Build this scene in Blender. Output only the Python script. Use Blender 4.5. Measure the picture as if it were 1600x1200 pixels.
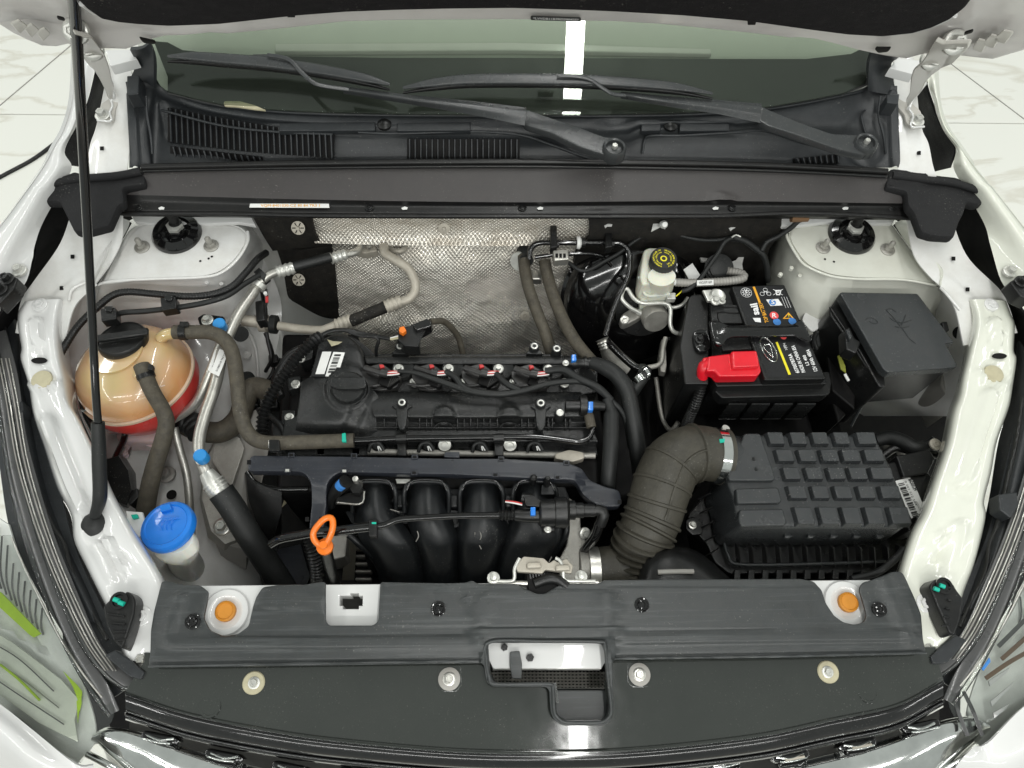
import bpy, bmesh, math, random
from mathutils import Vector, Matrix, noise
random.seed(7)
R = math.radians
for o in list(bpy.data.objects): bpy.data.objects.remove(o)
sc = bpy.context.scene
COL = sc.collection

# ---------------------------------------------------------------- camera
CAMX, CAMZ, PITCH, YAW, ROLL, FPX = -0.0812, 1.18, R(64), R(4.997), R(4.243), 1164.0
FW = Vector((math.sin(YAW)*math.cos(PITCH), math.cos(YAW)*math.cos(PITCH), -math.sin(PITCH)))
_r = FW.cross(Vector((0, 0, 1))).normalized(); _u = _r.cross(FW)
RT = _r*math.cos(ROLL) + _u*math.sin(ROLL); UP = -_r*math.sin(ROLL) + _u*math.cos(ROLL)
ORG = Vector((CAMX, 0, CAMZ))
cd = bpy.data.cameras.new("camera"); cam = bpy.data.objects.new("camera", cd); COL.objects.link(cam)
cam.matrix_world = Matrix(((RT.x, UP.x, -FW.x, ORG.x), (RT.y, UP.y, -FW.y, ORG.y), (RT.z, UP.z, -FW.z, ORG.z), (0, 0, 0, 1)))
cd.sensor_fit = 'HORIZONTAL'; cd.sensor_width = 36; cd.lens = 36*FPX/1600; cd.clip_start = .01; cd.clip_end = 60
sc.camera = cam

# ---------------------------------------------------------------- world, lamps, exposure
w = bpy.data.worlds.new("World"); sc.world = w; w.use_nodes = True
w.node_tree.nodes["Background"].inputs[0].default_value = (.93, 1, .95, 1)
w.node_tree.nodes["Background"].inputs[1].default_value = .38
def lamp(x, y, z, sx, sy, power, col=(1, 1, .97), rot=(0, 0, 0)):
    l = bpy.data.lights.new("tube_and_fill_lamp", 'AREA'); l.shape = 'RECTANGLE'; l.size = sx; l.size_y = sy
    l.energy = power; l.color = col
    o = bpy.data.objects.new("tube_and_fill_lamp", l); COL.objects.link(o); o.location = (x, y, z); o.rotation_euler = rot
for x, p in ((-3.4, 75), (.34, 70), (4.2, 75)):
    lamp(x, .6, 2.45, .085, 7.5, p)
for y, p in ((-1.75, 44), (-3.6, 30)):
    lamp(0, y, 2.3, 5.0, .13, p)  # crosswise fill lamps, added behind the camera for highlights and shading
sc.view_settings.view_transform = 'Standard'; sc.view_settings.look = 'None'
sc.view_settings.exposure = .15; sc.view_settings.gamma = 1
sc.cycles.max_bounces = 8; sc.cycles.diffuse_bounces = 3; sc.cycles.transparent_max_bounces = 12
sc.cycles.caustics_reflective = False; sc.cycles.caustics_refractive = False
sc.cycles.use_denoising = True

# ---------------------------------------------------------------- pixel of the photo -> point at its real height
def plane(Z, x, y):
    return Z if not isinstance(Z, tuple) else Z[0] + Z[1]*y + Z[2]*x
def W(px, py, Z=0.0):
    d = FW + RT*((px-800)/FPX) + UP*((600-py)/FPX)
    if isinstance(Z, tuple):
        a, b, c = Z
        s = (a + b*ORG.y + c*ORG.x - ORG.z)/(d.z - b*d.y - c*d.x)
    else:
        s = (Z-ORG.z)/d.z
    return ORG + d*s
def proj(p):
    v = p-ORG; k = v.dot(FW)
    return 800 + FPX*v.dot(RT)/k, 600 - FPX*v.dot(UP)/k
def mpp(px, py, z):                    # metres per photo pixel there
    return (W(px, py, z)-ORG).dot(FW)/FPX

# ---------------------------------------------------------------- objects
WL = {}
def base(o): return WL.get(o.name, Vector((0, 0, 0))) if o else Vector((0, 0, 0))
def finish(name, me, mat, parent, loc=None, smooth=True, ang=38, recenter=True):
    o = bpy.data.objects.new(name, me); COL.objects.link(o)
    if recenter and loc is None:
        n = len(me.vertices); c = Vector((0, 0, 0))
        if n:
            lo = Vector((min(v.co[i] for v in me.vertices) for i in range(3))); hi = Vector((max(v.co[i] for v in me.vertices) for i in range(3)))
            c = (lo+hi)/2; c.z = lo.z
        me.transform(Matrix.Translation(-c)); loc = c
    loc = loc or Vector((0, 0, 0))
    if mat and not me.materials: me.materials.append(mat)
    if smooth and len(me.polygons):
        me.polygons.foreach_set('use_smooth', [True]*len(me.polygons)); me.set_sharp_from_angle(angle=R(ang))
    o.parent = parent; o.location = loc - base(parent); WL[o.name] = Vector(loc)
    return o
def tag(o, label=None, cat=None, group=None, kind=None):
    if label: o['label'] = label
    if cat: o['category'] = cat
    if group: o['group'] = group
    if kind: o['kind'] = kind
    return o
def T(name, label, cat, px, py, z, group=None):
    o = bpy.data.objects.new(name, None); COL.objects.link(o); o.empty_display_size = .02
    p = W(px, py, z); o.location = p; WL[o.name] = p
    return tag(o, label, cat, group)
def mesh(verts, faces, name="mesh"):
    me = bpy.data.meshes.new(name); me.from_pydata([tuple(v) for v in verts], [], faces); me.update(); return me
def bm_mesh(bm, name="mesh"):
    bmesh.ops.recalc_face_normals(bm, faces=bm.faces)
    me = bpy.data.meshes.new(name); bm.to_mesh(me); bm.free(); return me

def fil(pts, r):                        # rounds the corners of an outline (r in photo pixels)
    if not r: return [tuple(p[:2]) for p in pts]
    out = []; n = len(pts)
    for i, p in enumerate(pts):
        rr = p[2] if len(p) > 2 else r
        a = Vector(pts[i-1][:2]); b = Vector(p[:2]); c = Vector(pts[(i+1) % n][:2])
        da = (a-b); dc = (c-b)
        if rr <= 0 or da.length < 1e-6 or dc.length < 1e-6: out.append(tuple(b)); continue
        ra = min(rr, da.length*.48); rc = min(rr, dc.length*.48)
        p0 = b+da.normalized()*ra; p2 = b+dc.normalized()*rc
        for k in range(5):
            t = k/4; out.append(tuple(p0*(1-t)**2 + b*2*t*(1-t) + p2*t*t))
    return out
def emb_h(px, py, emb):
    h = 0
    for e in emb:
        x0, y0, x1, y1, wd, ht = e[:6]; soft = e[6] if len(e) > 6 else wd*.5
        dx, dy = x1-x0, y1-y0; L = dx*dx+dy*dy
        t = 0 if L == 0 else max(0, min(1, ((px-x0)*dx+(py-y0)*dy)/L))
        d = math.hypot(px-x0-dx*t, py-y0-dy*t)
        if d < wd+soft:
            k = 1 if d < wd else 1-(d-wd)/soft
            k = k*k*(3-2*k); h += ht*k
    return h
def slab(name, pts, Z, th, mat, parent, bev=.0015, holes=(), r=0, cut=0, emb=(), smooth=True, hr=3):
    cu = bpy.data.curves.new("c", 'CURVE'); cu.dimensions = '2D'; cu.fill_mode = 'BOTH'
    bev = min(bev, abs(th)*.45)
    cu.extrude = abs(th)/2-bev; cu.bevel_depth = bev; cu.bevel_resolution = 1; cu.offset = -bev
    for k, lp in enumerate([pts]+list(holes)):
        q = [W(a, b, Z) for a, b in fil(lp, r if k == 0 else hr)]
        s = cu.splines.new('POLY'); s.points.add(len(q)-1)
        for i, p in enumerate(q): s.points[i].co = (p.x, p.y, 0, 1)
        s.use_cyclic_u = True
    ob = bpy.data.objects.new("c", cu); me = bpy.data.meshes.new_from_object(ob)
    bpy.data.objects.remove(ob); bpy.data.curves.remove(cu)
    bm = bmesh.new(); bm.from_mesh(me); bpy.data.meshes.remove(me)
    bmesh.ops.remove_doubles(bm, verts=bm.verts, dist=1e-6)
    if cut:
        xs = [v.co.x for v in bm.verts]; ys = [v.co.y for v in bm.verts]
        for ax, vals in ((0, xs), (1, ys)):
            k = min(vals)+cut*.51
            while k < max(vals):
                n = Vector((1, 0, 0)) if ax == 0 else Vector((0, 1, 0))
                bmesh.ops.bisect_plane(bm, geom=bm.verts[:]+bm.edges[:]+bm.faces[:], plane_co=n*k, plane_no=n, dist=1e-7)
                k += cut
    for v in bm.verts:
        zz = plane(Z, v.co.x, v.co.y)
        top = v.co.z
        v.co.z = zz + (top - abs(th)/2 if th > 0 else top + abs(th)/2)
        if emb:
            a, b = proj(Vector((v.co.x, v.co.y, zz))); v.co.z += emb_h(a, b, emb)
    me = bm_mesh(bm, name)
    o = finish(name, me, mat, parent, ang=30, smooth=smooth)
    if smooth and not cut: o.modifiers.new('wn', 'WEIGHTED_NORMAL').keep_sharp = True
    return o
def frustum(name, pts, Z, depth, mat, parent, grow=1.0, bev=.003, r=0, segs=2, shift=(0, 0), gx=None, gy=None):
    q = [W(a, b, Z) for a, b in fil(pts, r)]
    c = sum(q, Vector((0, 0, 0)))/len(q)
    lo = []
    for p in q:
        d = p-c; lo.append(Vector((c.x+d.x*(gx or grow)+shift[0], c.y+d.y*(gy or grow)+shift[1], p.z-depth)))
    bm = bmesh.new(); a = [bm.verts.new(p) for p in q]; b = [bm.verts.new(p) for p in lo]; n = len(q)
    bm.faces.new(a); bm.faces.new(b[::-1])
    for i in range(n): bm.faces.new((a[i], b[i], b[(i+1) % n], a[(i+1) % n]))
    bmesh.ops.recalc_face_normals(bm, faces=bm.faces)
    if bev:
        ed = [e for e in bm.edges if (e.verts[0] in a and e.verts[1] in a)] if r else bm.edges[:]
        bmesh.ops.bevel(bm, geom=ed, offset=bev, segments=segs, profile=.5, affect='EDGES')
    o = finish(name, bm_mesh(bm, name), mat, parent, ang=50)
    o.modifiers.new('wn', 'WEIGHTED_NORMAL').keep_sharp = True
    return o
def cr(P, t):                           # Catmull-Rom through a list of vectors, t in 0..len-1
    n = len(P); i = min(int(t), n-2); f = t-i
    p1, p2 = P[i], P[i+1]; p0 = P[i-1] if i > 0 else p1*2-p2; p3 = P[i+2] if i+2 < n else p2*2-p1
    return (p1*2 + (p2-p0)*f + (p0*2-p1*5+p2*4-p3)*f*f + (p1*3-p0-p2*3+p3)*f*f*f)*.5
def tube_mesh(P, rad, segs=12, step=.006, corr=None, closed=False, flat=1.0, dents=None):
    P = [Vector(p) for p in P]
    if closed: P = P[-1:]+P+P[:2]
    pts = []; rr = []; dist = 0
    n = len(P); t0, t1 = (1, n-2) if closed else (0, n-1)
    if corr: step = corr[0]/4
    L = sum((P[i+1]-P[i]).length for i in range(n-1))
    M = max(8, int((L/max(step, 1e-4))*1.1)); M = min(M, 1600)
    raw = [(cr(P, t0+(t1-t0)*k/(M)), t0+(t1-t0)*k/M) for k in range(M+1)]
    cum = [0]
    for a, b in zip(raw, raw[1:]): cum.append(cum[-1]+(b[0]-a[0]).length)
    tot = cum[-1]; N = max(4, int(tot/step)); j = 0; ts = []
    for k in range(N+1):
        s = tot*k/N
        while j < M-1 and cum[j+1] < s: j += 1
        f = 0 if cum[j+1] == cum[j] else (s-cum[j])/(cum[j+1]-cum[j])
        pts.append(raw[j][0].lerp(raw[j+1][0], f)); tt = raw[j][1]*(1-f)+raw[j+1][1]*f; ts.append(tt)
        if isinstance(rad, (list, tuple)):
            Rl = list(rad); i = min(int(tt), len(Rl)-2); q = Rl[i]+(Rl[i+1]-Rl[i])*(tt-i)
        else: q = rad
        if corr: q += corr[1]*math.cos(2*math.pi*s/corr[0])
        rr.append(q)
    if closed: pts = pts[:-1]; rr = rr[:-1]
    verts = []; faces = []; m = len(pts)
    tg = [((pts[(i+1) % m] if (closed or i+1 < m) else pts[i])-(pts[i-1] if (closed or i > 0) else pts[i])).normalized() for i in range(m)]
    ref = Vector((0, 0, 1)) if abs(tg[0].z) < .9 else Vector((1, 0, 0))
    nrm = (ref - tg[0]*ref.dot(tg[0])).normalized()
    for i in range(m):
        nrm = (nrm - tg[i]*nrm.dot(tg[i]))
        nrm = nrm.normalized() if nrm.length > 1e-6 else Vector((1, 0, 0))
        bn = tg[i].cross(nrm)
        for k in range(segs):
            a = 2*math.pi*k/segs
            verts.append(pts[i]+nrm*math.cos(a)*rr[i]*flat+bn*math.sin(a)*rr[i])
    for i in range(m if closed else m-1):
        for k in range(segs):
            a = i*segs+k; b = i*segs+(k+1) % segs; c = ((i+1) % m)*segs+(k+1) % segs; d = ((i+1) % m)*segs+k
            faces.append((a, b, c, d))
    if not closed:
        faces.append(tuple(range(segs))[::-1]); faces.append(tuple((m-1)*segs+k for k in range(segs)))
    return verts, faces
def tube(name, pts, rad, mat, parent=None, segs=12, step=.006, corr=None, closed=False, flat=1.0, world=False):
    P = [Vector(p) for p in pts] if world else [W(*p) for p in pts]
    v, f = tube_mesh(P, rad, segs, step, corr, closed, flat)
    return finish(name, mesh(v, f, name), mat, parent, ang=60)
def axmat(axis):
    z = Vector(axis).normalized(); x = Vector((1, 0, 0)); x = (x-z*x.dot(z)); x = x.normalized() if x.length > .05 else Vector((0, 1, 0)); y = z.cross(x)
    return Matrix(((x.x, y.x, z.x), (x.y, y.y, z.y), (x.z, y.z, z.z)))
def lathe(name, at, prof, mat, parent=None, axis=(0, 0, 1), segs=32, wob=None):
    p = at if isinstance(at, Vector) else W(*at)
    m = axmat(axis); v = []; f = []
    for r, h in prof:
        for k in range(segs):
            a = 2*math.pi*k/segs; rr = r*(1+(wob(a, r, h) if wob else 0))
            v.append(p+m@Vector((math.cos(a)*rr, math.sin(a)*rr, h)))
    n = len(prof)
    for i in range(n-1):
        for k in range(segs):
            f.append((i*segs+k, i*segs+(k+1) % segs, (i+1)*segs+(k+1) % segs, (i+1)*segs+k))
    f.append(tuple(range(segs))[::-1]); f.append(tuple((n-1)*segs+k for k in range(segs)))
    me = mesh(v, f, name)
    bm = bmesh.new(); bm.from_mesh(me); bm.normal_update(); bmesh.ops.remove_doubles(bm, verts=bm.verts, dist=1e-6)
    return finish(name, bm_mesh(bm, name), mat, parent, ang=35)
def patch(name, rows, mat, parent=None, nu=24, nv=24, th=.002, emb=(), fn=None, world=False, cull=None):
    G = [[(Vector(p) if world else W(*p)) for p in r] for r in rows]
    v = []; f = []
    for j in range(nv+1):
        tv = (len(G)-1)*j/nv
        for i in range(nu+1):
            tu = (len(G[0])-1)*i/nu
            v.append(cr([cr(r, tu) for r in G], tv))
    if emb or fn:
        for k, p in enumerate(v):
            a, b = proj(p); h = emb_h(a, b, emb) if emb else 0
            if fn: h += fn(a, b)
            v[k] = p+Vector((0, 0, h))
    s = nu+1
    for j in range(nv):
        for i in range(nu):
            if cull and cull(*proj((v[j*s+i]+v[(j+1)*s+i+1])/2)): continue
            f.append((j*s+i, j*s+i+1, (j+1)*s+i+1, (j+1)*s+i))
    me = mesh(v, f, name); bm = bmesh.new(); bm.from_mesh(me)
    if th:
        bm.normal_update()
        top = sum((fc.normal.z for fc in bm.faces)) > 0
        if not top: bmesh.ops.reverse_faces(bm, faces=bm.faces)
        bm.normal_update()
        nv_ = {vt: bm.verts.new(vt.co-vt.normal*th) for vt in bm.verts[:]}
        bnd = [e for e in bm.edges if e.is_boundary]
        for fc in bm.faces[:]: bm.faces.new([nv_[x] for x in fc.verts][::-1])
        for e in bnd:
            a, b = e.verts; bm.faces.new((a, b, nv_[b], nv_[a]))
    return finish(name, bm_mesh(bm, name), mat, parent, ang=50)
def loft(name, rings, mat, parent=None, cap=True, world=False, ang=40):
    G = [[(Vector(p) if world else W(*p)) for p in r] for r in rings]; n = len(G[0]); v = [p for r in G for p in r]; f = []
    for i in range(len(G)-1):
        for k in range(n): f.append((i*n+k, i*n+(k+1) % n, (i+1)*n+(k+1) % n, (i+1)*n+k))
    if cap: f.append(tuple(range(n))[::-1]); f.append(tuple((len(G)-1)*n+k for k in range(n)))
    bm = bmesh.new(); me = mesh(v, f, name); bm.from_mesh(me)
    return finish(name, bm_mesh(bm, name), mat, parent, ang=ang)
def box(name, a, b, wd, ht, mat, parent=None, bev=.001, up=(0, 0, 1)):   # bar between two world points
    a = Vector(a); b = Vector(b); d = (b-a); L = d.length; d.normalize(); u = Vector(up); s = d.cross(u).normalized(); u = s.cross(d)
    bm = bmesh.new(); vs = []
    for t in (a, b):
        for x, y in ((-1, -1), (1, -1), (1, 1), (-1, 1)): vs.append(bm.verts.new(t+s*x*wd/2+u*y*ht/2))
    for q in ((0, 1, 2, 3), (7, 6, 5, 4), (0, 4, 5, 1), (1, 5, 6, 2), (2, 6, 7, 3), (3, 7, 4, 0)): bm.faces.new([vs[i] for i in q])
    bmesh.ops.recalc_face_normals(bm, faces=bm.faces)
    if bev: bmesh.ops.bevel(bm, geom=bm.edges[:], offset=bev, segments=1, affect='EDGES')
    return finish(name, bm_mesh(bm, name), mat, parent)
# shared bolts: flange + hex head, clips
CACHE = {}
def stock(key, prof, segs, mat, hexfrom=None):
    if key in CACHE: return CACHE[key]
    v = []; f = []; n = len(prof)
    for i, (r, h) in enumerate(prof):
        for k in range(segs):
            a = 2*math.pi*k/segs; rr = r
            if hexfrom is not None and i >= hexfrom:
                q = (a % (math.pi/3))-math.pi/6; rr = r*math.cos(math.pi/6)/math.cos(q)
            v.append((math.cos(a)*rr, math.sin(a)*rr, h))
    for i in range(n-1):
        for k in range(segs): f.append((i*segs+k, i*segs+(k+1) % segs, (i+1)*segs+(k+1) % segs, (i+1)*segs+k))
    f.append(tuple((n-1)*segs+k for k in range(segs)))
    me = mesh(v, f, key); me.materials.append(mat)
    me.polygons.foreach_set('use_smooth', [True]*len(me.polygons)); me.set_sharp_from_angle(angle=R(35))
    CACHE[key] = me; return me
def put(name, me, px, py, z, parent, s=1.0, axis=(0, 0, 1), rot=0):
    p = px if isinstance(px, Vector) else W(px, py, z)
    o = bpy.data.objects.new(name, me); COL.objects.link(o)
    o.parent = parent; o.location = p-base(parent); WL[o.name] = p
    m = axmat(axis).to_4x4() @ Matrix.Rotation(rot, 4, 'Z'); o.rotation_euler = m.to_euler(); o.scale = (s, s, s)
    return o
def bolt(px, py, z, parent, r=.008, mat=None, axis=(0, 0, 1), name='bolt', tall=.7, fl=1.0):
    mat = mat or M['steel']
    me = stock('bolt_'+mat.name+str(tall)+str(fl), [(1.0*fl, -.3), (1.0*fl, .08), (.92*fl, .14), (.66, .17), (.62, .17), (.62, .17+tall*.8), (.55, .17+tall), (.34, .17+tall), (.3, .05+tall), (.02, .05+tall)], 24, mat, 4)
    return put(name, me, px, py, z, parent, r, axis, random.random()*2)
def clip(px, py, z, parent, r=.009, mat=None, name='clip'):
    mat = mat or M['gloss']
    me = stock('clip_'+mat.name, [(1, -.2), (1, .06), (.9, .12), (.78, .1), (.74, .04), (.66, .04), (.6, .2), (.42, .26), (.36, .14), (.2, .14), (.16, .28), (.02, .28)], 20, mat)
    return put(name, me, px, py, z, parent, r, (0, 0, 1), random.random()*2)
# flat print on a surface: p0 = start of baseline, p1 = end of baseline, pu = top above p0 (photo pixels on plane Z)
def affine(me, w_, h_, p0, p1, pu, Z, lift):
    a = W(p0[0], p0[1], Z); u = W(p1[0], p1[1], Z)-a; v = W(pu[0], pu[1], Z)-a
    n = u.cross(v).normalized()
    if n.dot(ORG-a) < 0: n = -n
    for vt in me.vertices:
        vt.co = a+u*(vt.co.x/w_)+v*(vt.co.y/h_)+n*lift
def text(name, s, p0, p1, pu, Z, mat, parent, lift=.0004, bold=0):
    cu = bpy.data.curves.new("t", 'FONT'); cu.body = s; cu.size = 1; cu.offset = bold; cu.resolution_u = 2
    ob = bpy.data.objects.new("t", cu); me = bpy.data.meshes.new_from_object(ob)
    bpy.data.objects.remove(ob); bpy.data.curves.remove(cu)
    if not len(me.vertices): return None
    x0 = min(v.co.x for v in me.vertices); x1 = max(v.co.x for v in me.vertices)
    for v in me.vertices: v.co.x -= x0
    affine(me, x1-x0, .73, p0, p1, pu, Z, lift)
    return finish(name, me, mat, parent, smooth=False)
def quad(name, pts, Z, mat, parent, lift=.0003, th=.0004):
    q = [W(a, b, Z)+Vector((0, 0, lift)) for a, b in pts]; n = len(q)
    v = q+[p-Vector((0, 0, th)) for p in q]
    f = [tuple(range(n)), tuple(range(n, 2*n))[::-1]]+[(i, i+n, (i+1) % n+n, (i+1) % n) for i in range(n)]
    return finish(name, mesh(v, f, name), mat, parent, smooth=False)
def barcode(name, p0, p1, pu, Z, mat, parent, n=40, lift=.0007, seed=3):
    rnd = random.Random(seed); v = []; f = []; x = 0  # darker than the lid: shade on the front face is put into the colour
    xs = []
    while x < n:
        w_ = rnd.choice((1, 1, 2, 3)); xs.append((x, min(n, x+w_))); x += w_+rnd.choice((1, 1, 2))
    for a, b in xs:
        k = len(v); v += [(a, 0, 0), (b, 0, 0), (b, 1, 0), (a, 1, 0)]; f.append((k, k+1, k+2, k+3))
    me = mesh(v, f, name); affine(me, n, 1, p0, p1, pu, Z, lift)
    return finish(name, me, mat, parent, smooth=False)

# ---------------------------------------------------------------- materials
M = {}
def mat(name, col, rough=.5, metal=0, coat=0, bump=0, bscale=400, dust=0, dcol=(.16, .14, .11), dscale=18, rvar=.12, scratch=0, spec=.5, sss=0, trans=0, alpha=1, var=.12, crough=.06, stretch=None, speck=None):
    if speck is None: speck = (.12 if name in ('plate', 'gloss') else .3) if max(col) < .12 and name not in ('print_black', 'deep', 'label_black', 'frit') else 0
    m = bpy.data.materials.new(name); m.use_nodes = True; nt = m.node_tree; N = nt.nodes; L = nt.links
    b = N["Principled BSDF"]; g = N.new("ShaderNodeNewGeometry")
    b.inputs['Metallic'].default_value = metal; b.inputs['Coat Weight'].default_value = coat; b.inputs['Coat Roughness'].default_value = crough
    b.inputs['Specular IOR Level'].default_value = spec; b.inputs['Transmission Weight'].default_value = trans; b.inputs['Alpha'].default_value = alpha
    if sss:
        b.inputs['Subsurface Weight'].default_value = sss; b.inputs['Subsurface Radius'].default_value = (.02, .012, .006); b.inputs['Subsurface Scale'].default_value = 1
    n1 = N.new("ShaderNodeTexNoise"); n1.inputs['Scale'].default_value = dscale; n1.inputs['Detail'].default_value = 8; n1.inputs['Roughness'].default_value = .62
    pos = g.outputs['Position']
    L.new(pos, n1.inputs['Vector'])
    cr_ = N.new("ShaderNodeMapRange"); cr_.inputs[1].default_value = .3; cr_.inputs[2].default_value = .72; L.new(n1.outputs[0], cr_.inputs[0])
    # tone variation + dust
    mx = N.new("ShaderNodeMix"); mx.data_type = 'RGBA'
    c = Vector(col)
    mx.inputs['A'].default_value = (*(c*(1-var)), 1); mx.inputs['B'].default_value = (*(c*(1+var)), 1)
    L.new(cr_.outputs[0], mx.inputs['Factor']); out = mx.outputs['Result']
    if dust:
        n2 = N.new("ShaderNodeTexNoise"); n2.inputs['Scale'].default_value = dscale*3.1; n2.inputs['Detail'].default_value = 10; n2.inputs['Roughness'].default_value = .7
        L.new(pos, n2.inputs['Vector'])
        sx = N.new("ShaderNodeSeparateXYZ"); L.new(g.outputs['Normal'], sx.inputs[0])
        m1 = N.new("ShaderNodeMath"); m1.operation = 'MULTIPLY_ADD'; m1.inputs[1].default_value = .3; m1.inputs[2].default_value = .7; L.new(sx.outputs[2], m1.inputs[0])
        m2 = N.new("ShaderNodeMapRange"); m2.inputs[1].default_value = .35; m2.inputs[2].default_value = .75; m2.inputs[4].default_value = dust; L.new(n2.outputs[0], m2.inputs[0])
        m3 = N.new("ShaderNodeMath"); m3.operation = 'MULTIPLY'; m3.use_clamp = True; L.new(m1.outputs[0], m3.inputs[0]); L.new(m2.outputs[0], m3.inputs[1])
        mx2 = N.new("ShaderNodeMix"); mx2.data_type = 'RGBA'; mx2.inputs['B'].default_value = (*dcol, 1)
        L.new(out, mx2.inputs['A']); L.new(m3.outputs[0], mx2.inputs['Factor']); out = mx2.outputs['Result']
    rsrc = None
    if scratch:
        mp = N.new("ShaderNodeMapping"); mp.inputs['Scale'].default_value = stretch or (6, 160, 160); L.new(pos, mp.inputs['Vector'])
        n3 = N.new("ShaderNodeTexNoise"); n3.inputs['Scale'].default_value = 1; n3.inputs['Detail'].default_value = 6; n3.inputs['Roughness'].default_value = .7
        L.new(mp.outputs[0], n3.inputs['Vector'])
        m4 = N.new("ShaderNodeMapRange"); m4.inputs[1].default_value = .52; m4.inputs[2].default_value = .75; m4.inputs[4].default_value = scratch; L.new(n3.outputs[0], m4.inputs[0])
        mx3 = N.new("ShaderNodeMix"); mx3.data_type = 'RGBA'; mx3.inputs['B'].default_value = (*(c*2.2+Vector((.03, .03, .03))), 1)
        L.new(out, mx3.inputs['A']); L.new(m4.outputs[0], mx3.inputs['Factor']); out = mx3.outputs['Result']
    if speck:
        n4 = N.new("ShaderNodeTexNoise"); n4.inputs['Scale'].default_value = 330; n4.inputs['Detail'].default_value = 2.5; L.new(pos, n4.inputs['Vector'])
        n5 = N.new("ShaderNodeTexNoise"); n5.inputs['Scale'].default_value = 11; n5.inputs['Detail'].default_value = 3; L.new(pos, n5.inputs['Vector'])
        ad = N.new("ShaderNodeMath"); ad.operation = 'MULTIPLY_ADD'; ad.inputs[1].default_value = .35; L.new(n5.outputs[0], ad.inputs[0]); L.new(n4.outputs[0], ad.inputs[2])
        m6 = N.new("ShaderNodeMapRange"); m6.inputs[1].default_value = .865; m6.inputs[2].default_value = .94; m6.inputs[4].default_value = speck; L.new(ad.outputs[0], m6.inputs[0])
        mx5 = N.new("ShaderNodeMix"); mx5.data_type = 'RGBA'; mx5.inputs['B'].default_value = (.32, .31, .28, 1)
        L.new(out, mx5.inputs['A']); L.new(m6.outputs[0], mx5.inputs['Factor']); out = mx5.outputs['Result']
    L.new(out, b.inputs['Base Color'])
    rm = N.new("ShaderNodeMapRange"); rm.inputs[3].default_value = max(.02, rough-rvar*rough*1.5); rm.inputs[4].default_value = min(1, rough+rvar*rough*1.5)
    L.new(cr_.outputs[0], rm.inputs[0]); L.new(rm.outputs[0], b.inputs['Roughness'])
    if bump:
        nb = N.new("ShaderNodeTexNoise"); nb.inputs['Scale'].default_value = bscale; nb.inputs['Detail'].default_value = 3; L.new(pos, nb.inputs['Vector'])
        bp = N.new("ShaderNodeBump"); bp.inputs['Strength'].default_value = bump; bp.inputs['Distance'].default_value = .001
        L.new(nb.outputs[0], bp.inputs['Height']); L.new(bp.outputs[0], b.inputs['Normal'])
    M[name] = m; return m
mat('black', (.007, .0075, .008), .32, bump=.25, bscale=900, dust=.05, var=.2, scratch=.05, spec=.4)
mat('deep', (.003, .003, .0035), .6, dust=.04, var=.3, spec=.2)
mat('cover', (.034, .038, .039), .36, bump=.3, bscale=1100, dust=.07, var=.10, scratch=.6, stretch=(5, 130, 130))
mat('airbox', (.026, .029, .031), .25, bump=.45, bscale=1500, dust=.05, var=.06, scratch=.0)
mat('duct', (.020, .023, .031), .32, bump=.2, bscale=900, dust=.06, var=.12, scratch=.3)
mat('engine', (.0145, .0155, .016), .27, bump=.3, bscale=1200, dust=.05, spec=.4, var=.15, scratch=.06)
mat('manifold', (.010, .0115, .013), .34, bump=.35, bscale=700, dust=.03, spec=.4, var=.2)
mat('cowl', (.018, .020, .022), .40, bump=.3, bscale=1000, dust=.12, dcol=(.10, .11, .12), var=.15, scratch=.12, spec=.45)
mat('seal', (.038, .034, .034), .42, bump=.35, bscale=1600, dust=.06, var=.08, scratch=.06)
mat('seal_dark', (.006, .006, .0065), .36, dust=.05, spec=.4)
mat('foam', (.014, .014, .015), .8, bump=1, bscale=500, dust=.2, dcol=(.03, .03, .03), spec=.3)
mat('felt', (.007, .006, .007), .9, bump=1, bscale=900, dust=.5, dcol=(.028, .026, .028), dscale=60, spec=.2)
mat('mat_black', (.008, .0075, .007), .7, bump=.8, bscale=600, dust=.4, dcol=(.06, .052, .04), spec=.3)
mat('gloss', (.004, .004, .0045), .12, coat=.6, rvar=.3, dust=.03)
mat('plate', (.024, .027, .024), .10, coat=1, crough=.03, rvar=.2, bump=1, bscale=9, dust=.12, dcol=(.06, .062, .055), dscale=5)
mat('rubber', (.010, .011, .011), .5, bump=.4, bscale=500, dust=.25, dcol=(.04, .04, .038), spec=.4)
mat('hose', (.050, .043, .032), .7, bump=1, bscale=260, dust=.75, dcol=(.12, .105, .075), dscale=25, var=.25)
mat('intake_hose', (.036, .033, .025), .55, bump=.6, bscale=300, dust=.45, dcol=(.085, .077, .056), dscale=25, var=.2)
mat('belt', (.10, .095, .075), .8, dust=.5)
mat('paint', (.67, .67, .66), .35, coat=1, crough=.03, var=.02, rvar=.05)
mat('paint_inner', (.76, .76, .745), .38, coat=.6, crough=.08, var=.06, dust=.35, dcol=(.40, .36, .29), dscale=6)
mat('paint_reflected_green', (.68, .69, .61), .35, coat=1, crough=.04, var=.03)  # white body paint with a greenish reflection put into its colour
mat('tower_reflected_green', (.64, .645, .58), .36, coat=.6, crough=.08, var=.05, dust=.25, dcol=(.36, .33, .25), dscale=6)  # white tower paint; the green of reflections is mixed into the base colour
mat('tag_yellow', (.30, .32, .05), .5, dust=.3)
mat('hood_inner', (.66, .635, .62), .4, coat=.5, crough=.12, var=.04)
mat('hinge', (.52, .50, .46), .42, coat=.4, var=.05)
mat('steel', (.62, .61, .57), .33, metal=.85, dust=.2, dcol=(.3, .27, .22), dscale=90)
mat('zinc', (.66, .66, .62), .35, metal=.55, dust=.2, dscale=60)
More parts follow.
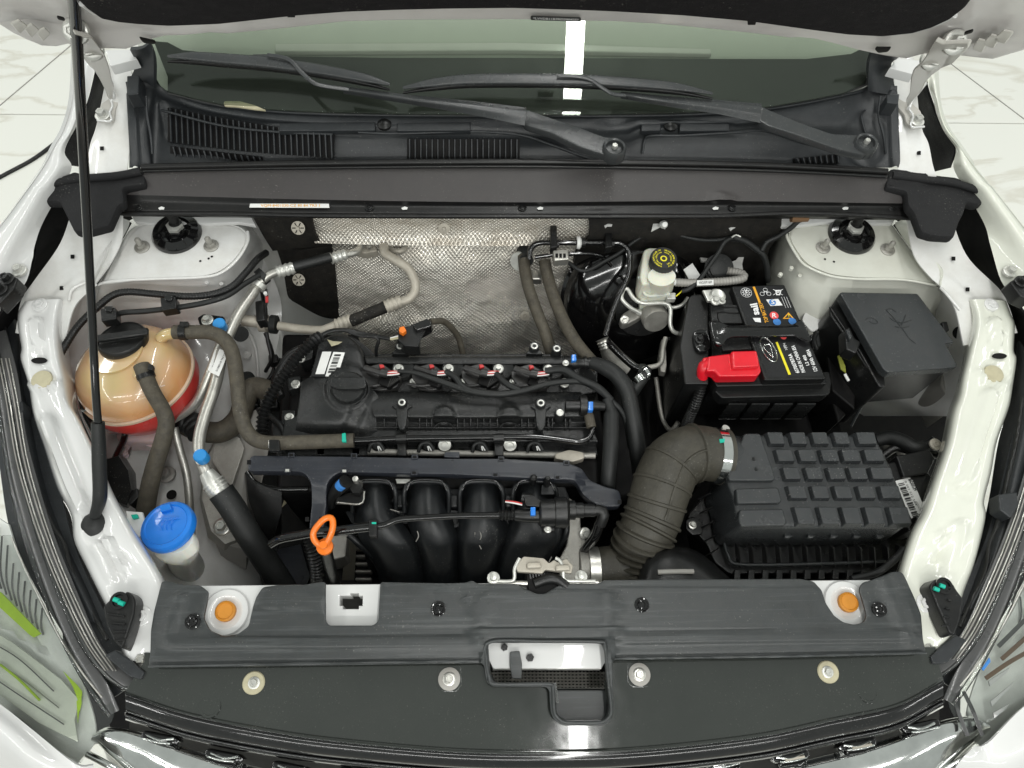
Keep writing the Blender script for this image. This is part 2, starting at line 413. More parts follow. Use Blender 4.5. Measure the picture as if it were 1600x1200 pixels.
mat('alu', (.58, .57, .53), .38, metal=.8, bump=.3, bscale=260, dust=.35, dcol=(.33, .30, .24), dscale=60)
mat('castalu', (.42, .41, .38), .5, metal=.7, bump=.8, bscale=500, dust=.35, dcol=(.25, .22, .17), dscale=60)
mat('tan_metal', (.45, .42, .36), .5, metal=.3, bump=.4, dust=.4, dcol=(.32, .27, .2), dscale=40)
mat('chrome', (.85, .86, .84), .12, metal=1, rvar=.3)
mat('orange', (.90, .20, .012), .38, coat=.3)
mat('orange_plug', (.55, .22, .02), .5)
mat('cream', (.50, .46, .31), .5, dust=.3)
mat('red', (.72, .012, .025), .22, coat=.6)
mat('redwire', (.5, .03, .03), .4)
mat('coil', (.021, .021, .022), .34, bump=.3, bscale=900, dust=.15, var=.3)
mat('blue', (.012, .20, .72), .33, coat=.3)
mat('bluecap', (.03, .26, .62), .4)
mat('green', (.0, .42, .30), .5)
mat('white', (.78, .78, .76), .4)
mat('jug', (.78, .78, .72), .4, sss=.4)
mat('reservoir', (.74, .73, .62), .35, sss=.4)
mat('yellow', (.80, .70, .02), .5)
mat('lime', (.55, .85, .0), .5)
mat('guide', (.80, .84, .72), .2, coat=.5)
mat('print_black', (.02, .02, .02), .6)
mat('print_white', (.82, .82, .82), .5)
mat('print_orange', (.85, .40, .02), .5)
mat('print_red', (.75, .08, .08), .5)
mat('print_blue', (.04, .20, .55), .5)
mat('sticker', (.80, .80, .78), .4)
mat('label_black', (.012, .012, .013), .28, coat=.2)
mat('tank', (.66, .40, .17), .30, coat=.8, crough=.03, sss=.35, var=.28, dscale=7)
mat('tank_low', (.72, .06, .05), .3, coat=.4, sss=.3, var=.15)
mat('tank_seam', (.72, .52, .38), .35, coat=.3, sss=.3)
mat('tank_foot', (.66, .50, .50), .35, sss=.3)
mat('grey_metal', (.33, .32, .30), .5, metal=.2, dust=.3, dcol=(.25, .21, .16), dscale=20)
mat('dash', (.47, .48, .44), .7, var=.04)
mat('frit', (.040, .040, .039), .5)
mat('wiper', (.038, .041, .043), .26, bump=.2, bscale=900, dust=.08)
mat('lamp_inner', (.84, .86, .82), .25, dust=.0)
mat('lamp_grey', (.07, .07, .07), .3, coat=.3)
mat('rust', (.16, .09, .045), .9, bump=1)
def glass(name, tint, mixw, rough=.02):
    m = bpy.data.materials.new(name); m.use_nodes = True; nt = m.node_tree; N = nt.nodes; L = nt.links; N.clear()
    o = N.new("ShaderNodeOutputMaterial"); t = N.new("ShaderNodeBsdfTransparent"); t.inputs[0].default_value = (*tint, 1)
    gl = N.new("ShaderNodeBsdfGlossy"); gl.inputs['Roughness'].default_value = rough; fr = N.new("ShaderNodeFresnel"); fr.inputs[0].default_value = 1.5
    ad = N.new("ShaderNodeMath"); ad.operation = 'ADD'; ad.inputs[1].default_value = mixw; ad.use_clamp = True; L.new(fr.outputs[0], ad.inputs[0])
    mx = N.new("ShaderNodeMixShader"); L.new(ad.outputs[0], mx.inputs[0]); L.new(t.outputs[0], mx.inputs[1]); L.new(gl.outputs[0], mx.inputs[2]); L.new(mx.outputs[0], o.inputs[0])
    M[name] = m
glass('windshield', (.84, .88, .83), .0, .004)
glass('lens', (.95, .96, .95), .03, .03)
# embossed aluminium foil of the firewall heat shield
def foil(name, dust):
    m = mat(name, (1.0, .96, .87), .27, metal=.45, dust=dust, dcol=(.42, .31, .20), dscale=6, var=.12)
    nt = m.node_tree; N = nt.nodes; L = nt.links; b = N["Principled BSDF"]; g = N.new("ShaderNodeNewGeometry")
    mp = N.new("ShaderNodeMapping"); mp.inputs['Rotation'].default_value = (0, R(45), 0); L.new(g.outputs['Position'], mp.inputs['Vector'])
    wz = []
    for ax in ('X', 'Z'):
        wv = N.new("ShaderNodeTexWave"); wv.wave_type = 'BANDS'; wv.bands_direction = ax; wv.wave_profile = 'SIN'; wv.inputs['Scale'].default_value = 53
        wv.inputs['Distortion'].default_value = .6; wv.inputs['Detail'].default_value = 1; L.new(mp.outputs[0], wv.inputs['Vector']); wz.append(wv)
    mm = N.new("ShaderNodeMath"); mm.operation = 'MULTIPLY'; L.new(wz[0].outputs['Fac'], mm.inputs[0]); L.new(wz[1].outputs['Fac'], mm.inputs[1])
    bp = N.new("ShaderNodeBump"); bp.inputs['Strength'].default_value = 1; bp.inputs['Distance'].default_value = .0025; L.new(mm.outputs[0], bp.inputs['Height'])
    n2 = N.new("ShaderNodeTexNoise"); n2.inputs['Scale'].default_value = 14; L.new(g.outputs['Position'], n2.inputs['Vector'])
    b2 = N.new("ShaderNodeBump"); b2.inputs['Strength'].default_value = .8; b2.inputs['Distance'].default_value = .035; L.new(n2.outputs[0], b2.inputs['Height']); L.new(bp.outputs[0], b2.inputs['Normal'])
    L.new(b2.outputs[0], b.inputs['Normal'])
foil('foil', .38)
foil('foil_stained', .75)
def marble():
    m = mat('marble', (.86, .86, .81), .12, coat=.3, var=.03, rvar=.2)
    nt = m.node_tree; N = nt.nodes; L = nt.links; b = N["Principled BSDF"]; g = N.new("ShaderNodeNewGeometry")
    mp = N.new("ShaderNodeMapping"); mp.inputs['Scale'].default_value = (.8, 2.6, 1); mp.inputs['Rotation'].default_value = (0, 0, .2); L.new(g.outputs['Position'], mp.inputs['Vector'])
    n = N.new("ShaderNodeTexNoise"); n.inputs['Scale'].default_value = 1.6; n.inputs['Detail'].default_value = 9; n.inputs['Distortion'].default_value = .35; L.new(mp.outputs[0], n.inputs['Vector'])
    rp = N.new("ShaderNodeValToRGB"); e = rp.color_ramp.elements; e[0].position = .475; e[0].color = (.88, .88, .82, 1); e[1].position = .53; e[1].color = (.88, .88, .82, 1)
    k = e.new(.502); k.color = (.74, .72, .64, 1); L.new(n.outputs[0], rp.inputs[0]); L.new(rp.outputs[0], b.inputs['Base Color'])
marble()

def tank_mat():   # cloudy plastic over the coolant: ochre near the filler, pinker towards the seam
    m = M['tank']; nt = m.node_tree; N = nt.nodes; L = nt.links; b = N["Principled BSDF"]
    g = N.new("ShaderNodeNewGeometry"); sx = N.new("ShaderNodeSeparateXYZ"); L.new(g.outputs['Position'], sx.inputs[0])
    n = N.new("ShaderNodeTexNoise"); n.inputs['Scale'].default_value = 9; n.inputs['Detail'].default_value = 4; L.new(g.outputs['Position'], n.inputs['Vector'])
    a = N.new("ShaderNodeMath"); a.operation = 'MULTIPLY_ADD'; a.inputs[1].default_value = .09; L.new(n.outputs[0], a.inputs[0]); L.new(sx.outputs[2], a.inputs[2])
    r = N.new("ShaderNodeMapRange"); r.inputs[1].default_value = -.035; r.inputs[2].default_value = .055; L.new(a.outputs[0], r.inputs[0])
    c = N.new("ShaderNodeValToRGB"); e = c.color_ramp.elements; e[0].color = (.68, .25, .12, 1); e[1].position = 1; e[1].color = (.55, .42, .20, 1)
    k = e.new(.45); k.color = (.62, .32, .13, 1); k = e.new(.72); k.color = (.62, .39, .21, 1)
    L.new(r.outputs[0], c.inputs[0]); L.new(c.outputs[0], b.inputs['Base Color'])
tank_mat()
# ================================================================ setting: showroom floor and ceiling
def plain(name, x0, y0, x1, y1, z, m, th=.02):
    v = [(x0, y0, z), (x1, y0, z), (x1, y1, z), (x0, y1, z)]; v += [(a, b, c-th) for a, b, c in v]
    return finish(name, mesh(v, [(0, 1, 2, 3), (7, 6, 5, 4), (0, 4, 5, 1), (1, 5, 6, 2), (2, 6, 7, 3), (3, 7, 4, 0)], name), m, None, smooth=False)
FZ = -.92
fl = plain('floor', -7, -5, 7, 8, FZ-.004, M['grey_metal']); fl['kind'] = 'structure'
tile = None
for i in range(-3, 4):
    for j in range(-2, 6):
        x0 = -.9+i*1.8; y0 = .42+j*.86
        if tile is None:
            v = [(0, 0, 0), (1.796, 0, 0), (1.796, .856, 0), (0, .856, 0)]; v += [(a, b, -.01) for a, b, c in v]
            tile = mesh(v, [(0, 1, 2, 3), (0, 4, 5, 1), (1, 5, 6, 2), (2, 6, 7, 3), (3, 7, 4, 0)], 'tile'); tile.materials.append(M['marble'])
        o = bpy.data.objects.new('tile', tile); COL.objects.link(o); o.parent = fl; WL[o.name] = Vector((x0, y0, FZ)); o.location = WL[o.name]-base(fl)
for a, b in (((-5, 165+4), (112, 70)), ((1470, 88), (1640, 216))):
    tube('floor_line', [(*a, FZ+.0005), (*b, FZ+.0005)], .0022, M['grey_metal'], fl, segs=6, step=.2)  # thin grey diagonal lines across the tiles
cb = tube('floor_cable', [(-60, 312, FZ+.004), (0, 277, FZ+.004), (50, 250, FZ+.004), (86, 224, FZ+.004)], .007, M['black'], None, segs=8)
tag(cb, 'thin black cable lying on the marble floor beside the car', 'cable')

# ================================================================ car body
body = T('car_body', 'white car body around the open engine bay, with fenders, rails and firewall', 'car', 800, 1000, -.6)
P, PI_ = M['paint'], M['paint_inner']
# outer fenders (their skins turn under along the outer edge)
def turn_under(rows, d):
    return [[(r[1][0]+d, r[1][1], -.5), (r[1][0]+d*.6, r[1][1], r[1][2]-.06)]+r[1:] for r in rows]
patch('fender', turn_under([[(84, 60, -.35), (116, 60, .2), (134, 70, .215), (150, 100, .2)], [(70, 150, -.4), (112, 150, .18), (124, 152, .19), (135, 162, .175)],
  [(55, 195, -.45), (100, 198, .155), (112, 200, .165), (120, 196, .155)], [(30, 225, -.45), (84, 228, .145), (93, 232, .15), (101, 236, .14)],
  [(5, 260, -.45), (66, 262, .13), (88, 262, .14), (112, 262, .115)], [(-50, 300, -.45), (36, 305, .12), (60, 303, .13), (92, 302, .10)],
  [(-90, 362, -.45), (-6, 362, .11), (30, 358, .12), (66, 350, .085)], [(-150, 430, -.45), (-70, 430, .1), (-10, 420, .105), (54, 385, .08)],
  [(-160, 500, -.45), (-90, 480, .08), (-30, 470, .08), (40, 442, .065)], [(-170, 560, -.5), (-100, 540, .05), (-50, 530, .05), (2, 478, .05)]], 9), P, body, 18, 50, .004,
  emb=[(60, 300, -20, 400, 6, .004, 10)])
patch('fender', turn_under([[(1500, 60, -.35), (1462, 60, .2), (1454, 90, .215), (1448, 122, .2)], [(1530, 150, -.4), (1466, 150, .18), (1463, 152, .19), (1456, 150, .175)],
  [(1545, 195, -.45), (1478, 195, .155), (1474, 195, .165), (1470, 190, .155)], [(1570, 225, -.45), (1500, 228, .145), (1497, 230, .15), (1493, 230, .14)],
  [(1590, 260, -.45), (1524, 262, .13), (1510, 262, .14), (1490, 262, .115)], [(1650, 300, -.45), (1555, 300, .12), (1540, 300, .13), (1510, 300, .10)],
  [(1690, 362, -.45), (1603, 362, .11), (1580, 358, .12), (1538, 350, .085)], [(1750, 430, -.45), (1660, 430, .1), (1620, 420, .105), (1548, 385, .08)],
  [(1760, 500, -.45), (1690, 480, .08), (1640, 470, .08), (1566, 442, .065)], [(1770, 560, -.5), (1700, 540, .05), (1650, 530, .05), (1594, 470, .05)]], -9), M['paint_reflected_green'], body, 18, 50, .004,
  emb=[(1540, 300, 1620, 400, 6, .004, 10)])
bolt(30, 422, .082, body, .012, M['zinc']); bolt(1578, 424, .082, body, .012, M['zinc'])
# dark foam walls in the gap between fender and apron
patch('gap_foam', [[(151, 100, .19), (178, 112, .08)], [(136, 160, .165), (160, 165, .06)], [(117, 196, .145), (148, 195, .05)], [(98, 236, .13), (140, 235, .04)], [(106, 258, .11), (134, 262, .03)]], M['foam'], body, 8, 24, .004)
patch('gap_foam', [[(1447, 122, .19), (1420, 135, .1)], [(1455, 150, .165), (1432, 170, .06)], [(1471, 192, .145), (1444, 200, .05)], [(1494, 230, .13), (1452, 236, .04)], [(1486, 262, .11), (1461, 268, .03)]], M['foam'], body, 8, 24, .004)
patch('gap_shade', [[(60, 300, .08), (150, 300, .02)], [(50, 350, .07), (120, 350, .0)], [(52, 400, .05), (96, 385, -.02)], [(30, 450, .04), (50, 445, -.03)], [(-10, 500, .02), (36, 475, -.06)], [(-30, 560, .0), (30, 540, -.1)], [(-30, 640, -.02), (60, 640, -.12)]], M['deep'], body, 8, 24, .004)  # near-black sheet stands in for the shade inside the lower gap
patch('gap_shade', [[(1542, 300, .08), (1450, 300, .02)], [(1552, 350, .07), (1482, 340, .0)], [(1552, 400, .05), (1508, 400, -.02)], [(1575, 450, .04), (1560, 450, -.03)], [(1610, 500, .02), (1572, 475, -.06)], [(1630, 560, .0), (1575, 540, -.1)], [(1630, 640, -.02), (1560, 640, -.12)]], M['deep'], body, 8, 24, .004)
# flat tops of the aprons, from the hinges forward
sq = lambda x, y: (x, y, x+6, y, .0, 0)
patch('apron_top', [[(172, 90, .185), (190, 90, .19), (206, 90, .19)], [(152, 190, .155), (180, 185, .16), (204, 185, .155)], [(141, 225, .14), (170, 225, .145), (203, 225, .14)], [(134, 262, .12), (165, 262, .125), (199, 262, .12)],
  [(112, 330, .075), (150, 332, .08), (192, 335, .075)], [(93, 382, .05), (140, 382, .052), (188, 382, .05)], [(53, 439, .03), (95, 441, .032), (149, 444, .03)], [(33, 470, .015), (66, 474, .02), (116, 480, .02)], [(24, 520, -.01), (60, 530, .0), (100, 540, .0)]], PI_, body, 16, 50, .003,
  emb=[(93, 470, 128, 442, 10, .004, 4), (120, 400, 150, 400, 20, -.002, 6)])
patch('apron_top', [[(1428, 90, .185), (1412, 90, .19), (1396, 90, .19)], [(1438, 190, .155), (1418, 185, .16), (1399, 185, .155)], [(1451, 225, .14), (1425, 225, .145), (1399, 225, .14)], [(1460, 266, .12), (1430, 262, .125), (1403, 262, .12)],
  [(1484, 332, .075), (1450, 332, .08), (1416, 335, .075)], [(1511, 400, .05), (1470, 400, .052), (1429, 400, .05)], [(1560, 450, .03), (1515, 447, .032), (1466, 447, .03)], [(1575, 475, .015), (1535, 478, .02), (1492, 482, .02)], [(1590, 520, -.01), (1550, 530, .0), (1506, 540, .0)]], PI_, body, 16, 50, .003,
  emb=[(1510, 470, 1475, 442, 10, .004, 4)])
for px, py, z in ((160, 233, .1415), (114, 402, .0445), (97, 451, .03), (1435, 240, .137), (1489, 405, .052), (1511, 453, .0335)):
    quad('square_hole', [(px-3, py-3), (px+3, py-3), (px+3, py+3), (px-3, py+3)], z, M['deep'], body, .002)
# fender support rails beside the bay
def rail(name, rows, m, emb):
    return patch(name, rows, m, body, 26, 80, .003, emb=emb)
Lr = [[(39, 472, -0.02), (41, 471, 0.035), (70, 468, 0.04), (96, 468, 0.035), (102, 474, -0.01)], [(28, 490, -0.04), (31, 489, 0.03), (60, 490, 0.035), (90, 492, 0.032), (110, 486, -0.03)], [(28, 513, -0.05), (31, 513, 0.028), (60, 515, 0.033), (89, 529, 0.03), (108, 520, -0.05)],
  [(33, 545, -0.05), (36, 543, 0.028), (64, 548, 0.03), (92, 560, 0.028), (108, 556, -0.04)], [(33, 563, -0.05), (35, 562, 0.024), (66, 574, 0.028), (99, 590, 0.026), (116, 595, -0.04)], [(44, 602, -0.06), (47, 601, 0.022), (74, 612, 0.026), (106, 626, 0.022), (122, 640, -0.05)],
  [(52, 650, -0.06), (56, 648, 0.02), (88, 652, 0.024), (122, 655, 0.02), (142, 695, -0.05)], [(68, 700, -0.08), (74, 700, 0.018), (105, 700, 0.022), (146, 704, 0.018), (166, 750, -0.06)], [(88, 762, -0.08), (94, 760, 0.014), (130, 760, 0.02), (170, 762, 0.014), (186, 790, -0.07)],
  [(110, 805, -0.08), (115, 804, 0.01), (150, 802, 0.015), (196, 810, 0.01), (208, 830, -0.08)], [(116, 845, -0.08), (120, 844, 0.006), (165, 845, 0.012), (219, 852, 0.006), (230, 860, -0.08)], [(134, 884, -0.08), (139, 884, -0.012), (190, 890, -0.006), (250, 905, -0.012), (262, 912, -0.08)],
  [(158, 935, -0.08), (164, 935, -0.014), (200, 935, -0.01), (262, 940, -0.016), (275, 940, -0.08)], [(184, 985, -0.08), (190, 985, -0.016), (215, 990, -0.014), (262, 990, -0.02), (275, 990, -0.08)], [(190, 1025, -0.08), (195, 1030, -0.026), (220, 1034, -0.028), (250, 1036, -0.03), (262, 1036, -0.08)]]
rail('fender_rail', Lr, P, [(57, 505, 60, 530, 7, 0.0105, 3.2), (76, 660, 128, 790, 9, 0.009, 5.6), (66, 593, 66, 593, 17, -0.006, 3.2), (40, 605, 96, 600, 3, 0.006, 2.4), (60, 556, 60, 556, 9, -0.0045, 2.4),
  (152, 855, 178, 905, 6, 0.009, 3.2), (170, 845, 205, 905, 5, 0.009, 3.2), (180, 870, 216, 898, 3, 0.006, 4), (144, 800, 150, 830, 13, -0.0045, 4), (222, 964, 222, 964, 14, 0.0045, 2.4)])
Rr = [[(1572, 472, -0.02), (1570, 470, 0.035), (1545, 468, 0.04), (1517, 468, 0.035), (1508, 474, -0.01)], [(1580, 492, -0.04), (1577, 490, 0.03), (1552, 490, 0.035), (1524, 490, 0.032), (1508, 486, -0.03)], [(1586, 508, -0.05), (1583, 508, 0.028), (1556, 510, 0.033), (1524, 513, 0.03), (1510, 512, -0.05)],
  [(1584, 547, -0.05), (1581, 547, 0.028), (1550, 550, 0.03), (1515, 557, 0.028), (1505, 558, -0.04)], [(1588, 562, -0.05), (1585, 562, 0.024), (1550, 575, 0.028), (1508, 588, 0.026), (1498, 590, -0.04)], [(1582, 602, -0.06), (1580, 600, 0.022), (1545, 610, 0.026), (1502, 618, 0.022), (1490, 620, -0.05)],
  [(1576, 640, -0.06), (1573, 636, 0.02), (1538, 640, 0.024), (1493, 645, 0.02), (1480, 648, -0.05)], [(1557, 690, -0.08), (1555, 688, 0.018), (1522, 690, 0.022), (1482, 695, 0.018), (1469, 700, -0.06)], [(1548, 740, -0.08), (1545, 737, 0.014), (1505, 745, 0.02), (1462, 752, 0.014), (1450, 758, -0.07)],
  [(1538, 783, -0.08), (1534, 783, 0.01), (1495, 790, 0.015), (1447, 798, 0.01), (1435, 802, -0.08)], [(1538, 812, -0.08), (1536, 810, 0.006), (1490, 820, 0.012), (1430, 832, 0.006), (1420, 835, -0.08)], [(1522, 880, -0.08), (1518, 880, 0.004), (1468, 885, -0.006), (1411, 893, -0.012), (1400, 895, -0.08)],
  [(1505, 930, -0.08), (1500, 930, -0.014), (1460, 935, -0.01), (1400, 930, -0.016), (1390, 930, -0.08)], [(1492, 985, -0.08), (1487, 985, -0.016), (1455, 985, -0.014), (1400, 990, -0.02), (1390, 990, -0.08)], [(1474, 1018, -0.08), (1470, 1014, -0.026), (1450, 1018, -0.028), (1420, 1022, -0.03), (1400, 1022, -0.08)]]
rail('fender_rail', Rr, M['paint_reflected_green'], [(1553, 505, 1557, 532, 7, 0.0105, 3.2), (1545, 620, 1505, 745, 10, 0.009, 5.6), (1554, 583, 1554, 583, 18, -0.006, 3.2), (1530, 580, 1570, 604, 3, 0.006, 2.4), (1561, 556, 1561, 556, 9, -0.0045, 2.4),
  (1470, 835, 1450, 870, 6, 0.009, 3.2), (1500, 825, 1478, 890, 10, 0.009, 4), (1448, 890, 1490, 905, 3, 0.0045, 4), (1484, 760, 1514, 770, 8, -0.003, 4), (1448, 944, 1448, 944, 14, 0.0045, 2.4)])
bolt(62, 476, .04, body, .013, M['paint'], tall=.25); bolt(1549, 476, .04, body, .013, M['paint'], tall=.25)
for x, y in ((61, 563), (1562, 556)):
    lathe('oval_hole', (x, y, .033), [(.013, -.002), (.013, .0005), (.0005, .0006)], M['deep'], body, segs=20).scale = (1, .42, 1)
for x, y in ((65, 593), (1553, 584)):
    lathe('rubber_plug', (x, y, .026), [(.017, -.002), (.0165, .0012), (.013, .002), (.0005, .0018)], M['cream'], body, segs=28)
bolt(221, 963, -.009, body, .015, M['paint'], tall=.35); bolt(1446, 943, -.009, body, .015, M['paint'], tall=.35)
bolt(222, 1030, -.032, body, .012, M['steel']); bolt(1446, 1012, -.032, body, .012, M['steel'])
# strut towers
def tower(cx, pts, pts2, m):
    c = W(cx, 385, -.01); rings = []
    top = fil(pts, 22); bot = fil(pts2, 22)
    n = len(top)
    def ring(pp, z, k, q=None, t=0):
        out = []
        mx_ = sum(a for a, b in pp)/n; my_ = sum(b for a, b in pp)/n
        for i, (a, b) in enumerate(pp):
            p = W(mx_+(a-mx_)*k, my_+(b-my_)*k, z)
            if q: p = p.lerp(W(q[i][0], q[i][1], -.14), t)
            out.append(p)
        return out
    rings = [ring(top, .012, .90), ring(top, .012, .93), ring(top, .009, .955), ring(top, .010, .97), ring(top, .008, .985), ring(top, .0, 1.0), ring(top, -.0, 1.0, bot, .15), ring(top, 0, 1, bot, .6), ring(top, 0, 1, bot, 1)]
    o = loft('strut_tower', rings, m, body, world=True, ang=70)
    return o
tower(277, [(206, 349), (372, 350, 14), (389, 362, 8), (389, 380, 20), (372, 405, 20), (348, 426, 20), (318, 434, 16), (240, 437, 4), (156, 446, 3), (178, 400, 4)], [(198, 340), (384, 340), (408, 360), (412, 400), (404, 470), (380, 520), (320, 530), (240, 530), (140, 500), (160, 420)], M['paint_inner'])
tower(1330, [(1232, 356, 6), (1250, 350, 6), (1394, 350, 4), (1466, 446, 3), (1410, 437, 6), (1341, 436, 10), (1297, 431, 14), (1259, 415, 14), (1243, 396, 14), (1229, 372, 12)], [(1222, 345), (1240, 340), (1404, 340), (1490, 480), (1440, 560), (1341, 570), (1270, 560), (1210, 520), (1196, 450), (1204, 380)], M['tower_reflected_green'])
for nm, m_, pts in (('seam_bead', 'paint_inner', [(153, 445), (175, 439), (240, 436), (318, 433), (348, 425), (372, 404), (387, 378), (387, 362)]), ('seam_bead', 'tower_reflected_green', [(1229, 366), (1231, 374), (1243, 396), (1259, 415), (1297, 431), (1341, 436), (1410, 437), (1464, 446)])):
    tube(nm, [(x, y, .011) for x, y in pts], .0028, M[m_], body, segs=8, step=.006)
for pts, m_ in (([(204, 348), (180, 392), (150, 446)], 0), ([(1397, 351), (1432, 398), (1466, 447)], 0)):
    tube('seam_gap', [(x, y, .014) for x, y in pts], .0022, M['deep'], body, segs=6)
patch('apron_flange', [[(178, 334, .05), (184, 338, .056), (203, 345, .018)], [(181, 350, .05), (185, 356, .054), (199, 358, .018)], [(160, 395, .045), (166, 397, .05), (178, 396, .018)], [(143, 432, .04), (148, 433, .044), (156, 434, .018)], [(140, 446, .034), (145, 446, .036), (150, 447, .018)]], M['paint_inner'], body, 10, 30, .003)
patch('apron_flange', [[(1428, 333, .05), (1422, 338, .056), (1398, 348, .018)], [(1424, 352, .05), (1420, 356, .054), (1402, 358, .018)], [(1450, 390, .045), (1444, 392, .05), (1428, 396, .018)], [(1474, 420, .04), (1469, 421, .044), (1454, 430, .018)], [(1472, 444, .034), (1468, 446, .036), (1463, 446, .018)]], M['paint_reflected_green'], body, 10, 30, .003)
slab('cowl_side_panel', [(204, 336), (256, 334), (300, 338), (390, 334), (400, 352), (372, 347), (262, 352), (240, 350), (210, 346)], .02, .01, M['paint'], body, .002, r=3)
slab('cowl_side_panel', [(1222, 334), (1400, 334), (1396, 349), (1340, 350), (1300, 346), (1250, 352), (1218, 354)], .02, .01, M['paint'], body, .002, r=3)
for x, y, z, m_ in ((313, 408, .0125, 'deep'), (326, 404, .0125, 'deep'), (331, 401, .0125, 'deep'), (1289, 405, .0125, 'deep'), (1303, 409, .0125, 'deep')):
    lathe('drain_hole', (x, y, z), [(.0022, 0), (.0022, .0004), (.0003, .0004)], M[m_], body, segs=10)
for x, y in ((323, 441), (346, 443), (361, 420), (1237, 418), (1250, 430), (1220, 428)):
    lathe('weld_spot', (x, y, -.012), [(.0045, -.006), (.0042, .0), (.003, .0012), (.0003, .0014)], M['paint_inner' if x < 800 else 'tower_reflected_green'], body, segs=14)
slab('water_mark', [(1252, 500), (1268, 470), (1290, 458), (1300, 462), (1296, 480), (1290, 505), (1270, 520)], -.075, .006, M['paint_inner'], body, .003, r=8)
for pts in ([(108, 470, .03), (113, 452, .036), (140, 440, .04), (150, 446, .03)], [(1500, 484, .03), (1488, 470, .035), (1478, 458, .035), (1470, 450, .03)]):
    tube('seam_bead', pts, .003, M['paint_inner'], body, segs=8)
for cx, cy, cr_ in ((277, 360, 0), (1330, 362, 0)):
    z = .012
    lathe('strut_mount', (cx, cy+6, z), [(.046, -.004), (.046, .004), (.042, .010), (.030, .014), (.026, .008), (.020, .006), (.018, .010), (.0135, .011), (.013, .014), (.0005, .015)], M['gloss'], body, segs=40)
    lathe('strut_rod', (cx+2, cy+2, z), [(.012, .012), (.012, .022), (.009, .024), (.009, .05), (.007, .052), (.0005, .052)], M['black'], body, segs=20, axis=(0, .25, 1))
    lathe('rod_nut', (cx+1, cy+2, z), [(.016, .012), (.016, .020), (.010, .022), (.0005, .022)], M['zinc'], body, segs=6)
for x, y in ((222, 386), (330, 384), (1286, 387), (1387, 390)):
    b = bolt(x, y, .013, body, .014, M['castalu'], tall=.55, name='strut_nut')
    lathe('stud', (x, y, .013), [(.0055, .006), (.0055, .022), (.003, .026), (.0005, .026)], M['castalu'], body, segs=14)
# inner apron and bay side walls
patch('inner_apron', [[(110, 440, .0), (200, 400, -.03), (300, 400, -.08), (400, 380, -.12)], [(104, 500, -.06), (200, 500, -.15), (320, 500, -.2), (440, 480, -.26)], [(110, 600, -.12), (210, 610, -.24), (330, 600, -.26), (420, 600, -.32)],
  [(150, 700, -.12), (240, 710, -.25), (320, 720, -.28), (400, 710, -.34)], [(190, 800, -.12), (250, 800, -.26), (310, 800, -.29), (372, 800, -.36)], [(230, 880, -.12), (280, 880, -.26), (330, 880, -.29), (400, 880, -.38)], [(260, 960, -.12), (300, 960, -.26), (350, 960, -.29), (420, 960, -.38)]], M['paint_inner'], body, 30, 50, .003,
  emb=[(218, 690, 218, 740, 25, .006, 8), (250, 790, 262, 860, 12, .005, 6)])
patch('inner_apron', [[(1500, 440, .0), (1420, 400, -.03), (1300, 400, -.08), (1210, 380, -.12)], [(1510, 500, -.03), (1440, 500, -.12), (1300, 500, -.2), (1230, 480, -.26)], [(1500, 600, -.08), (1440, 610, -.2), (1340, 610, -.3), (1290, 610, -.4)],
  [(1490, 650, -.08), (1450, 650, -.2), (1390, 650, -.34), (1350, 650, -.45)]], M['paint_inner'], body, 30, 40, .003)
patch('firewall_lower', [[(560, 330, -.03), (800, 330, -.03), (1290, 330, -.03)], [(560, 560, -.56), (800, 560, -.56), (1290, 560, -.56)], [(560, 700, -.73), (800, 700, -.73), (1290, 700, -.73)]], M['mat_black'], body, 12, 20, .004)
for x, y in ((262, 741), (266, 850)):
    pass
bolt(260, 741, -.24, body, .017, M['grey_metal']); lathe('oval_hole', (268, 773, -.255), [(.010, 0), (.009, .002), (.0005, .0021)], M['deep'], body, segs=20)
bolt(240, 1, .05, body, .001, M['steel'])
# firewall sheet with black mats
patch('firewall', [[(330, 330, -.0), (450, 330, -.0), (600, 330, -.0)], [(330, 420, -.24), (450, 420, -.24), (600, 420, -.24)], [(330, 560, -.54), (450, 560, -.54), (600, 560, -.54)], [(330, 700, -.72), (450, 700, -.72), (600, 700, -.72)]], M['paint_inner'], body, 12, 20, .004)
for x0, x1, y0, y1 in ((384, 440, 470, 545), (396, 470, 500, 560)):
    pass
# dark bottom of the bay
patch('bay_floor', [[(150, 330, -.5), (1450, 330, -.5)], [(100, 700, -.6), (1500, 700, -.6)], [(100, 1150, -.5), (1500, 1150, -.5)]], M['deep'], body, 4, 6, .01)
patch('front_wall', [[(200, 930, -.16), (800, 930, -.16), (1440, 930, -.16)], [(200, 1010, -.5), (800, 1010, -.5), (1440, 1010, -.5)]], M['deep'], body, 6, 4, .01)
for pts in ([(330, 470, -.19), (372, 500, -.21), (398, 540, -.26), (404, 600, -.30)], [(250, 500, -.16), (300, 490, -.18), (350, 480, -.2)], [(430, 470, -.25), (440, 520, -.32), (448, 560, -.38)]):
    tube('seam_bead', pts, .004, M['paint_inner'], body, segs=8)
for x, y, z in ((386, 555, -.24), (370, 560, -.225), (402, 500, -.23), (300, 640, -.255), (338, 590, -.24)):
    lathe('pressed_ring', (x, y, z), [(.009, -.004), (.0085, .002), (.0065, .002), (.006, -.001), (.0005, -.001)], M['paint_inner'], body, segs=20)
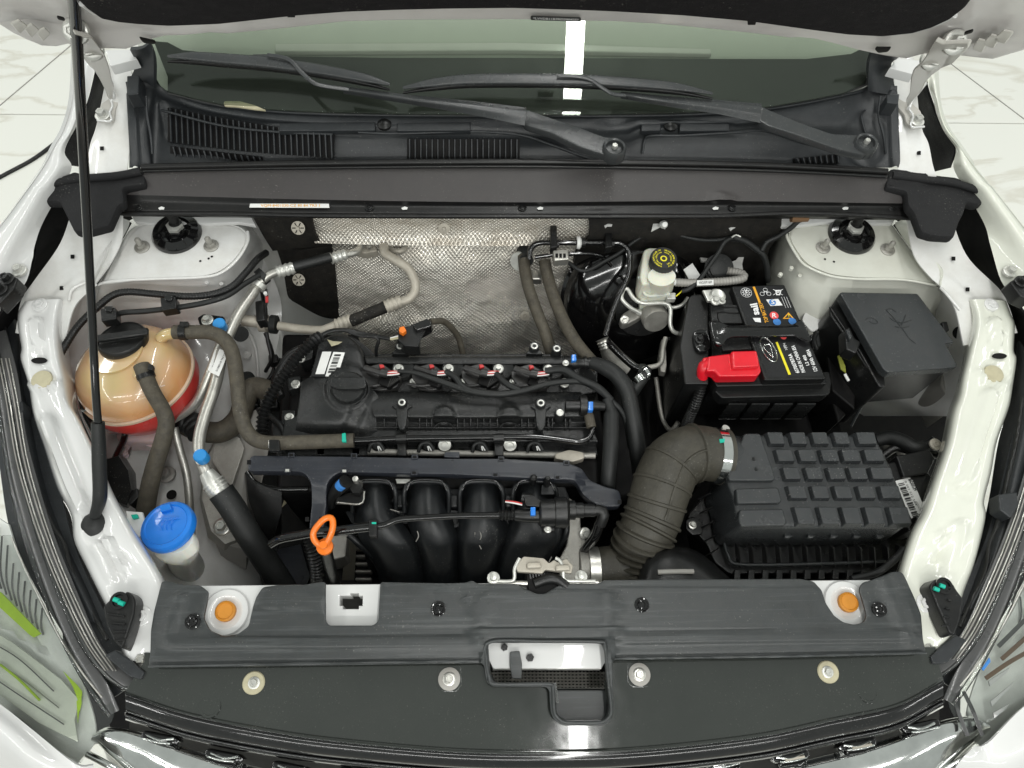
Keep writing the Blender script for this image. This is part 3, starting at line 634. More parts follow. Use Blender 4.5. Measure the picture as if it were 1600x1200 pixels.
# radiator support crossmember (white, seen through the cut-outs of the cover)
slab('crossmember', [(250, 915), (1430, 905), (1430, 1010), (960, 1012), (940, 1045), (770, 1045), (755, 1012), (250, 1015)], -.022, .03, P, body, .003, holes=[[(531, 931), (548, 931), (548, 927), (560, 927), (560, 931), (566, 931), (566, 946), (560, 946), (560, 951), (536, 951), (536, 946), (531, 946)]], hr=0)
for x, y in ((353, 957), (1322, 943)):
    lathe('bolt_boss', (x, y, -.021), [(.036, 0), (.034, .003), (.026, .0035), (.022, .001), (.0005, .001)], P, body, segs=36)
    lathe('orange_plug', (x+1, y-1, -.021), [(.0155, 0), (.0155, .008), (.013, .010), (.0115, .008), (.0005, .0075)], M['orange_plug'], body, segs=28)
# bumper skin at the lower corners
patch('bumper', [[(-60, 1060, -.05), (0, 1100, -.05), (58, 1146, -.055), (118, 1194, -.06), (146, 1196, -.07)], [(-60, 1120, -.05), (0, 1160, -.05), (50, 1200, -.055), (108, 1230, -.08), (150, 1230, -.1)], [(-60, 1300, -.2), (0, 1300, -.2), (50, 1300, -.2), (100, 1300, -.2), (160, 1300, -.2)]], P, body, 16, 12, .004)
patch('bumper', [[(1700, 1030, -.05), (1600, 1104, -.05), (1545, 1160, -.055), (1522, 1166, -.07)], [(1700, 1120, -.05), (1620, 1180, -.06), (1560, 1215, -.08), (1490, 1205, -.1)], [(1700, 1300, -.2), (1600, 1300, -.2), (1520, 1300, -.2), (1450, 1300, -.2)]], P, body, 16, 12, .004)
# windscreen pillars' feet and hinge pockets
patch('pillar_foot', [[(203, 78, .26), (222, 76, .27), (236, 66, .28)], [(212, 100, .22), (232, 95, .24), (240, 92, .25)], [(200, 130, .18), (225, 128, .2), (240, 138, .2)]], M['cowl'], body, 8, 8, .006)
patch('pillar_foot', [[(1404, 90, .26), (1380, 84, .27), (1362, 80, .28)], [(1392, 104, .22), (1368, 102, .24), (1358, 100, .25)], [(1402, 150, .18), (1372, 145, .2), (1356, 142, .2)]], M['cowl'], body, 8, 8, .006)
slab('door_corner', [(164, 78), (206, 77), (214, 92), (172, 103)], .24, .02, P, body, .002)
slab('door_corner', [(1402, 91), (1440, 94), (1428, 116), (1390, 106)], .24, .02, P, body, .002)
patch('hinge_pocket', [[(168, 104, .17), (206, 96, .17)], [(178, 130, .12), (206, 130, .13)], [(186, 165, .14), (204, 165, .14)]], M['deep'], body, 4, 6, .003)
patch('hinge_pocket', [[(1434, 112, .17), (1392, 106, .17)], [(1424, 135, .12), (1396, 135, .13)], [(1414, 168, .14), (1400, 168, .14)]], M['deep'], body, 4, 6, .003)

# ================================================================ hood
hz = (1.74, -1.62, 0)
hood = T('hood', 'raised white hood seen from below, with black insulation and stamped number', 'hood', 800, 40, .25)
hz2 = (hz[0]-.004, hz[1], 0)
edge = [(-60, 20), (0, 44), (40, 62), (67, 73), (90, 74), (108, 70), (118, 76), (140, 79), (165, 77), (199, 78), (243, 66), (262, 62), (290, 61), (358, 54), (462, 44), (540, 35), (631, 33), (800, 32), (960, 35), (1030, 39), (1104, 46), (1180, 54), (1246, 62), (1300, 72), (1340, 80), (1380, 88), (1414, 93), (1440, 86), (1470, 84), (1495, 88), (1549, 94), (1600, 79), (1660, 60)]
slab('hood_panel', edge+[(1660, -260), (-60, -260)], hz, -.02, M['hood_inner'], hood, .003, cut=.03, emb=[(1260, 50, 1400, 66, 12, .004, 10), (200, 55, 330, 42, 12, .004, 10), (-40, 28, 90, 62, 5, .006, 5), (1510, 80, 1640, 60, 5, .006, 5), (20, 20, 90, 45, 14, .008, 5), (1520, 50, 1600, 30, 14, .008, 5)])
ins = [(70, -60), (128, 0), (152, 17), (180, 23), (209, 26), (260, 29), (337, 26), (400, 19), (462, 12), (540, 6), (620, 3), (700, 1), (800, 0), (900, 3), (969, 6), (1070, 12), (1171, 21), (1269, 35), (1330, 43), (1384, 46), (1431, 41), (1462, 32), (1492, 18), (1515, 0), (1560, -60), (1560, -250), (70, -250)]
slab('insulation', ins, (hz[0]-.012, hz[1], 0), .010, M['felt'], hood, .003, r=4)
tube('pressed_edge', [(x, y+5, (hz[0]-.006, hz[1], 0)) for x, y in ins[1:-4]], .0035, M['paint'], hood, segs=8, step=.02)
for a, b in (((448, 4), (446, 20)), ((1172, 24), (1168, 32))):
    slab('slot', [(a[0]-3, a[1]), (a[0]+10, a[1]), (b[0]+14, b[1]+2), (b[0]+2, b[1]+2)], (hz[0]-.01, hz[1], 0), .004, M['deep'], hood, .0005)
for pp in (((216, 56), (243, 62), (240, 65), (222, 63)), ((1368, 72), (1394, 72), (1390, 77), (1374, 79))):
    slab('oval_hole', list(pp), (hz[0]-.006, hz[1], 0), .004, M['deep'], hood, .001, r=3)
for a in ((88, 25), (100, 28)), ((1508, 50), (1522, 46)):
    slab('oval_hole', [(a[0][0], a[0][1]-2), (a[1][0], a[1][1]-2), (a[1][0], a[1][1]+2), (a[0][0], a[0][1]+2)], (hz[0]-.012, hz[1], 0), .003, M['deep'], hood, .001, r=2)
for cx, s in ((54, 1), (1560, -1)):
    for k in range(4):
        x = cx + s*(k*13-24); y = 44+k*5 if s > 0 else 66+(-k)*5+8
    pass
for k in range(3):
    slab('corner_recess', [(14+k*20, 34+k*7), (28+k*20, 28+k*6), (42+k*18, 38+k*6), (30+k*18, 50+k*6)], (hz[0]-.009, hz[1], 0), .003, M['hinge'], hood, .0015, r=3)
    slab('corner_recess', [(1586-k*20, 48+k*7), (1570-k*20, 44+k*7), (1552-k*16, 60+k*7), (1572-k*18, 66+k*7)], (hz[0]-.009, hz[1], 0), .003, M['hinge'], hood, .0015, r=3)
vz = (hz[0]-.0062, hz[1], 0)
vp = slab('number_plate', [(829, 24), (908, 26.5), (908, 31.5), (829, 29)], vz, .002, M['print_black'], hood, .0004, r=3)
text('number', '*LVVDB11B7RD200425*', (833, 28.3), (904, 30.6), (833, 25.0), vz, M['print_white'], vp, .0012, bold=.01)
def hinge(label, arm, foot, b1, b2, bf):
    h = T('hinge', label, None, *bf, .16); h.parent = hood; h.location = WL[h.name]-base(hood)
    slab('hinge_arm', arm, (1.435, -1.2, 0), .006, M['hinge'], h, .0015, r=3)
    slab('hinge_foot', foot, .168, .006, M['hinge'], h, .0015, r=3)
    for b in (b1, b2): bolt(*b, (1.440, -1.2, 0), h, .013, M['zinc'], axis=(0, -.77, .64))
    bolt(*bf, .171, h, .013, M['zinc'])
    return h
hl = hinge('white hood hinge at the corner beside the prop rod', [(112, 44), (140, 52), (160, 78), (168, 100), (172, 120), (176, 130), (174, 150), (168, 152), (165, 142), (148, 108), (136, 97), (124, 82), (120, 70)],
  [(152, 178), (158, 162), (170, 154), (190, 132), (193, 140), (186, 158), (180, 170), (178, 184), (174, 190), (151, 188)], (143, 76), (118, 48), (160, 180))
tube('hinge_flange', [(147, 104, .19), (162, 126, .185), (176, 146, .18), (177, 153, .178)], .004, M['paint'], hl, segs=8)
tube('hinge_flange', [(172, 154, .178), (176, 166, .175), (171, 176, .172), (174, 189, .172), (152, 188, .17)], .002, M['paint'], hl, segs=8)
hr_ = hinge('white hood hinge at the corner behind the fuse box', [(1466, 56), (1478, 62), (1520, 60), (1518, 68), (1492, 94), (1476, 100), (1460, 112), (1450, 122), (1442, 138), (1430, 152), (1420, 165), (1418, 152), (1424, 142), (1426, 118), (1430, 104), (1444, 92)],
  [(1400, 160), (1408, 140), (1416, 145), (1428, 164), (1438, 172), (1443, 184), (1444, 198), (1424, 199), (1416, 190), (1413, 178), (1402, 166)], (1456, 92), (1492, 66), (1433, 189))
tube('hinge_flange', [(1452, 122, .19), (1436, 142, .185), (1424, 158, .18), (1420, 170, .178)], .004, M['paint'], hr_, segs=8)
tube('hinge_flange', [(1420, 170, .178), (1427, 182, .175), (1423, 198, .172), (1444, 198, .17)], .002, M['paint'], hr_, segs=8)
rod = T('hood_prop_rod', 'slim black hood prop rod with rubber sleeve standing beside the coolant tank', 'prop rod', 145, 822, .01)
tube('rod', [(112, -40, .72), (118, 30, .66), (128, 200, .5), (143, 480, .26), (150, 620, .155), (154, 668, .12)], .0058, M['gloss'], rod, segs=14, step=.03)
tube('rubber_sleeve', [(153, 660, .125), (155, 720, .085), (156, 776, .045), (148, 806, .02)], [.0095, .0105, .0105, .008], M['rubber'], rod, segs=16)
lathe('rod_grommet', (147, 820, .006), [(.019, 0), (.020, .006), (.014, .012), (.008, .016), (.0005, .016)], M['rubber'], rod, segs=26)
# ================================================================ windscreen, cowl, wipers
ws = T('windshield', 'dark tinted windshield glass behind the cowl, with black printed border', 'windshield', 800, 172, .16)
gz = (.16-.5*1.0, .50, 0)      # glass plane
gp = [(236, 0), (236, 100), (244, 128), (262, 142), (300, 152), (345, 162), (420, 170), (500, 174), (620, 177), (800, 178), (900, 178), (1040, 176), (1150, 170), (1200, 166), (1260, 156), (1320, 144), (1352, 130), (1362, 100), (1372, 0)]
slab('glass', gp, gz, .004, M['windshield'], ws, .0005, smooth=False)
gz2 = (gz[0]-.006, gz[1], 0)
slab('printed_border', [(262, 120), (240, 64), (262, 66), (285, 78), (340, 84), (460, 88), (600, 90), (800, 90), (1000, 91), (1140, 92), (1260, 92), (1330, 84), (1350, 74), (1364, 74), (1358, 132), (1320, 146), (1200, 168), (1040, 178), (800, 181), (500, 177), (345, 166), (262, 146)], gz2, .0015, M['frit'], ws, .0003)
slab('dashboard', [(200, -10), (240, 200), (1360, 200), (1400, -10)], (gz[0]-.035, gz[1]-.02, 0), .01, M['dash'], ws, .002)
slab('dash_edge', [(430, 68), (800, 66), (1110, 76), (1112, 84), (800, 78), (430, 80)], (gz[0]-.02, gz[1]-.02, 0), .01, M['hood_inner'], ws, .002)

cowl = T('cowl_panel', 'dark grey plastic cowl panel with slotted air intakes below the windshield', 'cowl', 800, 250, .08)
cz = {}
patch('cowl_tray', [[(196, 128, .2), (240, 122, .2), (262, 143, .178), (345, 164, .172), (500, 176, .166), (800, 180, .165), (1040, 178, .166), (1200, 168, .172), (1330, 144, .18), (1360, 134, .19), (1402, 134, .2)],
  [(198, 140, .19), (236, 134, .19), (262, 152, .17), (345, 176, .166), (500, 190, .16), (800, 196, .158), (1040, 194, .16), (1200, 186, .166), (1330, 158, .172), (1368, 148, .185), (1402, 148, .19)],
  [(200, 165, .17), (232, 160, .165), (256, 166, .15), (345, 188, .148), (500, 204, .146), (800, 212, .145), (1040, 205, .146), (1200, 200, .15), (1330, 190, .155), (1372, 180, .165), (1404, 170, .175)],
  [(202, 210, .15), (228, 205, .145), (250, 205, .125), (345, 224, .125), (500, 232, .125), (800, 232, .12), (1040, 232, .12), (1200, 232, .12), (1330, 225, .12), (1374, 220, .14), (1404, 215, .15)],
  [(202, 262, .12), (234, 262, .11), (250, 262, .10), (345, 262, .1), (500, 262, .1), (800, 262, .095), (1040, 262, .1), (1200, 262, .1), (1330, 262, .1), (1374, 262, .11), (1404, 262, .12)]], M['cowl'], cowl, 150, 50, .003,
  emb=[(206, 150, 212, 255, 6, .006, 3), (1394, 150, 1398, 255, 6, .006, 3), (255, 165, 262, 210, 4, .006, 5), (430, 205, 585, 205, 9, .004, 3), (625, 205, 740, 206, 8, .004, 3), (1000, 202, 1030, 200, 12, .004, 4), (1062, 200, 1140, 204, 10, .004, 3), (1005, 225, 1240, 232, 16, .003, 8), (600, 196, 600, 205, 6, .004, 3), (1047, 196, 1047, 204, 6, .004, 3), (960, 215, 960, 240, 26, -.008, 12), (1352, 205, 1352, 230, 24, -.006, 10)])
def grille(x0, x1, yt0, yt1, yb0, yb1, z0, z1, n, lean=0):
    vz_ = .14
    back = patch('intake_opening', [[(x0, yt0, z0+.0025), ((x0+x1)/2, (yt0+yt1)/2+3*(abs(yt1-yt0) > 20), z0+.0025), (x1, yt1, z0+.0025)], [(x0, yb0, z1+.0025), ((x0+x1)/2, (yb0+yb1)/2+3*(abs(yt1-yt0) > 20), z1+.0025), (x1, yb1, z1+.0025)]], M['deep'], cowl, 12, 4, .002)
    me = None
    for k in range(n):
        t = (k+.5)/n; x = x0+(x1-x0)*t; a = yt0+(yt1-yt0)*t; b = yb0+(yb1-yb0)*t
        bump = 12*t*(1-t) if abs(yt1-yt0) > 20 else 0
        A = W(x, a+bump, z0+.006); B = W(x+lean, b+bump, z1+.006)
        box('slat', A, B, .0028, .008, M['cowl'], cowl, .0006)
grille(262, 522, 168, 210, 222, 247, .150, .118, 29, 2)
grille(266, 410, 228, 246, 243, 256, .116, .104, 15, 4)
grille(636, 812, 217, 217, 250, 250, .137, .108, 20)
grille(1240, 1312, 248, 240, 256, 256, .112, .104, 8, 2)
tube('wash_edge', [(262, 144, .182), (345, 165, .175), (500, 178, .169), (800, 181, .168), (1040, 180, .169), (1200, 170, .175), (1330, 146, .184), (1356, 136, .19)], .0028, M['cowl'], cowl, segs=8, step=.01)
for x in (202, 1390):
    s = 1 if x < 800 else -1
    frustum('side_post', [(x-4, 118 if s > 0 else 148), (x+16, 118 if s > 0 else 146), (x+14, 146 if s > 0 else 162), (x-4, 148 if s > 0 else 160)], .215, .03, M['cowl'], cowl, 1.05, .002)
for pts in ([(560, 207, .157), (617, 209, .155), (740, 206, .155), (812, 211, .152), (860, 226, .137), (925, 250, .115)], [(1004, 240, .125), (1008, 218, .14), (1018, 212, .15), (1062, 212, .154), (1150, 207, .157), (1196, 205, .155), (1250, 222, .14), (1320, 240, .122)], [(252, 172, .16), (345, 196, .156), (430, 206, .154), (520, 210, .155)], [(1352, 172, .176), (1346, 180, .165), (1350, 200, .15), (1354, 212, .14)], [(1376, 150, .2), (1373, 180, .18), (1380, 210, .16), (1384, 240, .13)], [(228, 150, .19), (230, 180, .17), (236, 215, .15), (238, 240, .13)]):
    tube('cowl_edge', pts, .0024, M['cowl'], cowl, segs=8, step=.006)
for x0, x1 in ((436, 586), (620, 735), (1002, 1033), (1062, 1140)):
    frustum('cowl_pad', [(x0, 192), (x1, 190), (x1, 203), (x0, 204)], .162, .012, M['cowl'], cowl, 1.01, .002)
lathe('washer_clip', (601, 197, .155), [(.012, 0), (.013, .006), (.008, .010), (.0005, .011)], M['black'], cowl, segs=18)
lathe('washer_clip', (1047, 199, .155), [(.012, 0), (.013, .006), (.008, .010), (.0005, .011)], M['black'], cowl, segs=18)
slab('white_wash_mark', [(349, 159), (356, 155), (372, 157), (398, 164), (416, 172), (396, 170), (370, 166), (350, 165)], .181, .004, M['cream'], cowl, .001, r=3)
# the deep seal carrier in front of the cowl
sb = T('seal_carrier', 'long brown-grey plastic panel with rubber lip across the back of the bay', 'panel', 800, 320, .07)
sz = (.075-.42*.9, .42, 0)
face = [[(228, 262, .118), (500, 256, .122), (800, 254, .123), (1100, 258, .122), (1386, 268, .118)], [(222, 276, .11), (500, 268, .114), (800, 266, .115), (1100, 270, .114), (1388, 282, .11)],
  [(200, 292, .10), (500, 290, .102), (800, 290, .103), (1100, 292, .102), (1412, 300, .10)], [(192, 304, .092), (500, 312, .09), (800, 316, .09), (1100, 314, .09), (1420, 318, .09)], [(190, 316, .082), (500, 322, .078), (800, 323, .078), (1100, 322, .078), (1424, 324, .08)],
  [(183, 330, .076), (500, 334, .072), (800, 335, .072), (1100, 335, .072), (1427, 338, .076)], [(184, 338, .055), (500, 341, .05), (800, 342, .05), (1100, 341, .05), (1426, 344, .055)]]
patch('face', face[:4], M['seal'], sb, 120, 24, .004, emb=[(1122, 312, 1132, 312, 10, .004, 3), (276, 312, 190, 318, 1, 0, 1)])
patch('flange', face[3:], M['seal_dark'], sb, 120, 14, .004)
tube('rubber_lip', [(222, 261, .125), (350, 258, .129), (500, 255, .130), (800, 253, .131), (1100, 256, .130), (1260, 261, .129), (1386, 268, .125)], .0058, M['seal_dark'], sb, segs=10, step=.02)
tube('rubber_lip', [(224, 267, .119), (350, 264, .122), (500, 262, .123), (800, 260, .124), (1100, 264, .123), (1260, 269, .122), (1386, 276, .119)], .0035, M['black'], sb, segs=10, step=.02)
tube('lower_lip', [(183, 334, .074), (350, 334, .073), (500, 337, .07), (800, 338, .07), (1100, 338, .07), (1260, 333, .074), (1427, 341, .074)], .0045, M['seal_dark'], sb, segs=10, step=.02)
for x in (216, 577, 816, 1144, 1394): clip(x, 324, .079, sb, .008, M['black'])
for x in (252, 632, 844, 1118, 1321): slab('slot_hole', [(x-5, 325), (x, 322.5), (x+5, 324), (x+4, 327), (x-3, 327.5)], .0795, .001, M['white'], sb, .0002)
st = quad('part_sticker', [(391, 319), (514, 319), (515, 325.5), (390, 325)], .0805, M['sticker'], sb, .0015)
text('lettering', 'VQM-8401030-CZ 80 84 TR3 1', (408, 324), (500, 324), (408, 320), .0805, M['print_orange'], st, .0022, bold=.0)
def foamend(label, pts, ridge):
    f = T('foam_seal_block', label, 'foam block', *ridge[0], .09, 'foam blocks closing the ends of the cowl')
    slab('block', pts, .112, .022, M['foam'], f, .006, r=5, cut=.012, emb=[(*ridge[0], *ridge[1], 5, .008, 6)])
    tube('lip', [(*p, .118) for p in ridge], .007, M['foam'], f, segs=10)
    return f
foamend('black foam block at the cowl end beside the prop rod', [(61, 285), (68, 280), (91, 283), (118, 270), (182, 267), (219, 258), (226, 270), (227, 287), (191, 292), (194, 315), (184, 320), (170, 352), (135, 361), (115, 361), (92, 314), (62, 314), (57, 304)], ((70, 290), (120, 280), (180, 275), (220, 268)))
foamend('black foam block at the cowl end above the fuse box', [(1388, 265), (1420, 268), (1460, 272), (1496, 276), (1520, 290), (1536, 287), (1540, 300), (1539, 316), (1528, 319), (1512, 314), (1508, 330), (1500, 345), (1492, 370), (1460, 368), (1440, 362), (1428, 330), (1419, 320), (1417, 298), (1384, 292)], ((1394, 274), (1440, 280), (1490, 286), (1530, 298)))
# wipers
def wiper(label, arm, elbow, pivot, blade, clipc, hole):
    wv = T('windshield_wiper', label, 'wiper', *pivot, .14, 'windshield wipers')
    # lower arm: tapered blade of metal from pivot to elbow
    zs = .195
    slab('arm_base', arm, zs, .016, M['wiper'], wv, .004, r=5)
    patch('arm_channel', elbow, M['wiper'], wv, 10, 30, .004)
    tube('arm_rod', hole, .0042, M['wiper'], wv, segs=10, flat=.6)
    lathe('pivot_cap', (*pivot, .198), [(.021, -.018), (.021, .002), (.0185, .006), (.0155, .004), (.015, -.004), (.0005, -.004)], M['wiper'], wv, segs=30)
    bolt(*pivot, .193, wv, .0085, M['zinc'], tall=.9, name='pivot_nut')
    tube('blade_spoiler', blade, [.003, .0095, .0115, .0125, .0115, .0095, .003], M['wiper'], wv, segs=12, flat=.55, step=.008)
    tube('blade_rubber', [(x, y+8, z-.010) for x, y, z in blade], [.002, .005, .006, .006, .006, .005, .002], M['seal_dark'], wv, segs=8, step=.01)
    frustum('blade_clip', clipc, .235, .012, M['wiper'], wv, 1.05, .002)
    return wv
wiper('wiper with the longer arm, its pivot near the middle of the cowl', [(818, 168), (828, 172), (900, 196), (945, 213), (962, 214), (974, 222), (974, 238), (962, 246), (946, 242), (905, 229), (860, 207), (824, 196), (816, 190)],
  [[(538, 135, .232), (538, 140, .236), (536, 146, .225)], [(640, 148, .228), (640, 155, .232), (640, 163, .22)], [(740, 158, .22), (740, 166, .224), (740, 180, .21)], [(822, 168, .208), (822, 176, .212), (820, 196, .196)]],
  (960, 232), [(262, 88, .262), (300, 88, .262), (350, 92, .258), (420, 98, .252), (500, 109, .248), (570, 122, .244), (609, 132, .242)], [(394, 84), (418, 84), (416, 92), (396, 92)],
  [(418, 86, .262), (440, 89, .262), (456, 96, .26), (470, 112, .255), (488, 128, .25), (504, 134, .245), (545, 140, .235)])
wiper('wiper with the shorter arm, its pivot at the cowl end beside the fuse box', [(1188, 163), (1200, 170), (1260, 194), (1300, 208), (1345, 210), (1362, 214), (1368, 226), (1364, 236), (1350, 242), (1310, 233), (1250, 212), (1200, 196), (1186, 188)],
  [[(970, 143, .232), (970, 148, .236), (970, 154, .225)], [(1040, 150, .226), (1040, 157, .23), (1040, 166, .22)], [(1120, 156, .218), (1120, 164, .222), (1120, 178, .21)], [(1190, 162, .208), (1190, 172, .212), (1188, 192, .196)]],
  (1353, 224), [(630, 137, .236), (680, 129, .242), (740, 124, .246), (850, 124, .248), (950, 127, .246), (1050, 135, .24), (1113, 146, .234)], [(845, 116), (871, 116), (870, 123), (846, 123)],
  [(871, 118, .26), (905, 120, .258), (925, 126, .255), (942, 138, .25), (958, 147, .245), (976, 149, .236)])
# ================================================================ firewall insulation
hs = T('heat_shield', 'embossed aluminium heat shield foil on the firewall behind the engine', 'heat shield', 700, 540, -.3)
patch('upper_foil', [[(486, 338, .035), (600, 338, .035), (700, 338, .035), (810, 338, .035), (922, 338, .035)], [(488, 360, -.01), (600, 360, -.008), (700, 362, -.008), (810, 362, -.01), (920, 362, -.01)], [(492, 380, -.035), (600, 383, -.03), (700, 384, -.028), (810, 384, -.03), (918, 380, -.04)]], M['foil_stained'], hs, 60, 20, .002)
patch('lower_foil', [[(514, 378, -.055), (600, 380, -.05), (700, 382, -.048), (810, 382, -.05), (900, 384, -.06)], [(522, 420, -.13), (610, 425, -.11), (700, 425, -.10), (800, 425, -.11), (893, 425, -.14)], [(528, 480, -.24), (600, 480, -.22), (700, 480, -.20), (800, 480, -.22), (895, 480, -.25)],
  [(535, 520, -.31), (620, 520, -.27), (700, 520, -.26), (800, 520, -.28), (900, 520, -.33)], [(540, 570, -.42), (620, 570, -.38), (700, 570, -.37), (800, 570, -.38), (910, 570, -.44)]], M['foil'], hs, 60, 50, .002,
  emb=[(640, 395, 655, 440, 14, .012, 14), (820, 400, 840, 420, 20, .014, 16), (560, 410, 600, 470, 18, -.01, 16), (700, 400, 720, 510, 20, .006, 18), (780, 440, 760, 520, 14, -.006, 14)])
for x, y, z in ((694, 357, -.0), (820, 493, -.24), (606, 384, -.05)):
    lathe('push_washer', (x, y, z+.006), [(.011, 0), (.011, .002), (.004, .003), (.003, .006), (.0005, .006)], M['tan_metal'], hs, axis=(0, -.75, .65), segs=18)
def firemat(label, rows, wx):
    m = T('insulation_mat', label, 'insulation mat', rows[-1][0][0], rows[-1][0][1], rows[-1][0][2], 'black firewall mats')
    patch('felt_mat', rows, M['mat_black'], m, 20, 20, .008)
    for x, y, z in wx:
        b = lathe('push_washer', (x, y, z+.008), [(.013, 0), (.013, .0015), (.004, .002), (.003, .005), (.0005, .005)], M['tan_metal'], m, axis=(0, -.75, .65), segs=18)
        for k in range(6):
            a = k*math.pi/3; p = W(x, y, z+.008); mm = axmat((0, -.75, .65))
            box('washer_slot', p+mm@Vector((math.cos(a)*.005, math.sin(a)*.005, .0023)), p+mm@Vector((math.cos(a)*.011, math.sin(a)*.011, .0023)), .0016, .0012, M['deep'], b, 0)
    return m
firemat('black felt mat on the firewall above the air conditioning hose, with pale washer', [[(394, 337, .03), (486, 338, .045)], [(412, 370, -.02), (494, 370, -.015)], [(426, 392, -.06), (512, 384, -.05)]], [(466, 356, .012)])
firemat('black felt mat on the firewall behind the two air conditioning hoses', [[(432, 388, -.07), (474, 390, -.06), (518, 386, -.05)], [(442, 420, -.13), (480, 425, -.12), (524, 420, -.12)], [(449, 460, -.20), (490, 465, -.20), (528, 465, -.21)], [(456, 470, -.22), (500, 494, -.26), (534, 500, -.28)]], [(467, 437, -.14)])
fm = T('insulation_mat', 'wide black felt mat on the firewall behind the brake fluid reservoir', 'insulation mat', 1060, 400, -.05, 'black firewall mats')
patch('felt_mat', [[(920, 338, .045), (1060, 338, .045), (1222, 338, .045)], [(920, 370, -.0), (1060, 370, .0), (1218, 365, .0)], [(900, 400, -.07), (1060, 392, -.05), (1200, 395, -.06)], [(895, 440, -.16), (1060, 430, -.14), (1200, 430, -.14)], [(895, 540, -.4), (1060, 540, -.4), (1200, 520, -.36)]], M['mat_black'], fm, 30, 30, .008)
slab('stud_plate', [(1022, 342), (1044, 341), (1040, 356), (1034, 352), (1018, 360)], .03, .006, M['white'], fm, .001)
lathe('white_stud', (1035, 351, .035), [(.007, 0), (.008, .012), (.005, .02), (.0005, .02)], M['white'], fm, segs=14, axis=(0, -.6, .8))

# ================================================================ engine
eng = T('engine_block', 'dark cast engine block mostly hidden below the plastic valve cover', 'engine', 690, 720, -.4)
frustum('block', [(455, 585), (930, 585), (960, 760), (430, 770)], -.13, .35, M['deep'], eng, 1.0, .01)
frustum('gearbox', [(960, 560), (1120, 560), (1100, 760), (950, 790)], -.34, .2, M['deep'], eng, 1.0, .02)
frustum('timing_case', [(440, 520), (560, 520), (560, 760), (430, 760)], -.15, .3, M['deep'], eng, 1.0, .01)
for k in range(9):
    frustum('injector_rib', [(440+k*55, 700), (452+k*55, 700), (452+k*55, 712), (440+k*55, 712)], -.115, .03, M['engine'], eng, 1.0, .001)
frustum('head_side', [(440, 676), (930, 676), (935, 712), (430, 712)], -.115, .08, M['engine'], eng, 1.0, .003)
tube('injector_rail', [(575, 706, -.10), (930, 712, -.10)], .006, M['castalu'], eng, segs=12)
for x in (695, 797):
    lathe('rail_boss', (x, 700, -.105), [(.015, -.02), (.015, .006), (.0125, .010), (.0005, .010)], M['black'], eng, segs=24)
    lathe('boss_washer', (x, 696, -.092), [(.0115, 0), (.0115, .002), (.0065, .0022), (.006, 0), (.0005, -.001)], M['zinc'], eng, segs=24)
for x in (590, 668, 752, 838):
    lathe('injector_plug', (x, 700, -.10), [(.009, -.01), (.009, .006), (.006, .010), (.0005, .010)], M['engine'], eng, segs=14)
    tube('injector_lead', [(x+10, 703, -.09), (x+2, 692, -.082), (x-10, 694, -.08), (x-14, 706, -.09)], .0035, M['rubber'], eng, segs=8, step=.004)
    for d in (-2, 2): tube('white_wire', [(x+4+d, 704, -.088), (x+1+d*.4, 697, -.084)], .0011, M['white'], eng, segs=5)
slab('cast_bracket', [(868, 708), (890, 702), (912, 706), (914, 716), (895, 722), (866, 716)], -.085, .02, M['tan_metal'], eng, .003, r=4)

for x, y in ((462, 600), (452, 652), (470, 560), (446, 690), (430, 700)):
    bolt(x, y, -.09, eng, .0085, M['zinc'])
for q in ([(440, 640), (462, 640), (462, 662), (438, 664)], [(448, 590), (470, 586), (470, 604), (450, 610)], [(424, 660), (440, 656), (442, 690), (424, 694)], [(470, 548), (490, 545), (488, 560), (468, 566)]):
    frustum('side_lug', q, -.105, .05, M['engine'], eng, 1.02, .003, r=3)
tube('side_cable', [(470, 545, -.08), (452, 556, -.09), (436, 580, -.10), (430, 600, -.11), (440, 620, -.11)], .008, M['black'], eng, segs=12)
tube('side_cable', [(404, 640, -.13), (420, 648, -.11), (440, 668, -.10), (446, 690, -.11)], .005, M['rubber'], eng, segs=10)
vc = T('valve_cover', 'black ribbed plastic valve cover on top of the engine', 'engine cover', 690, 660, -.1)
E_ = M['engine']
slab('cover_base', [(500, 531), (520, 521), (540, 521), (560, 530), (575, 543), (586, 552), (700, 552), (880, 552), (884, 560), (934, 562), (934, 612), (905, 618), (915, 640), (936, 690), (438, 690), (444, 655), (462, 650), (470, 596), (484, 588)], -.088, .05, E_, vc, .004, r=3)
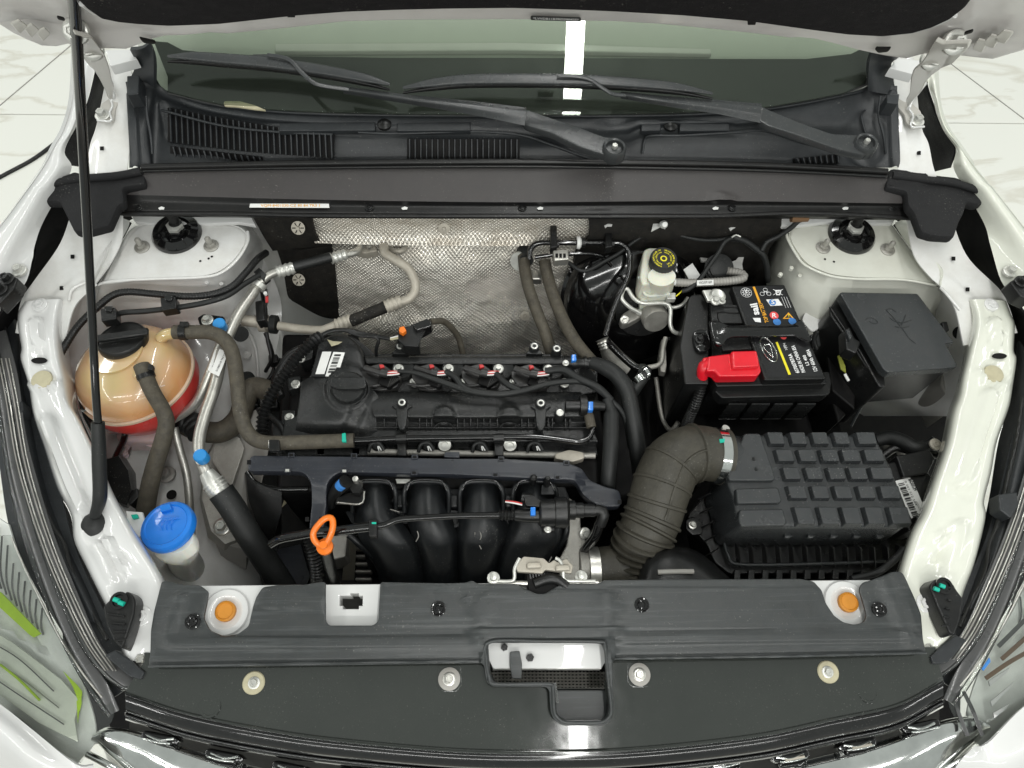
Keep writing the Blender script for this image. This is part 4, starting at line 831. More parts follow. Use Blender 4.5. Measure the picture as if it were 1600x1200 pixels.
# shoulder behind the coils, front hump, left dome
patch('rear_shoulder', [[(570, 556, -.088), (700, 556, -.088), (905, 556, -.088)], [(570, 557, -.075), (700, 557, -.075), (905, 557, -.075)], [(572, 565, -.072), (700, 566, -.072), (900, 566, -.072)], [(574, 569, -.076), (700, 570, -.076), (898, 570, -.076)], [(576, 570, -.090), (700, 571, -.090), (898, 571, -.090)]], E_, vc, 60, 16, .002)
patch('left_dome', [[(500, 533, -.088), (520, 524, -.088), (545, 526, -.088), (566, 545, -.088), (572, 560, -.088)], [(498, 540, -.074), (520, 530, -.072), (545, 532, -.072), (562, 548, -.072), (570, 566, -.074)], [(486, 585, -.072), (510, 588, -.066), (540, 590, -.066), (560, 590, -.068), (568, 594, -.070)],
  [(472, 604, -.072), (500, 610, -.062), (530, 614, -.060), (560, 612, -.062), (586, 612, -.070)], [(468, 630, -.070), (500, 634, -.060), (540, 640, -.058), (570, 636, -.062), (592, 626, -.068)], [(464, 655, -.074), (500, 660, -.066), (545, 662, -.066), (570, 662, -.070), (588, 652, -.074)], [(461, 680, -.095), (500, 682, -.09), (545, 684, -.09), (575, 684, -.09), (590, 680, -.092)]], E_, vc, 40, 50, .003,
  emb=[(545, 608, 545, 608, 34, .006, 4), (560, 640, 545, 672, 6, -.006, 8)])
patch('front_hump', [[(572, 611, -.09), (700, 612, -.09), (906, 612, -.09)], [(572, 612, -.078), (700, 613, -.078), (908, 613, -.078)], [(576, 618, -.070), (700, 619, -.070), (910, 619, -.070)], [(580, 632, -.064), (700, 634, -.064), (912, 634, -.064)], [(584, 648, -.066), (700, 650, -.066), (914, 648, -.066)], [(588, 653, -.072), (700, 654, -.072), (916, 653, -.072)], [(588, 657, -.084), (700, 658, -.084), (918, 657, -.084)], [(588, 668, -.093), (700, 669, -.093), (920, 668, -.093)]], E_, vc, 90, 34, .003,
  emb=[(694, 652, 694, 652, 15, .006, 3), (796, 652, 796, 652, 15, .006, 3)])
patch('lower_skirt', [[(586, 666, -.09), (925, 666, -.09)], [(586, 668, -.084), (925, 668, -.084)], [(586, 670, -.088), (925, 670, -.088)], [(584, 682, -.11), (930, 682, -.11)]], E_, vc, 40, 8, .003)
for x in (601, 620, 638, 656, 667, 675, 715, 725.5, 735.5, 746, 756, 766, 777, 815, 825.5, 836, 846, 856, 862.5, 883, 890):
    box('cover_rib', W(x, 653, -.072), W(x, 667, -.082), .0016, .010, E_, vc, .0004)
    box('cover_rib', W(x, 668, -.086), W(x, 681, -.100), .0016, .008, E_, vc, .0004)
for x in (694, 796): tube('cover_arch', [(x-15, 668, -.082), (x-9, 662, -.078), (x, 660, -.076), (x+9, 662, -.078), (x+15, 668, -.082)], .002, E_, vc, segs=6, step=.004)
tube('cover_seam', [(584, 668, -.083), (700, 668.5, -.083), (925, 668, -.083)], .0014, E_, vc, segs=6)
# mounting posts
def post(x, y, z, star=True):
    lathe('cover_post', (x, y, z), [(.010, -.03), (.0095, 0), (.0085, .002), (.0005, .002)], E_, vc, segs=18)
    lathe('post_insert', (x, y, z+.002), [(.0065, 0), (.0065, .0015), (.004, .0018), (.0035, -.002), (.0005, -.002)], M['zinc'], vc, segs=18)
    if star:
        slab('post_web', [(x-16, y+5), (x-8, y+2), (x, y), (x+8, y+2), (x+16, y+5), (x+9, y+10), (x+7, y+34), (x+3, y+42), (x-3, y+42), (x-7, y+34), (x-9, y+10)], z-.006, .016, E_, vc, .002)
post(628, 629, -.052); post(845, 630, -.052); post(875, 645, -.055, False); post(625, 541, -.062, False); post(835, 541, -.062, False); post(870, 545, -.062, False)
for x, y in ((625, 541), (835, 541)):
    slab('post_web', [(x-13, y+11), (x-4, y+2), (x+4, y+2), (x+13, y+11), (x+6, y+12), (x-6, y+12)], -.07, .014, E_, vc, .001)
# filler cap
fc = lathe('oil_filler_cap', (546, 609, -.058), [(.0335, -.004), (.0335, .004), (.032, .007), (.0305, .008), (.030, .014), (.028, .017), (.0005, .0175)], E_, vc, segs=96, axis=(0, -.12, 1), wob=lambda a, r, h: .025*max(0, math.cos(a*16)) if .029 < r < .0325 and h > .003 else 0)
lathe('cap_ring', (546, 611, -.0545), [(.0365, -.004), (.0368, .001), (.0345, .002), (.0335, -.004)], M['black'], fc, segs=48, axis=(0, -.12, 1))
slab('cap_grip', [(518, 588), (570, 588), (573, 604), (560, 608), (530, 608), (515, 603)], -.034, .012, E_, fc, .003, r=4)
# stickers
q1 = quad('part_sticker', [(499, 548), (520, 548), (508, 589), (486, 588)], -.064, M['label_black'], vc, .0006)
quad('white_field', [(504, 550), (518, 550), (507, 585), (493, 585)], -.064, M['sticker'], q1, .0014)
barcode('barcode', (515.5, 551), (503.5, 584), (505, 551), -.064, M['print_black'], q1, 34, .0012, 5)
text('lettering', 'E4T15C-1003030', (502.5, 550), (490.5, 585), (505.5, 551), -.064, M['print_black'], q1, .0013)
q2 = quad('part_sticker', [(521, 550), (539, 551), (527, 589), (506, 588)], -.064, M['sticker'], vc, .0006)
barcode('barcode', (533, 554), (522, 584), (523, 554), -.064, M['print_black'], q2, 30, .0012, 9)
slab('torn_sticker', [(511, 530), (520, 533), (535, 534), (528, 538), (518, 541)], -.062, .001, M['cream'], vc, .0002)
# coils
LBL = {0: 'beside the oil filler cap', 1: 'second from the oil filler cap', 2: 'third from the oil filler cap', 3: 'farthest from the oil filler cap, beside the blue-clipped pipe'}
for k, (x, y) in enumerate(((604, 583), (682, 583), (760, 583), (838, 584))):
    c = T('ignition_coil', 'black ignition coil with red clip, '+LBL[k], 'ignition coil', x, y+10, -.09, 'ignition coils in a row on the valve cover')
    frustum('coil_body', [(x-40, y-4), (x-24, y-11), (x+2, y-8), (x+24, y+6), (x+16, y+22), (x-8, y+27), (x-30, y+18), (x-38, y+8)], -.070, .03, M['coil'], c, 1.02, .002, r=3)
    frustum('coil_top', [(x-10, y+4), (x+18, y+4), (x+20, y+10), (x+4, y+22), (x-14, y+16)], -.060, .012, M['deep'], c, 1.04, .002, r=2)
    frustum('connector', [(x-30, y-10), (x-8, y-16), (x+6, y-6), (x+2, y+2), (x-20, y+2), (x-32, y-4)], -.052, .018, M['coil'], c, 1.04, .0015, r=2)
    tube('connector_barrel', [(x-34, y-8, -.056), (x-6, y+1, -.052)], .0062, M['coil'], c, segs=12)
    tube('connector_barrel', [(x-30, y-2, -.060), (x-10, y+4, -.054)], .0045, M['coil'], c, segs=12)
    tube('wire_boot', [(x-8, y-1, -.05), (x+2, y+1, -.05)], .008, M['coil'], c, segs=12)
    frustum('red_clip', [(x-12, y-14), (x-5, y-14), (x-3, y-10), (x-10, y-8)], -.044, .008, M['redwire'], c, 1.0, .0015)
    for j in range(4):
        tube('wire', [(x+1, y-2+j*1.7, -.048+j*.0005), (x+9, y-3+j*1.9, -.047), (x+20, y-2.5+j*1.2, -.05)], .0013, M['redwire' if j % 2 == 0 else 'white'], c, segs=6, step=.004)
    for j in range(5):
        box('coil_fin', W(x+8+j*3, y+6+j*.6, -.058), W(x+2+j*3, y+22-j*2, -.062), .0014, .004, M['coil'], c, 0)
    bolt(x+19, y-7, -.068, c, .0095, M['zinc']); bolt(x+44 if k < 3 else x+44, y+14, -.080, c, .0095, M['zinc'])
    lathe('coil_pocket', (x+26, y-6, -.078), [(.022, -.004), (.020, .004), (.017, .003), (.0005, 0)], E_, c, segs=26)
    for j in range(4):
        box('side_fin', W(x-30+j*1, y+16+j*3, -.074), W(x-8, y+19+j*3, -.074), .0018, .006, M['coil'], c, 0)
cw = T('coil_harness', 'dark wrapped wiring harness looping along the four ignition coils', 'wiring harness', 760, 610, -.05)
tube('main_loom', [(622, 580, -.05), (650, 583, -.045), (700, 600, -.045), (735, 611, -.045), (780, 616, -.045), (820, 610, -.045), (860, 599, -.045), (905, 596, -.045), (930, 606, -.045), (950, 622, -.05), (975, 650, -.07), (985, 700, -.12)], [.004, .0045, .0055, .0068, .0068, .006, .0055, .0055, .0055, .0055, .005, .005], M['rubber'], cw, segs=12)
tube('branch_loom', [(697, 581, -.05), (712, 590, -.044), (722, 604, -.044), (738, 612, -.044)], .006, M['rubber'], cw, segs=10)
tube('branch_loom', [(775, 584, -.05), (792, 600, -.044), (812, 610, -.044)], .006, M['rubber'], cw, segs=10)
tube('branch_loom', [(852, 580, -.05), (880, 578, -.044), (905, 592, -.042), (935, 606, -.044), (955, 626, -.05)], .007, M['rubber'], cw, segs=10)
for k in range(4):
    x = 590+k*78; tube('coil_strap', [(x-30, 600, -.068), (x-10, 603, -.066), (x+10, 600, -.066)], .003, M['coil'], cw, segs=8)
for x, y in ((706, 606), (853, 600)):
    lathe('loom_clip', (x-7, y, -.07), [(.010, 0), (.011, .008), (.008, .012), (.0005, .012)], M['black'], cw, segs=16)
# pipes on the front of the cover
fp = T('vent_pipe', 'thin gloss black pipe running across the front of the valve cover', 'pipe', 700, 688, -.07)
tube('pipe', [(550, 689, -.066), (590, 687, -.066), (628, 685, -.066), (700, 684, -.066), (775, 683, -.066), (840, 683, -.066), (885, 688, -.066), (905, 690, -.066), (920, 684, -.066), (926, 668, -.066), (922, 650, -.064)], .0052, M['gloss'], fp, segs=12)
for x in (627, 779):
    tube('pipe_clip', [(x-8, 685, -.066), (x+8, 684.5, -.066)], .0085, M['black'], fp, segs=12)
    frustum('pipe_stay', [(x-7, 686), (x+7, 686), (x+8, 712), (x-6, 712)], -.074, .04, M['black'], fp, 1, .002)
tube('elbow', [(924, 668, -.064), (920, 650, -.06), (914, 634, -.056)], [.009, .009, .007], M['hose'], fp, segs=14)
tube('quick_connector', [(884, 634, -.055), (902, 634, -.055), (906, 634, -.055)], .011, M['black'], fp, segs=16)
lathe('connector_disc', (911, 634, -.055), [(.0005, -.006), (.019, -.006), (.019, .006), (.0005, .006)], M['black'], fp, axis=(1, 0, 0), segs=26)
tube('quick_connector', [(914, 634, -.055), (930, 634, -.055), (945, 635, -.055)], [.011, .010, .008], M['black'], fp, segs=16)
frustum('blue_clip', [(919, 627), (927, 627), (927, 641), (919, 641)], -.040, .012, M['blue'], fp, 1, .0012)
q = T('heater_quick_connector', 'black pipe coupling with blue clip at the back corner of the engine', 'coupling', 905, 566, -.06)
tube('coupling_body', [(882, 566, -.055), (900, 567, -.055), (905, 567, -.055), (928, 568, -.055)], [.011, .014, .010, .011], M['black'], q, segs=16)
tube('coupling_ring', [(912, 567, -.055), (916, 567, -.055)], .0125, M['black'], q, segs=16); tube('coupling_ring', [(919, 567.5, -.055), (922, 568, -.055)], .0125, M['black'], q, segs=16)
frustum('blue_clip', [(893, 554), (900, 553), (901, 563), (893, 564)], -.036, .014, M['blue'], q, 1, .0012)
bolt(884, 567, -.04, q, .006, M['zinc'])
# black hoses right of the engine
h = T('coolant_hose', 'thick black rubber hose curving down from the back corner of the engine', 'hose', 990, 700, -.15)
tube('hose_body', [(924, 566, -.05), (945, 574, -.045), (965, 588, -.045), (980, 612, -.055), (987, 645, -.07), (993, 680, -.09), (998, 715, -.12), (1004, 760, -.2)], [.0115, .015, .0155, .0155, .0155, .016, .016, .016], M['rubber'], h, segs=18)
h = tube('breather_hose', [(948, 622, -.05), (954, 640, -.058), (955, 648, -.06), (954, 700, -.07), (950, 755, -.10), (948, 790, -.16)], [.009, .010, .0145, .0145, .0135, .0135], M['rubber'], None, segs=18)
tag(h, 'straight black hose standing upright beside the end of the valve cover', 'hose')

# cable duct
cdx = T('cable_duct', 'dark grey plastic cable duct across the engine with a downward leg', 'cable duct', 700, 730, -.07)
slab('duct_body', [(390, 711), (560, 713), (700, 716), (785, 716), (885, 722), (907, 730), (925, 745), (950, 755, 6), (972, 760), (975, 786), (940, 787), (917, 772), (900, 750), (825, 747), (700, 741), (600, 739), (528, 738), (512, 752), (507, 775), (502, 828), (478, 828), (486, 752), (473, 737), (385, 736)], -.060, .024, M['duct'], cdx, .003, r=9, cut=.02, emb=[(930, 760, 975, 775, 16, -.02, 20), (490, 800, 490, 830, 20, -.02, 30)])
for x, y in ((449, 736), (538, 737), (647, 740), (774, 743), (871, 747), (455, 712), (553, 713), (648, 715), (783, 718), (885, 724)):
    frustum('duct_latch', [(x-5, y-5), (x+5, y-5), (x+5, y+2), (x-5, y+2)], -.057, .006, M['duct'], cdx, 1, .0008)
    quad('latch_window', [(x-3, y-3), (x+3, y-3), (x+3, y+1), (x-3, y+1)], -.057, M['zinc' if x in (449, 538) else 'deep'], cdx, .0006)
for x, y in ((389, 723), (480, 812), (502, 812), (968, 785)): quad('latch_window', [(x-3, y-4), (x+3, y-4), (x+3, y+3), (x-3, y+3)], -.060, M['deep'], cdx, .0008)
frustum('duct_tag', [(695, 706), (718, 706), (718, 715), (694, 714)], -.062, .01, M['duct'], cdx, 1, .001)
# intake manifold
im = T('intake_manifold', 'black plastic intake manifold with four curved runners', 'intake manifold', 700, 900, -.25)
MF = M['manifold']
slab('port_flange', [(560, 752), (880, 752), (900, 800), (880, 830), (560, 815), (545, 790)], -.135, .02, MF, im, .004, r=6)
def runner(tl, tr, rows):
    pass
runs = [((552, 617), [(556, 612, 760), (552, 620, 800), (560, 644, 838), (582, 660, 872), (600, 668, 930)]), ((633, 700), [(636, 698, 760), (633, 704, 800), (644, 716, 838), (656, 717, 872), (662, 718, 930)]), ((720, 785), [(723, 783, 760), (718, 790, 800), (712, 794, 838), (712, 784, 872), (712, 768, 930)]), ((803, 868), [(806, 862, 760), (800, 874, 800), (788, 884, 838), (776, 868, 872), (762, 838, 930)])]
zt = [-.085, -.074, -.088, -.118, -.19]
for ri, ((a, b), rr) in enumerate(runs):
    rows = []
    for (x0, x1, y), z in zip(rr, zt):
        row = []
        for k in range(7):
            t = k/6; s = math.sin(math.pi*t)**.55
            row.append((x0+(x1-x0)*t, y, z-(.05 if y < 810 else .034)*(1-s)))
        rows.append(row)
    r0 = [(x0, 752, -.15) for x0, y_, z_ in [(p[0], 0, 0) for p in rows[0]]]
    patch('runner', [[(p[0], 754, -.13) for p in rows[0]], [(p[0], 755, p[2]-.004) for p in rows[0]]]+rows, MF, im, 18, 36, .003)
    tube('runner_collar', [(a-1, 800, -.11), (a-1, 770, -.085), (a+8, 755, -.078), ((a+b)/2, 752, -.078), (b-8, 755, -.078), (b+1, 770, -.085), (b+1, 800, -.11)], .0042, MF, im, segs=8, step=.004)
    tube('runner_seal', [(a+2, 766, -.079), (a+10, 752, -.074), ((a+b)/2, 749, -.073), (b-10, 752, -.074), (b-2, 766, -.079)], .0025, M['gloss'], im, segs=8, step=.004)
for pts in ([(748, 826), (752, 838), (748, 848), (752, 858)], [(742, 832), (743, 846)], [(652, 830), (654, 838), (650, 846)], [(610, 796), (624, 800)], [(862, 870), (858, 878)]):
    tube('scuff_mark', [(x, y, -.086 if y < 845 else -.098) for x, y in pts], .0009, M['grey_metal'], im, segs=5, step=.003)
patch('plenum_web', [[(540, 800, -.15), (650, 800, -.14), (760, 800, -.14), (880, 800, -.15)], [(565, 850, -.2), (650, 850, -.19), (760, 850, -.19), (880, 850, -.2)], [(585, 930, -.36), (650, 930, -.34), (760, 930, -.34), (850, 930, -.36)]], MF, im, 20, 20, .004)
tube('side_rib', [(545, 835, -.13), (562, 850, -.14), (585, 872, -.17), (598, 900, -.22), (600, 930, -.28)], .007, MF, im, segs=10)
tube('side_rib', [(872, 812, -.09), (868, 840, -.11), (850, 868, -.14), (832, 885, -.17)], .009, MF, im, segs=10)
tube('side_rib', [(884, 805, -.10), (884, 835, -.11), (868, 862, -.15)], .006, MF, im, segs=10)
for x, y in ((622, 790), (708, 812)):
    lathe('manifold_hole', (x if x > 650 else 623, y, -.12), [(.016, -.02), (.016, .004), (.012, .004), (.011, -.01), (.0005, -.01)], MF, im, segs=24)
for x in (625, 709, 795):
    frustum('link_block', [(x-7, 772), (x+7, 772), (x+6, 792), (x-6, 792)], -.105, .03, MF, im, 1, .003)
slab('port_gasket', [(618, 748), (641, 748), (639, 755), (620, 755)], -.085, .004, M['zinc'], im, .001)
lathe('stud', (834, 746, -.05), [(.006, -.03), (.006, 0), (.003, .003), (.0005, .003)], M['black'], im, segs=10)
frustum('stud_base', [(846, 757), (864, 757), (867, 773), (845, 773)], -.075, .03, MF, im, 1.1, .002)
lathe('stud', (856, 748, -.045), [(.006, -.03), (.005, 0), (.003, .003), (.0005, .003)], M['black'], im, segs=10)
# sensor at manifold's corner
sn = T('manifold_sensor', 'black sensor plug with a dark blue tip on a small steel bracket', 'sensor', 545, 770, -.08)
tube('plug_body', [(516, 790, -.10), (520, 776, -.08), (530, 762, -.06), (541, 752, -.045)], [.009, .009, .012, .012], M['black'], sn, segs=16)
tube('blue_tip', [(531, 760, -.05), (535, 756, -.042)], .0095, M['print_blue'], sn, segs=12)
slab('bracket', [(526, 778), (545, 770), (562, 770), (568, 764), (572, 768), (565, 788), (524, 787)], -.075, .006, M['black'], sn, .001)
tube('bracket_edge', [(527, 785, -.072), (564, 787, -.072), (569, 768, -.07)], .002, M['steel'], sn, segs=6)
lathe('stud', (555, 748, -.04), [(.007, -.04), (.0085, -.03), (.005, -.02), (.005, 0), (.0005, .001)], M['steel'], sn, segs=12)
lathe('hex_nut', (558, 765, -.066), [(.011, -.004), (.011, .012), (.0005, .012)], M['black'], sn, segs=6)
# purge pipe with canister
pg = T('purge_valve', 'black purge valve canister with blue-clipped hose across the intake runners', 'valve', 855, 820, -.06)
tube('hose', [(425, 850, -.10), (440, 842, -.085), (470, 836, -.07), (490, 832, -.06)], .0085, M['gloss'], pg, segs=12)
tube('hose', [(490, 832, -.06), (530, 829, -.055), (562, 825, -.052), (590, 822, -.052)], .0085, M['gloss'], pg, segs=12)
tube('pipe', [(585, 823, -.052), (602, 820, -.05), (622, 812, -.048), (660, 809, -.046), (720, 806, -.045), (790, 805, -.045)], .0055, M['gloss'], pg, segs=12)
frustum('hose_clip', [(576, 812), (589, 812), (589, 838), (576, 838)], -.040, .02, M['black'], pg, 1, .002)
quad('green_dot', [(581, 816), (588, 816), (588, 819), (581, 819)], -.040, M['green'], pg, .0008)
tube('ribbed_end', [(780, 805, -.045), (824, 805, -.045)], .0085, M['black'], pg, segs=14, corr=(.0055, .0012))
tube('coupling', [(805, 805, -.045), (826, 806, -.045), (842, 806, -.045)], [.0095, .0115, .0115], M['black'], pg, segs=14)
frustum('blue_clip', [(829, 792), (837, 792), (837, 805), (829, 805)], -.028, .012, M['blue'], pg, 1, .0012)
lathe('canister', W(842, 802, -.045), [(.0005, 0), (.020, 0), (.0235, .003), (.0235, .026), (.026, .027), (.026, .046), (.022, .05), (.0005, .05)], M['black'], pg, axis=(1, .02, 0), segs=40)
lathe('outlet', W(889, 797, -.045), [(.0005, 0), (.0165, 0), (.0165, .010), (.013, .011), (.013, .024), (.011, .025), (.011, .044), (.0005, .046)], M['black'], pg, axis=(1, -.03, 0), segs=26)
tube('elbow', [(930, 797, -.045), (942, 799, -.045), (943, 806, -.048), (938, 820, -.06)], [.010, .010, .010, .0095], M['black'], pg, segs=14)
tube('drain_hose', [(937, 818, -.06), (930, 838, -.08), (915, 858, -.11), (902, 878, -.14), (893, 900, -.17)], .0085, M['gloss'], pg, segs=14)
tube('canister_plug', [(815, 778, -.045), (832, 780, -.045)], .009, M['black'], pg, segs=10)
frustum('connector', [(818, 776), (833, 774), (846, 782), (846, 792), (822, 790)], -.03, .016, M['black'], pg, 1, .0015)
for j, m_ in enumerate(('redwire', 'white')): tube('wire', [(790, 783+j, -.05), (803, 784+j*2, -.042), (816, 787+j*2, -.04)], .0015, M[m_], pg, segs=6, step=.004)
frustum('canister_stay', [(846, 820), (868, 822), (866, 830), (848, 830)], -.05, .012, M['black'], pg, 1, .002)
bolt(856, 827, -.045, pg, .006, M['zinc'])
# dipstick
dp = T('dipstick', 'orange oval loop handle of the oil dipstick in a black tube', 'dipstick', 512, 880, -.06)
tube('loop_handle', [(512, 809, -.012), (503, 814, -.012), (491, 829, -.018), (490, 841, -.024), (497, 850, -.03), (507, 851, -.03), (515, 840, -.024), (520, 824, -.016), (519, 811, -.012)], .0052, M['orange'], dp, segs=14, closed=True, step=.003)
lathe('stopper', (509, 856, -.045), [(.0005, 0), (.012, 0), (.0135, .003), (.0135, .010), (.010, .013), (.007, .016), (.006, .022), (.0005, .022)], M['orange'], dp, segs=24)
tube('dipstick_tube', [(510, 860, -.05), (516, 885, -.10), (524, 915, -.18), (530, 940, -.26)], .0095, M['black'], dp, segs=12)
cc = tube('corrugated_conduit', [(483, 838, -.09), (489, 860, -.10), (495, 885, -.12), (497, 915, -.15), (500, 940, -.2)], .0115, M['black'], None, segs=16, corr=(.006, .0016))
tag(cc, 'thick corrugated black conduit hanging below the duct leg beside the dipstick', 'conduit')
# alternator and belt
al = T('alternator', 'dusty alternator with grey belt low behind the front cover', 'alternator', 560, 900, -.3)
patch('drive_belt', [[(545, 840, -.2), (558, 838, -.2)], [(538, 870, -.24), (556, 868, -.24)], [(532, 930, -.34), (552, 930, -.34)]], M['belt'], al, 4, 16, .004)
for k in range(6): box('housing_fin', W(556, 858+k*12, -.25-k*.01), W(582, 858+k*12, -.25-k*.01), .006, .02, M['castalu'], al, .002)
frustum('housing', [(500, 850), (600, 845), (610, 940), (500, 940)], -.30, .12, M['deep'], al, 1, .01)
frustum('fin_block', [(505, 830), (545, 830), (540, 870), (500, 880)], -.2, .08, M['castalu'], al, 1, .004)
# throttle, latch
th = T('throttle_body', 'cast aluminium throttle body between the manifold and the intake hose', 'throttle body', 905, 860, -.12)
slab('flange', [(888, 775), (906, 790), (908, 825), (918, 850), (922, 905), (880, 915), (870, 880), (886, 850)], -.115, .05, M['castalu'], th, .004, r=6)
bolt(914, 833, -.10, th, .010, M['zinc'], axis=(.3, -.5, .8)); bolt(872, 908, -.1, th, .008)
lathe('throat', W(905, 890, -.13), [(.034, 0), (.034, .02), (.036, .02), (.036, .03), (.0005, .03)], M['castalu'], th, axis=(1, 0, 0), segs=32)
hk = T('hood_latch', 'pale metal hood latch and striker plate behind the front cover', 'latch', 855, 900, -.02)
slab('latch_plate', [(812, 876), (818, 869), (850, 872), (858, 880), (866, 874), (872, 879), (885, 872), (896, 884), (893, 896), (852, 890), (848, 896), (808, 893), (806, 884)], .006, .010, M['tan_metal'], hk, .002, r=3)
tube('latch_frame', [(766, 908, -.006), (800, 908, -.004), (804, 900, .0), (804, 888, .004), (812, 872, .006)], .003, M['zinc'], hk, segs=8, step=.005)
tube('latch_frame', [(868, 872, .006), (875, 876, .006), (880, 890, .004), (882, 906, -.002), (905, 908, -.004), (930, 908, -.006)], .003, M['zinc'], hk, segs=8, step=.005)
tube('latch_tray', [(770, 912, -.012), (935, 911, -.012)], .005, M['steel'], hk, segs=8)
frustum('catch_opening', [(822, 892), (874, 892), (870, 930), (826, 930)], -.006, .05, M['deep'], hk, 1, .002)
for k in range(9): box('latch_spring', W(828+k*4.5, 896, .0), W(829+k*4.5, 904, -.004), .0022, .004, M['black'], hk, 0)
tube('latch_cable', [(835, 912, -.004), (855, 905, -.002), (872, 906, -.002), (885, 916, -.006)], .008, M['black'], hk, segs=12)
for x, y in ((771, 903), (908, 901)):
    lathe('stud', (x, y, -.004), [(.010, -.006), (.010, .0), (.006, .002), (.0055, .012), (.0005, .013)], M['zinc'], hk, segs=12)
for x, y in ((835, 882), (880, 886)): frustum('latch_block', [(x-12, y-4), (x+10, y-5), (x+12, y+5), (x-12, y+6)], .014, .01, M['tan_metal'], hk, 1, .003)
# ================================================================ coolant tank side
ct = T('coolant_tank', 'round translucent coolant expansion tank, amber above and pink-red below', 'coolant tank', 215, 620, -.18)
c0 = W(213, 588, -.065)
lathe('upper_shell', c0, [(.102, -.002), (.101, .010), (.096, .028), (.085, .046), (.068, .060), (.052, .067), (.046, .070), (.046, .075), (.0005, .075)], M['tank'], ct, segs=72, axis=(-.10, .16, 1))
lathe('seam', c0, [(.100, -.005), (.1055, -.004), (.1055, .001), (.101, .003)], M['tank_seam'], ct, segs=72, axis=(-.10, .16, 1))
lathe('lower_shell', c0, [(.02, -.085), (.06, -.083), (.088, -.065), (.103, -.030), (.103, -.003)], M['tank_low'], ct, segs=72, axis=(-.10, .16, 1))
cap = lathe('tank_cap', W(192, 532, .005), [(.040, -.012), (.0425, -.006), (.0425, .004), (.040, .008), (.0385, .008), (.038, .006), (.0005, .006)], M['black'], ct, segs=48, axis=(-.05, .30, 1))
box('cap_bar', W(150, 530, .022), W(232, 518, .022), .014, .008, M['black'], cap, .002)
for k in range(5):
    a = -.8+k*.4; p = W(185, 541, .014)
    tube('steam_mark', [p+Vector((k*.004-.008, -.006, .0)), p+Vector((k*.004-.008+.002*(k-2), .0, .0005)), p+Vector((k*.004-.008, .006, .001))], .0008, M['rubber'], cap, segs=5, step=.002, world=True)
for a, b in (((222, 612), (258, 602)), ((222, 618), (250, 611))):
    tube('level_line', [(*a, .001), (*b, .001)], .0010, M['tank_seam'], ct, segs=5)
text('moulded_mark', 'MAX', (184, 605), (206, 607), (184, 596), -.003, M['tank_seam'], ct, .004)
frustum('tank_foot', [(175, 650), (255, 650), (250, 690), (180, 690)], -.14, .06, M['tank_foot'], ct, .95, .01)
slab('foot_lug', [(165, 675), (190, 678), (196, 710), (188, 715), (205, 690), (240, 700), (262, 685), (262, 664), (190, 655)], -.16, .01, M['tank_foot'], ct, .002)
tube('outlet', [(290, 520, .0), (262, 522, -.002), (250, 530, -.01)], .0105, M['tank'], ct, segs=16)
tube('outlet', [(222, 570, .01), (218, 590, -.0)], .012, M['tank'], ct, segs=16)
dt = lathe('warning_light_sheen', W(180, 560, 0), [(.0005, 0), (.0004, .0001)], M['tank'], ct, segs=4)
bpy.data.objects.remove(dt)
h1 = T('coolant_hose', 'dusty brown hose from the coolant tank looping round to the valve cover', 'hose', 375, 640, -.03)
tube('hose_body', [(272, 519, .002), (300, 519, .004), (330, 520, .004), (352, 532, .002), (364, 555, -.004), (371, 600, -.02), (376, 645, -.035), (388, 677, -.05), (412, 691, -.056), (470, 691, -.06), (553, 688, -.062)], .0128, M['hose'], h1, segs=20)
for (x, y, z, ax) in ((287, 519, .004, (1, 0, 0)),):
    lathe('hose_clamp', W(x, y, z), [(.0135, -.006), (.0145, -.006), (.0145, .006), (.0135, .006)], M['black'], h1, axis=ax, segs=24)
    frustum('clamp_ear', [(x-7, y-17), (x+7, y-17), (x+7, y-9), (x-7, y-9)], z+.016, .008, M['black'], h1, 1, .001)
frustum('green_tab', [(534, 677), (540, 676), (541, 690), (534, 690)], -.046, .01, M['green'], h1, 1, .001)
frustum('hose_stay', [(420, 687), (436, 687), (437, 704), (420, 704)], -.040, .01, M['black'], h1, 1, .001)
tube('stay_band', [(421, 686, -.05), (421, 691, -.044), (421, 699, -.052)], .0022, M['steel'], h1, segs=6)
h2 = T('coolant_hose', 'dusty brown hose dropping from the tank down past the blue washer cap', 'hose', 235, 780, -.1)
tube('hose_body', [(221, 571, .022), (226, 584, .018), (238, 612, .002), (254, 640, -.02), (260, 662, -.035), (254, 690, -.055), (243, 725, -.08), (234, 760, -.11), (227, 800, -.15), (224, 830, -.19)], [.0135, .0135, .0132, .0132, .0138, .0145, .015, .0155, .016, .016], M['hose'], h2, segs=22)
lathe('hose_clamp', W(228, 588, .015), [(.0140, -.004), (.0155, -.004), (.0155, .004), (.0140, .004)], M['black'], h2, axis=(.35, -.85, -.35), segs=24)
frustum('clamp_ear', [(232, 567), (239, 570), (238, 578), (230, 577)], .036, .01, M['black'], h2, 1, .001)
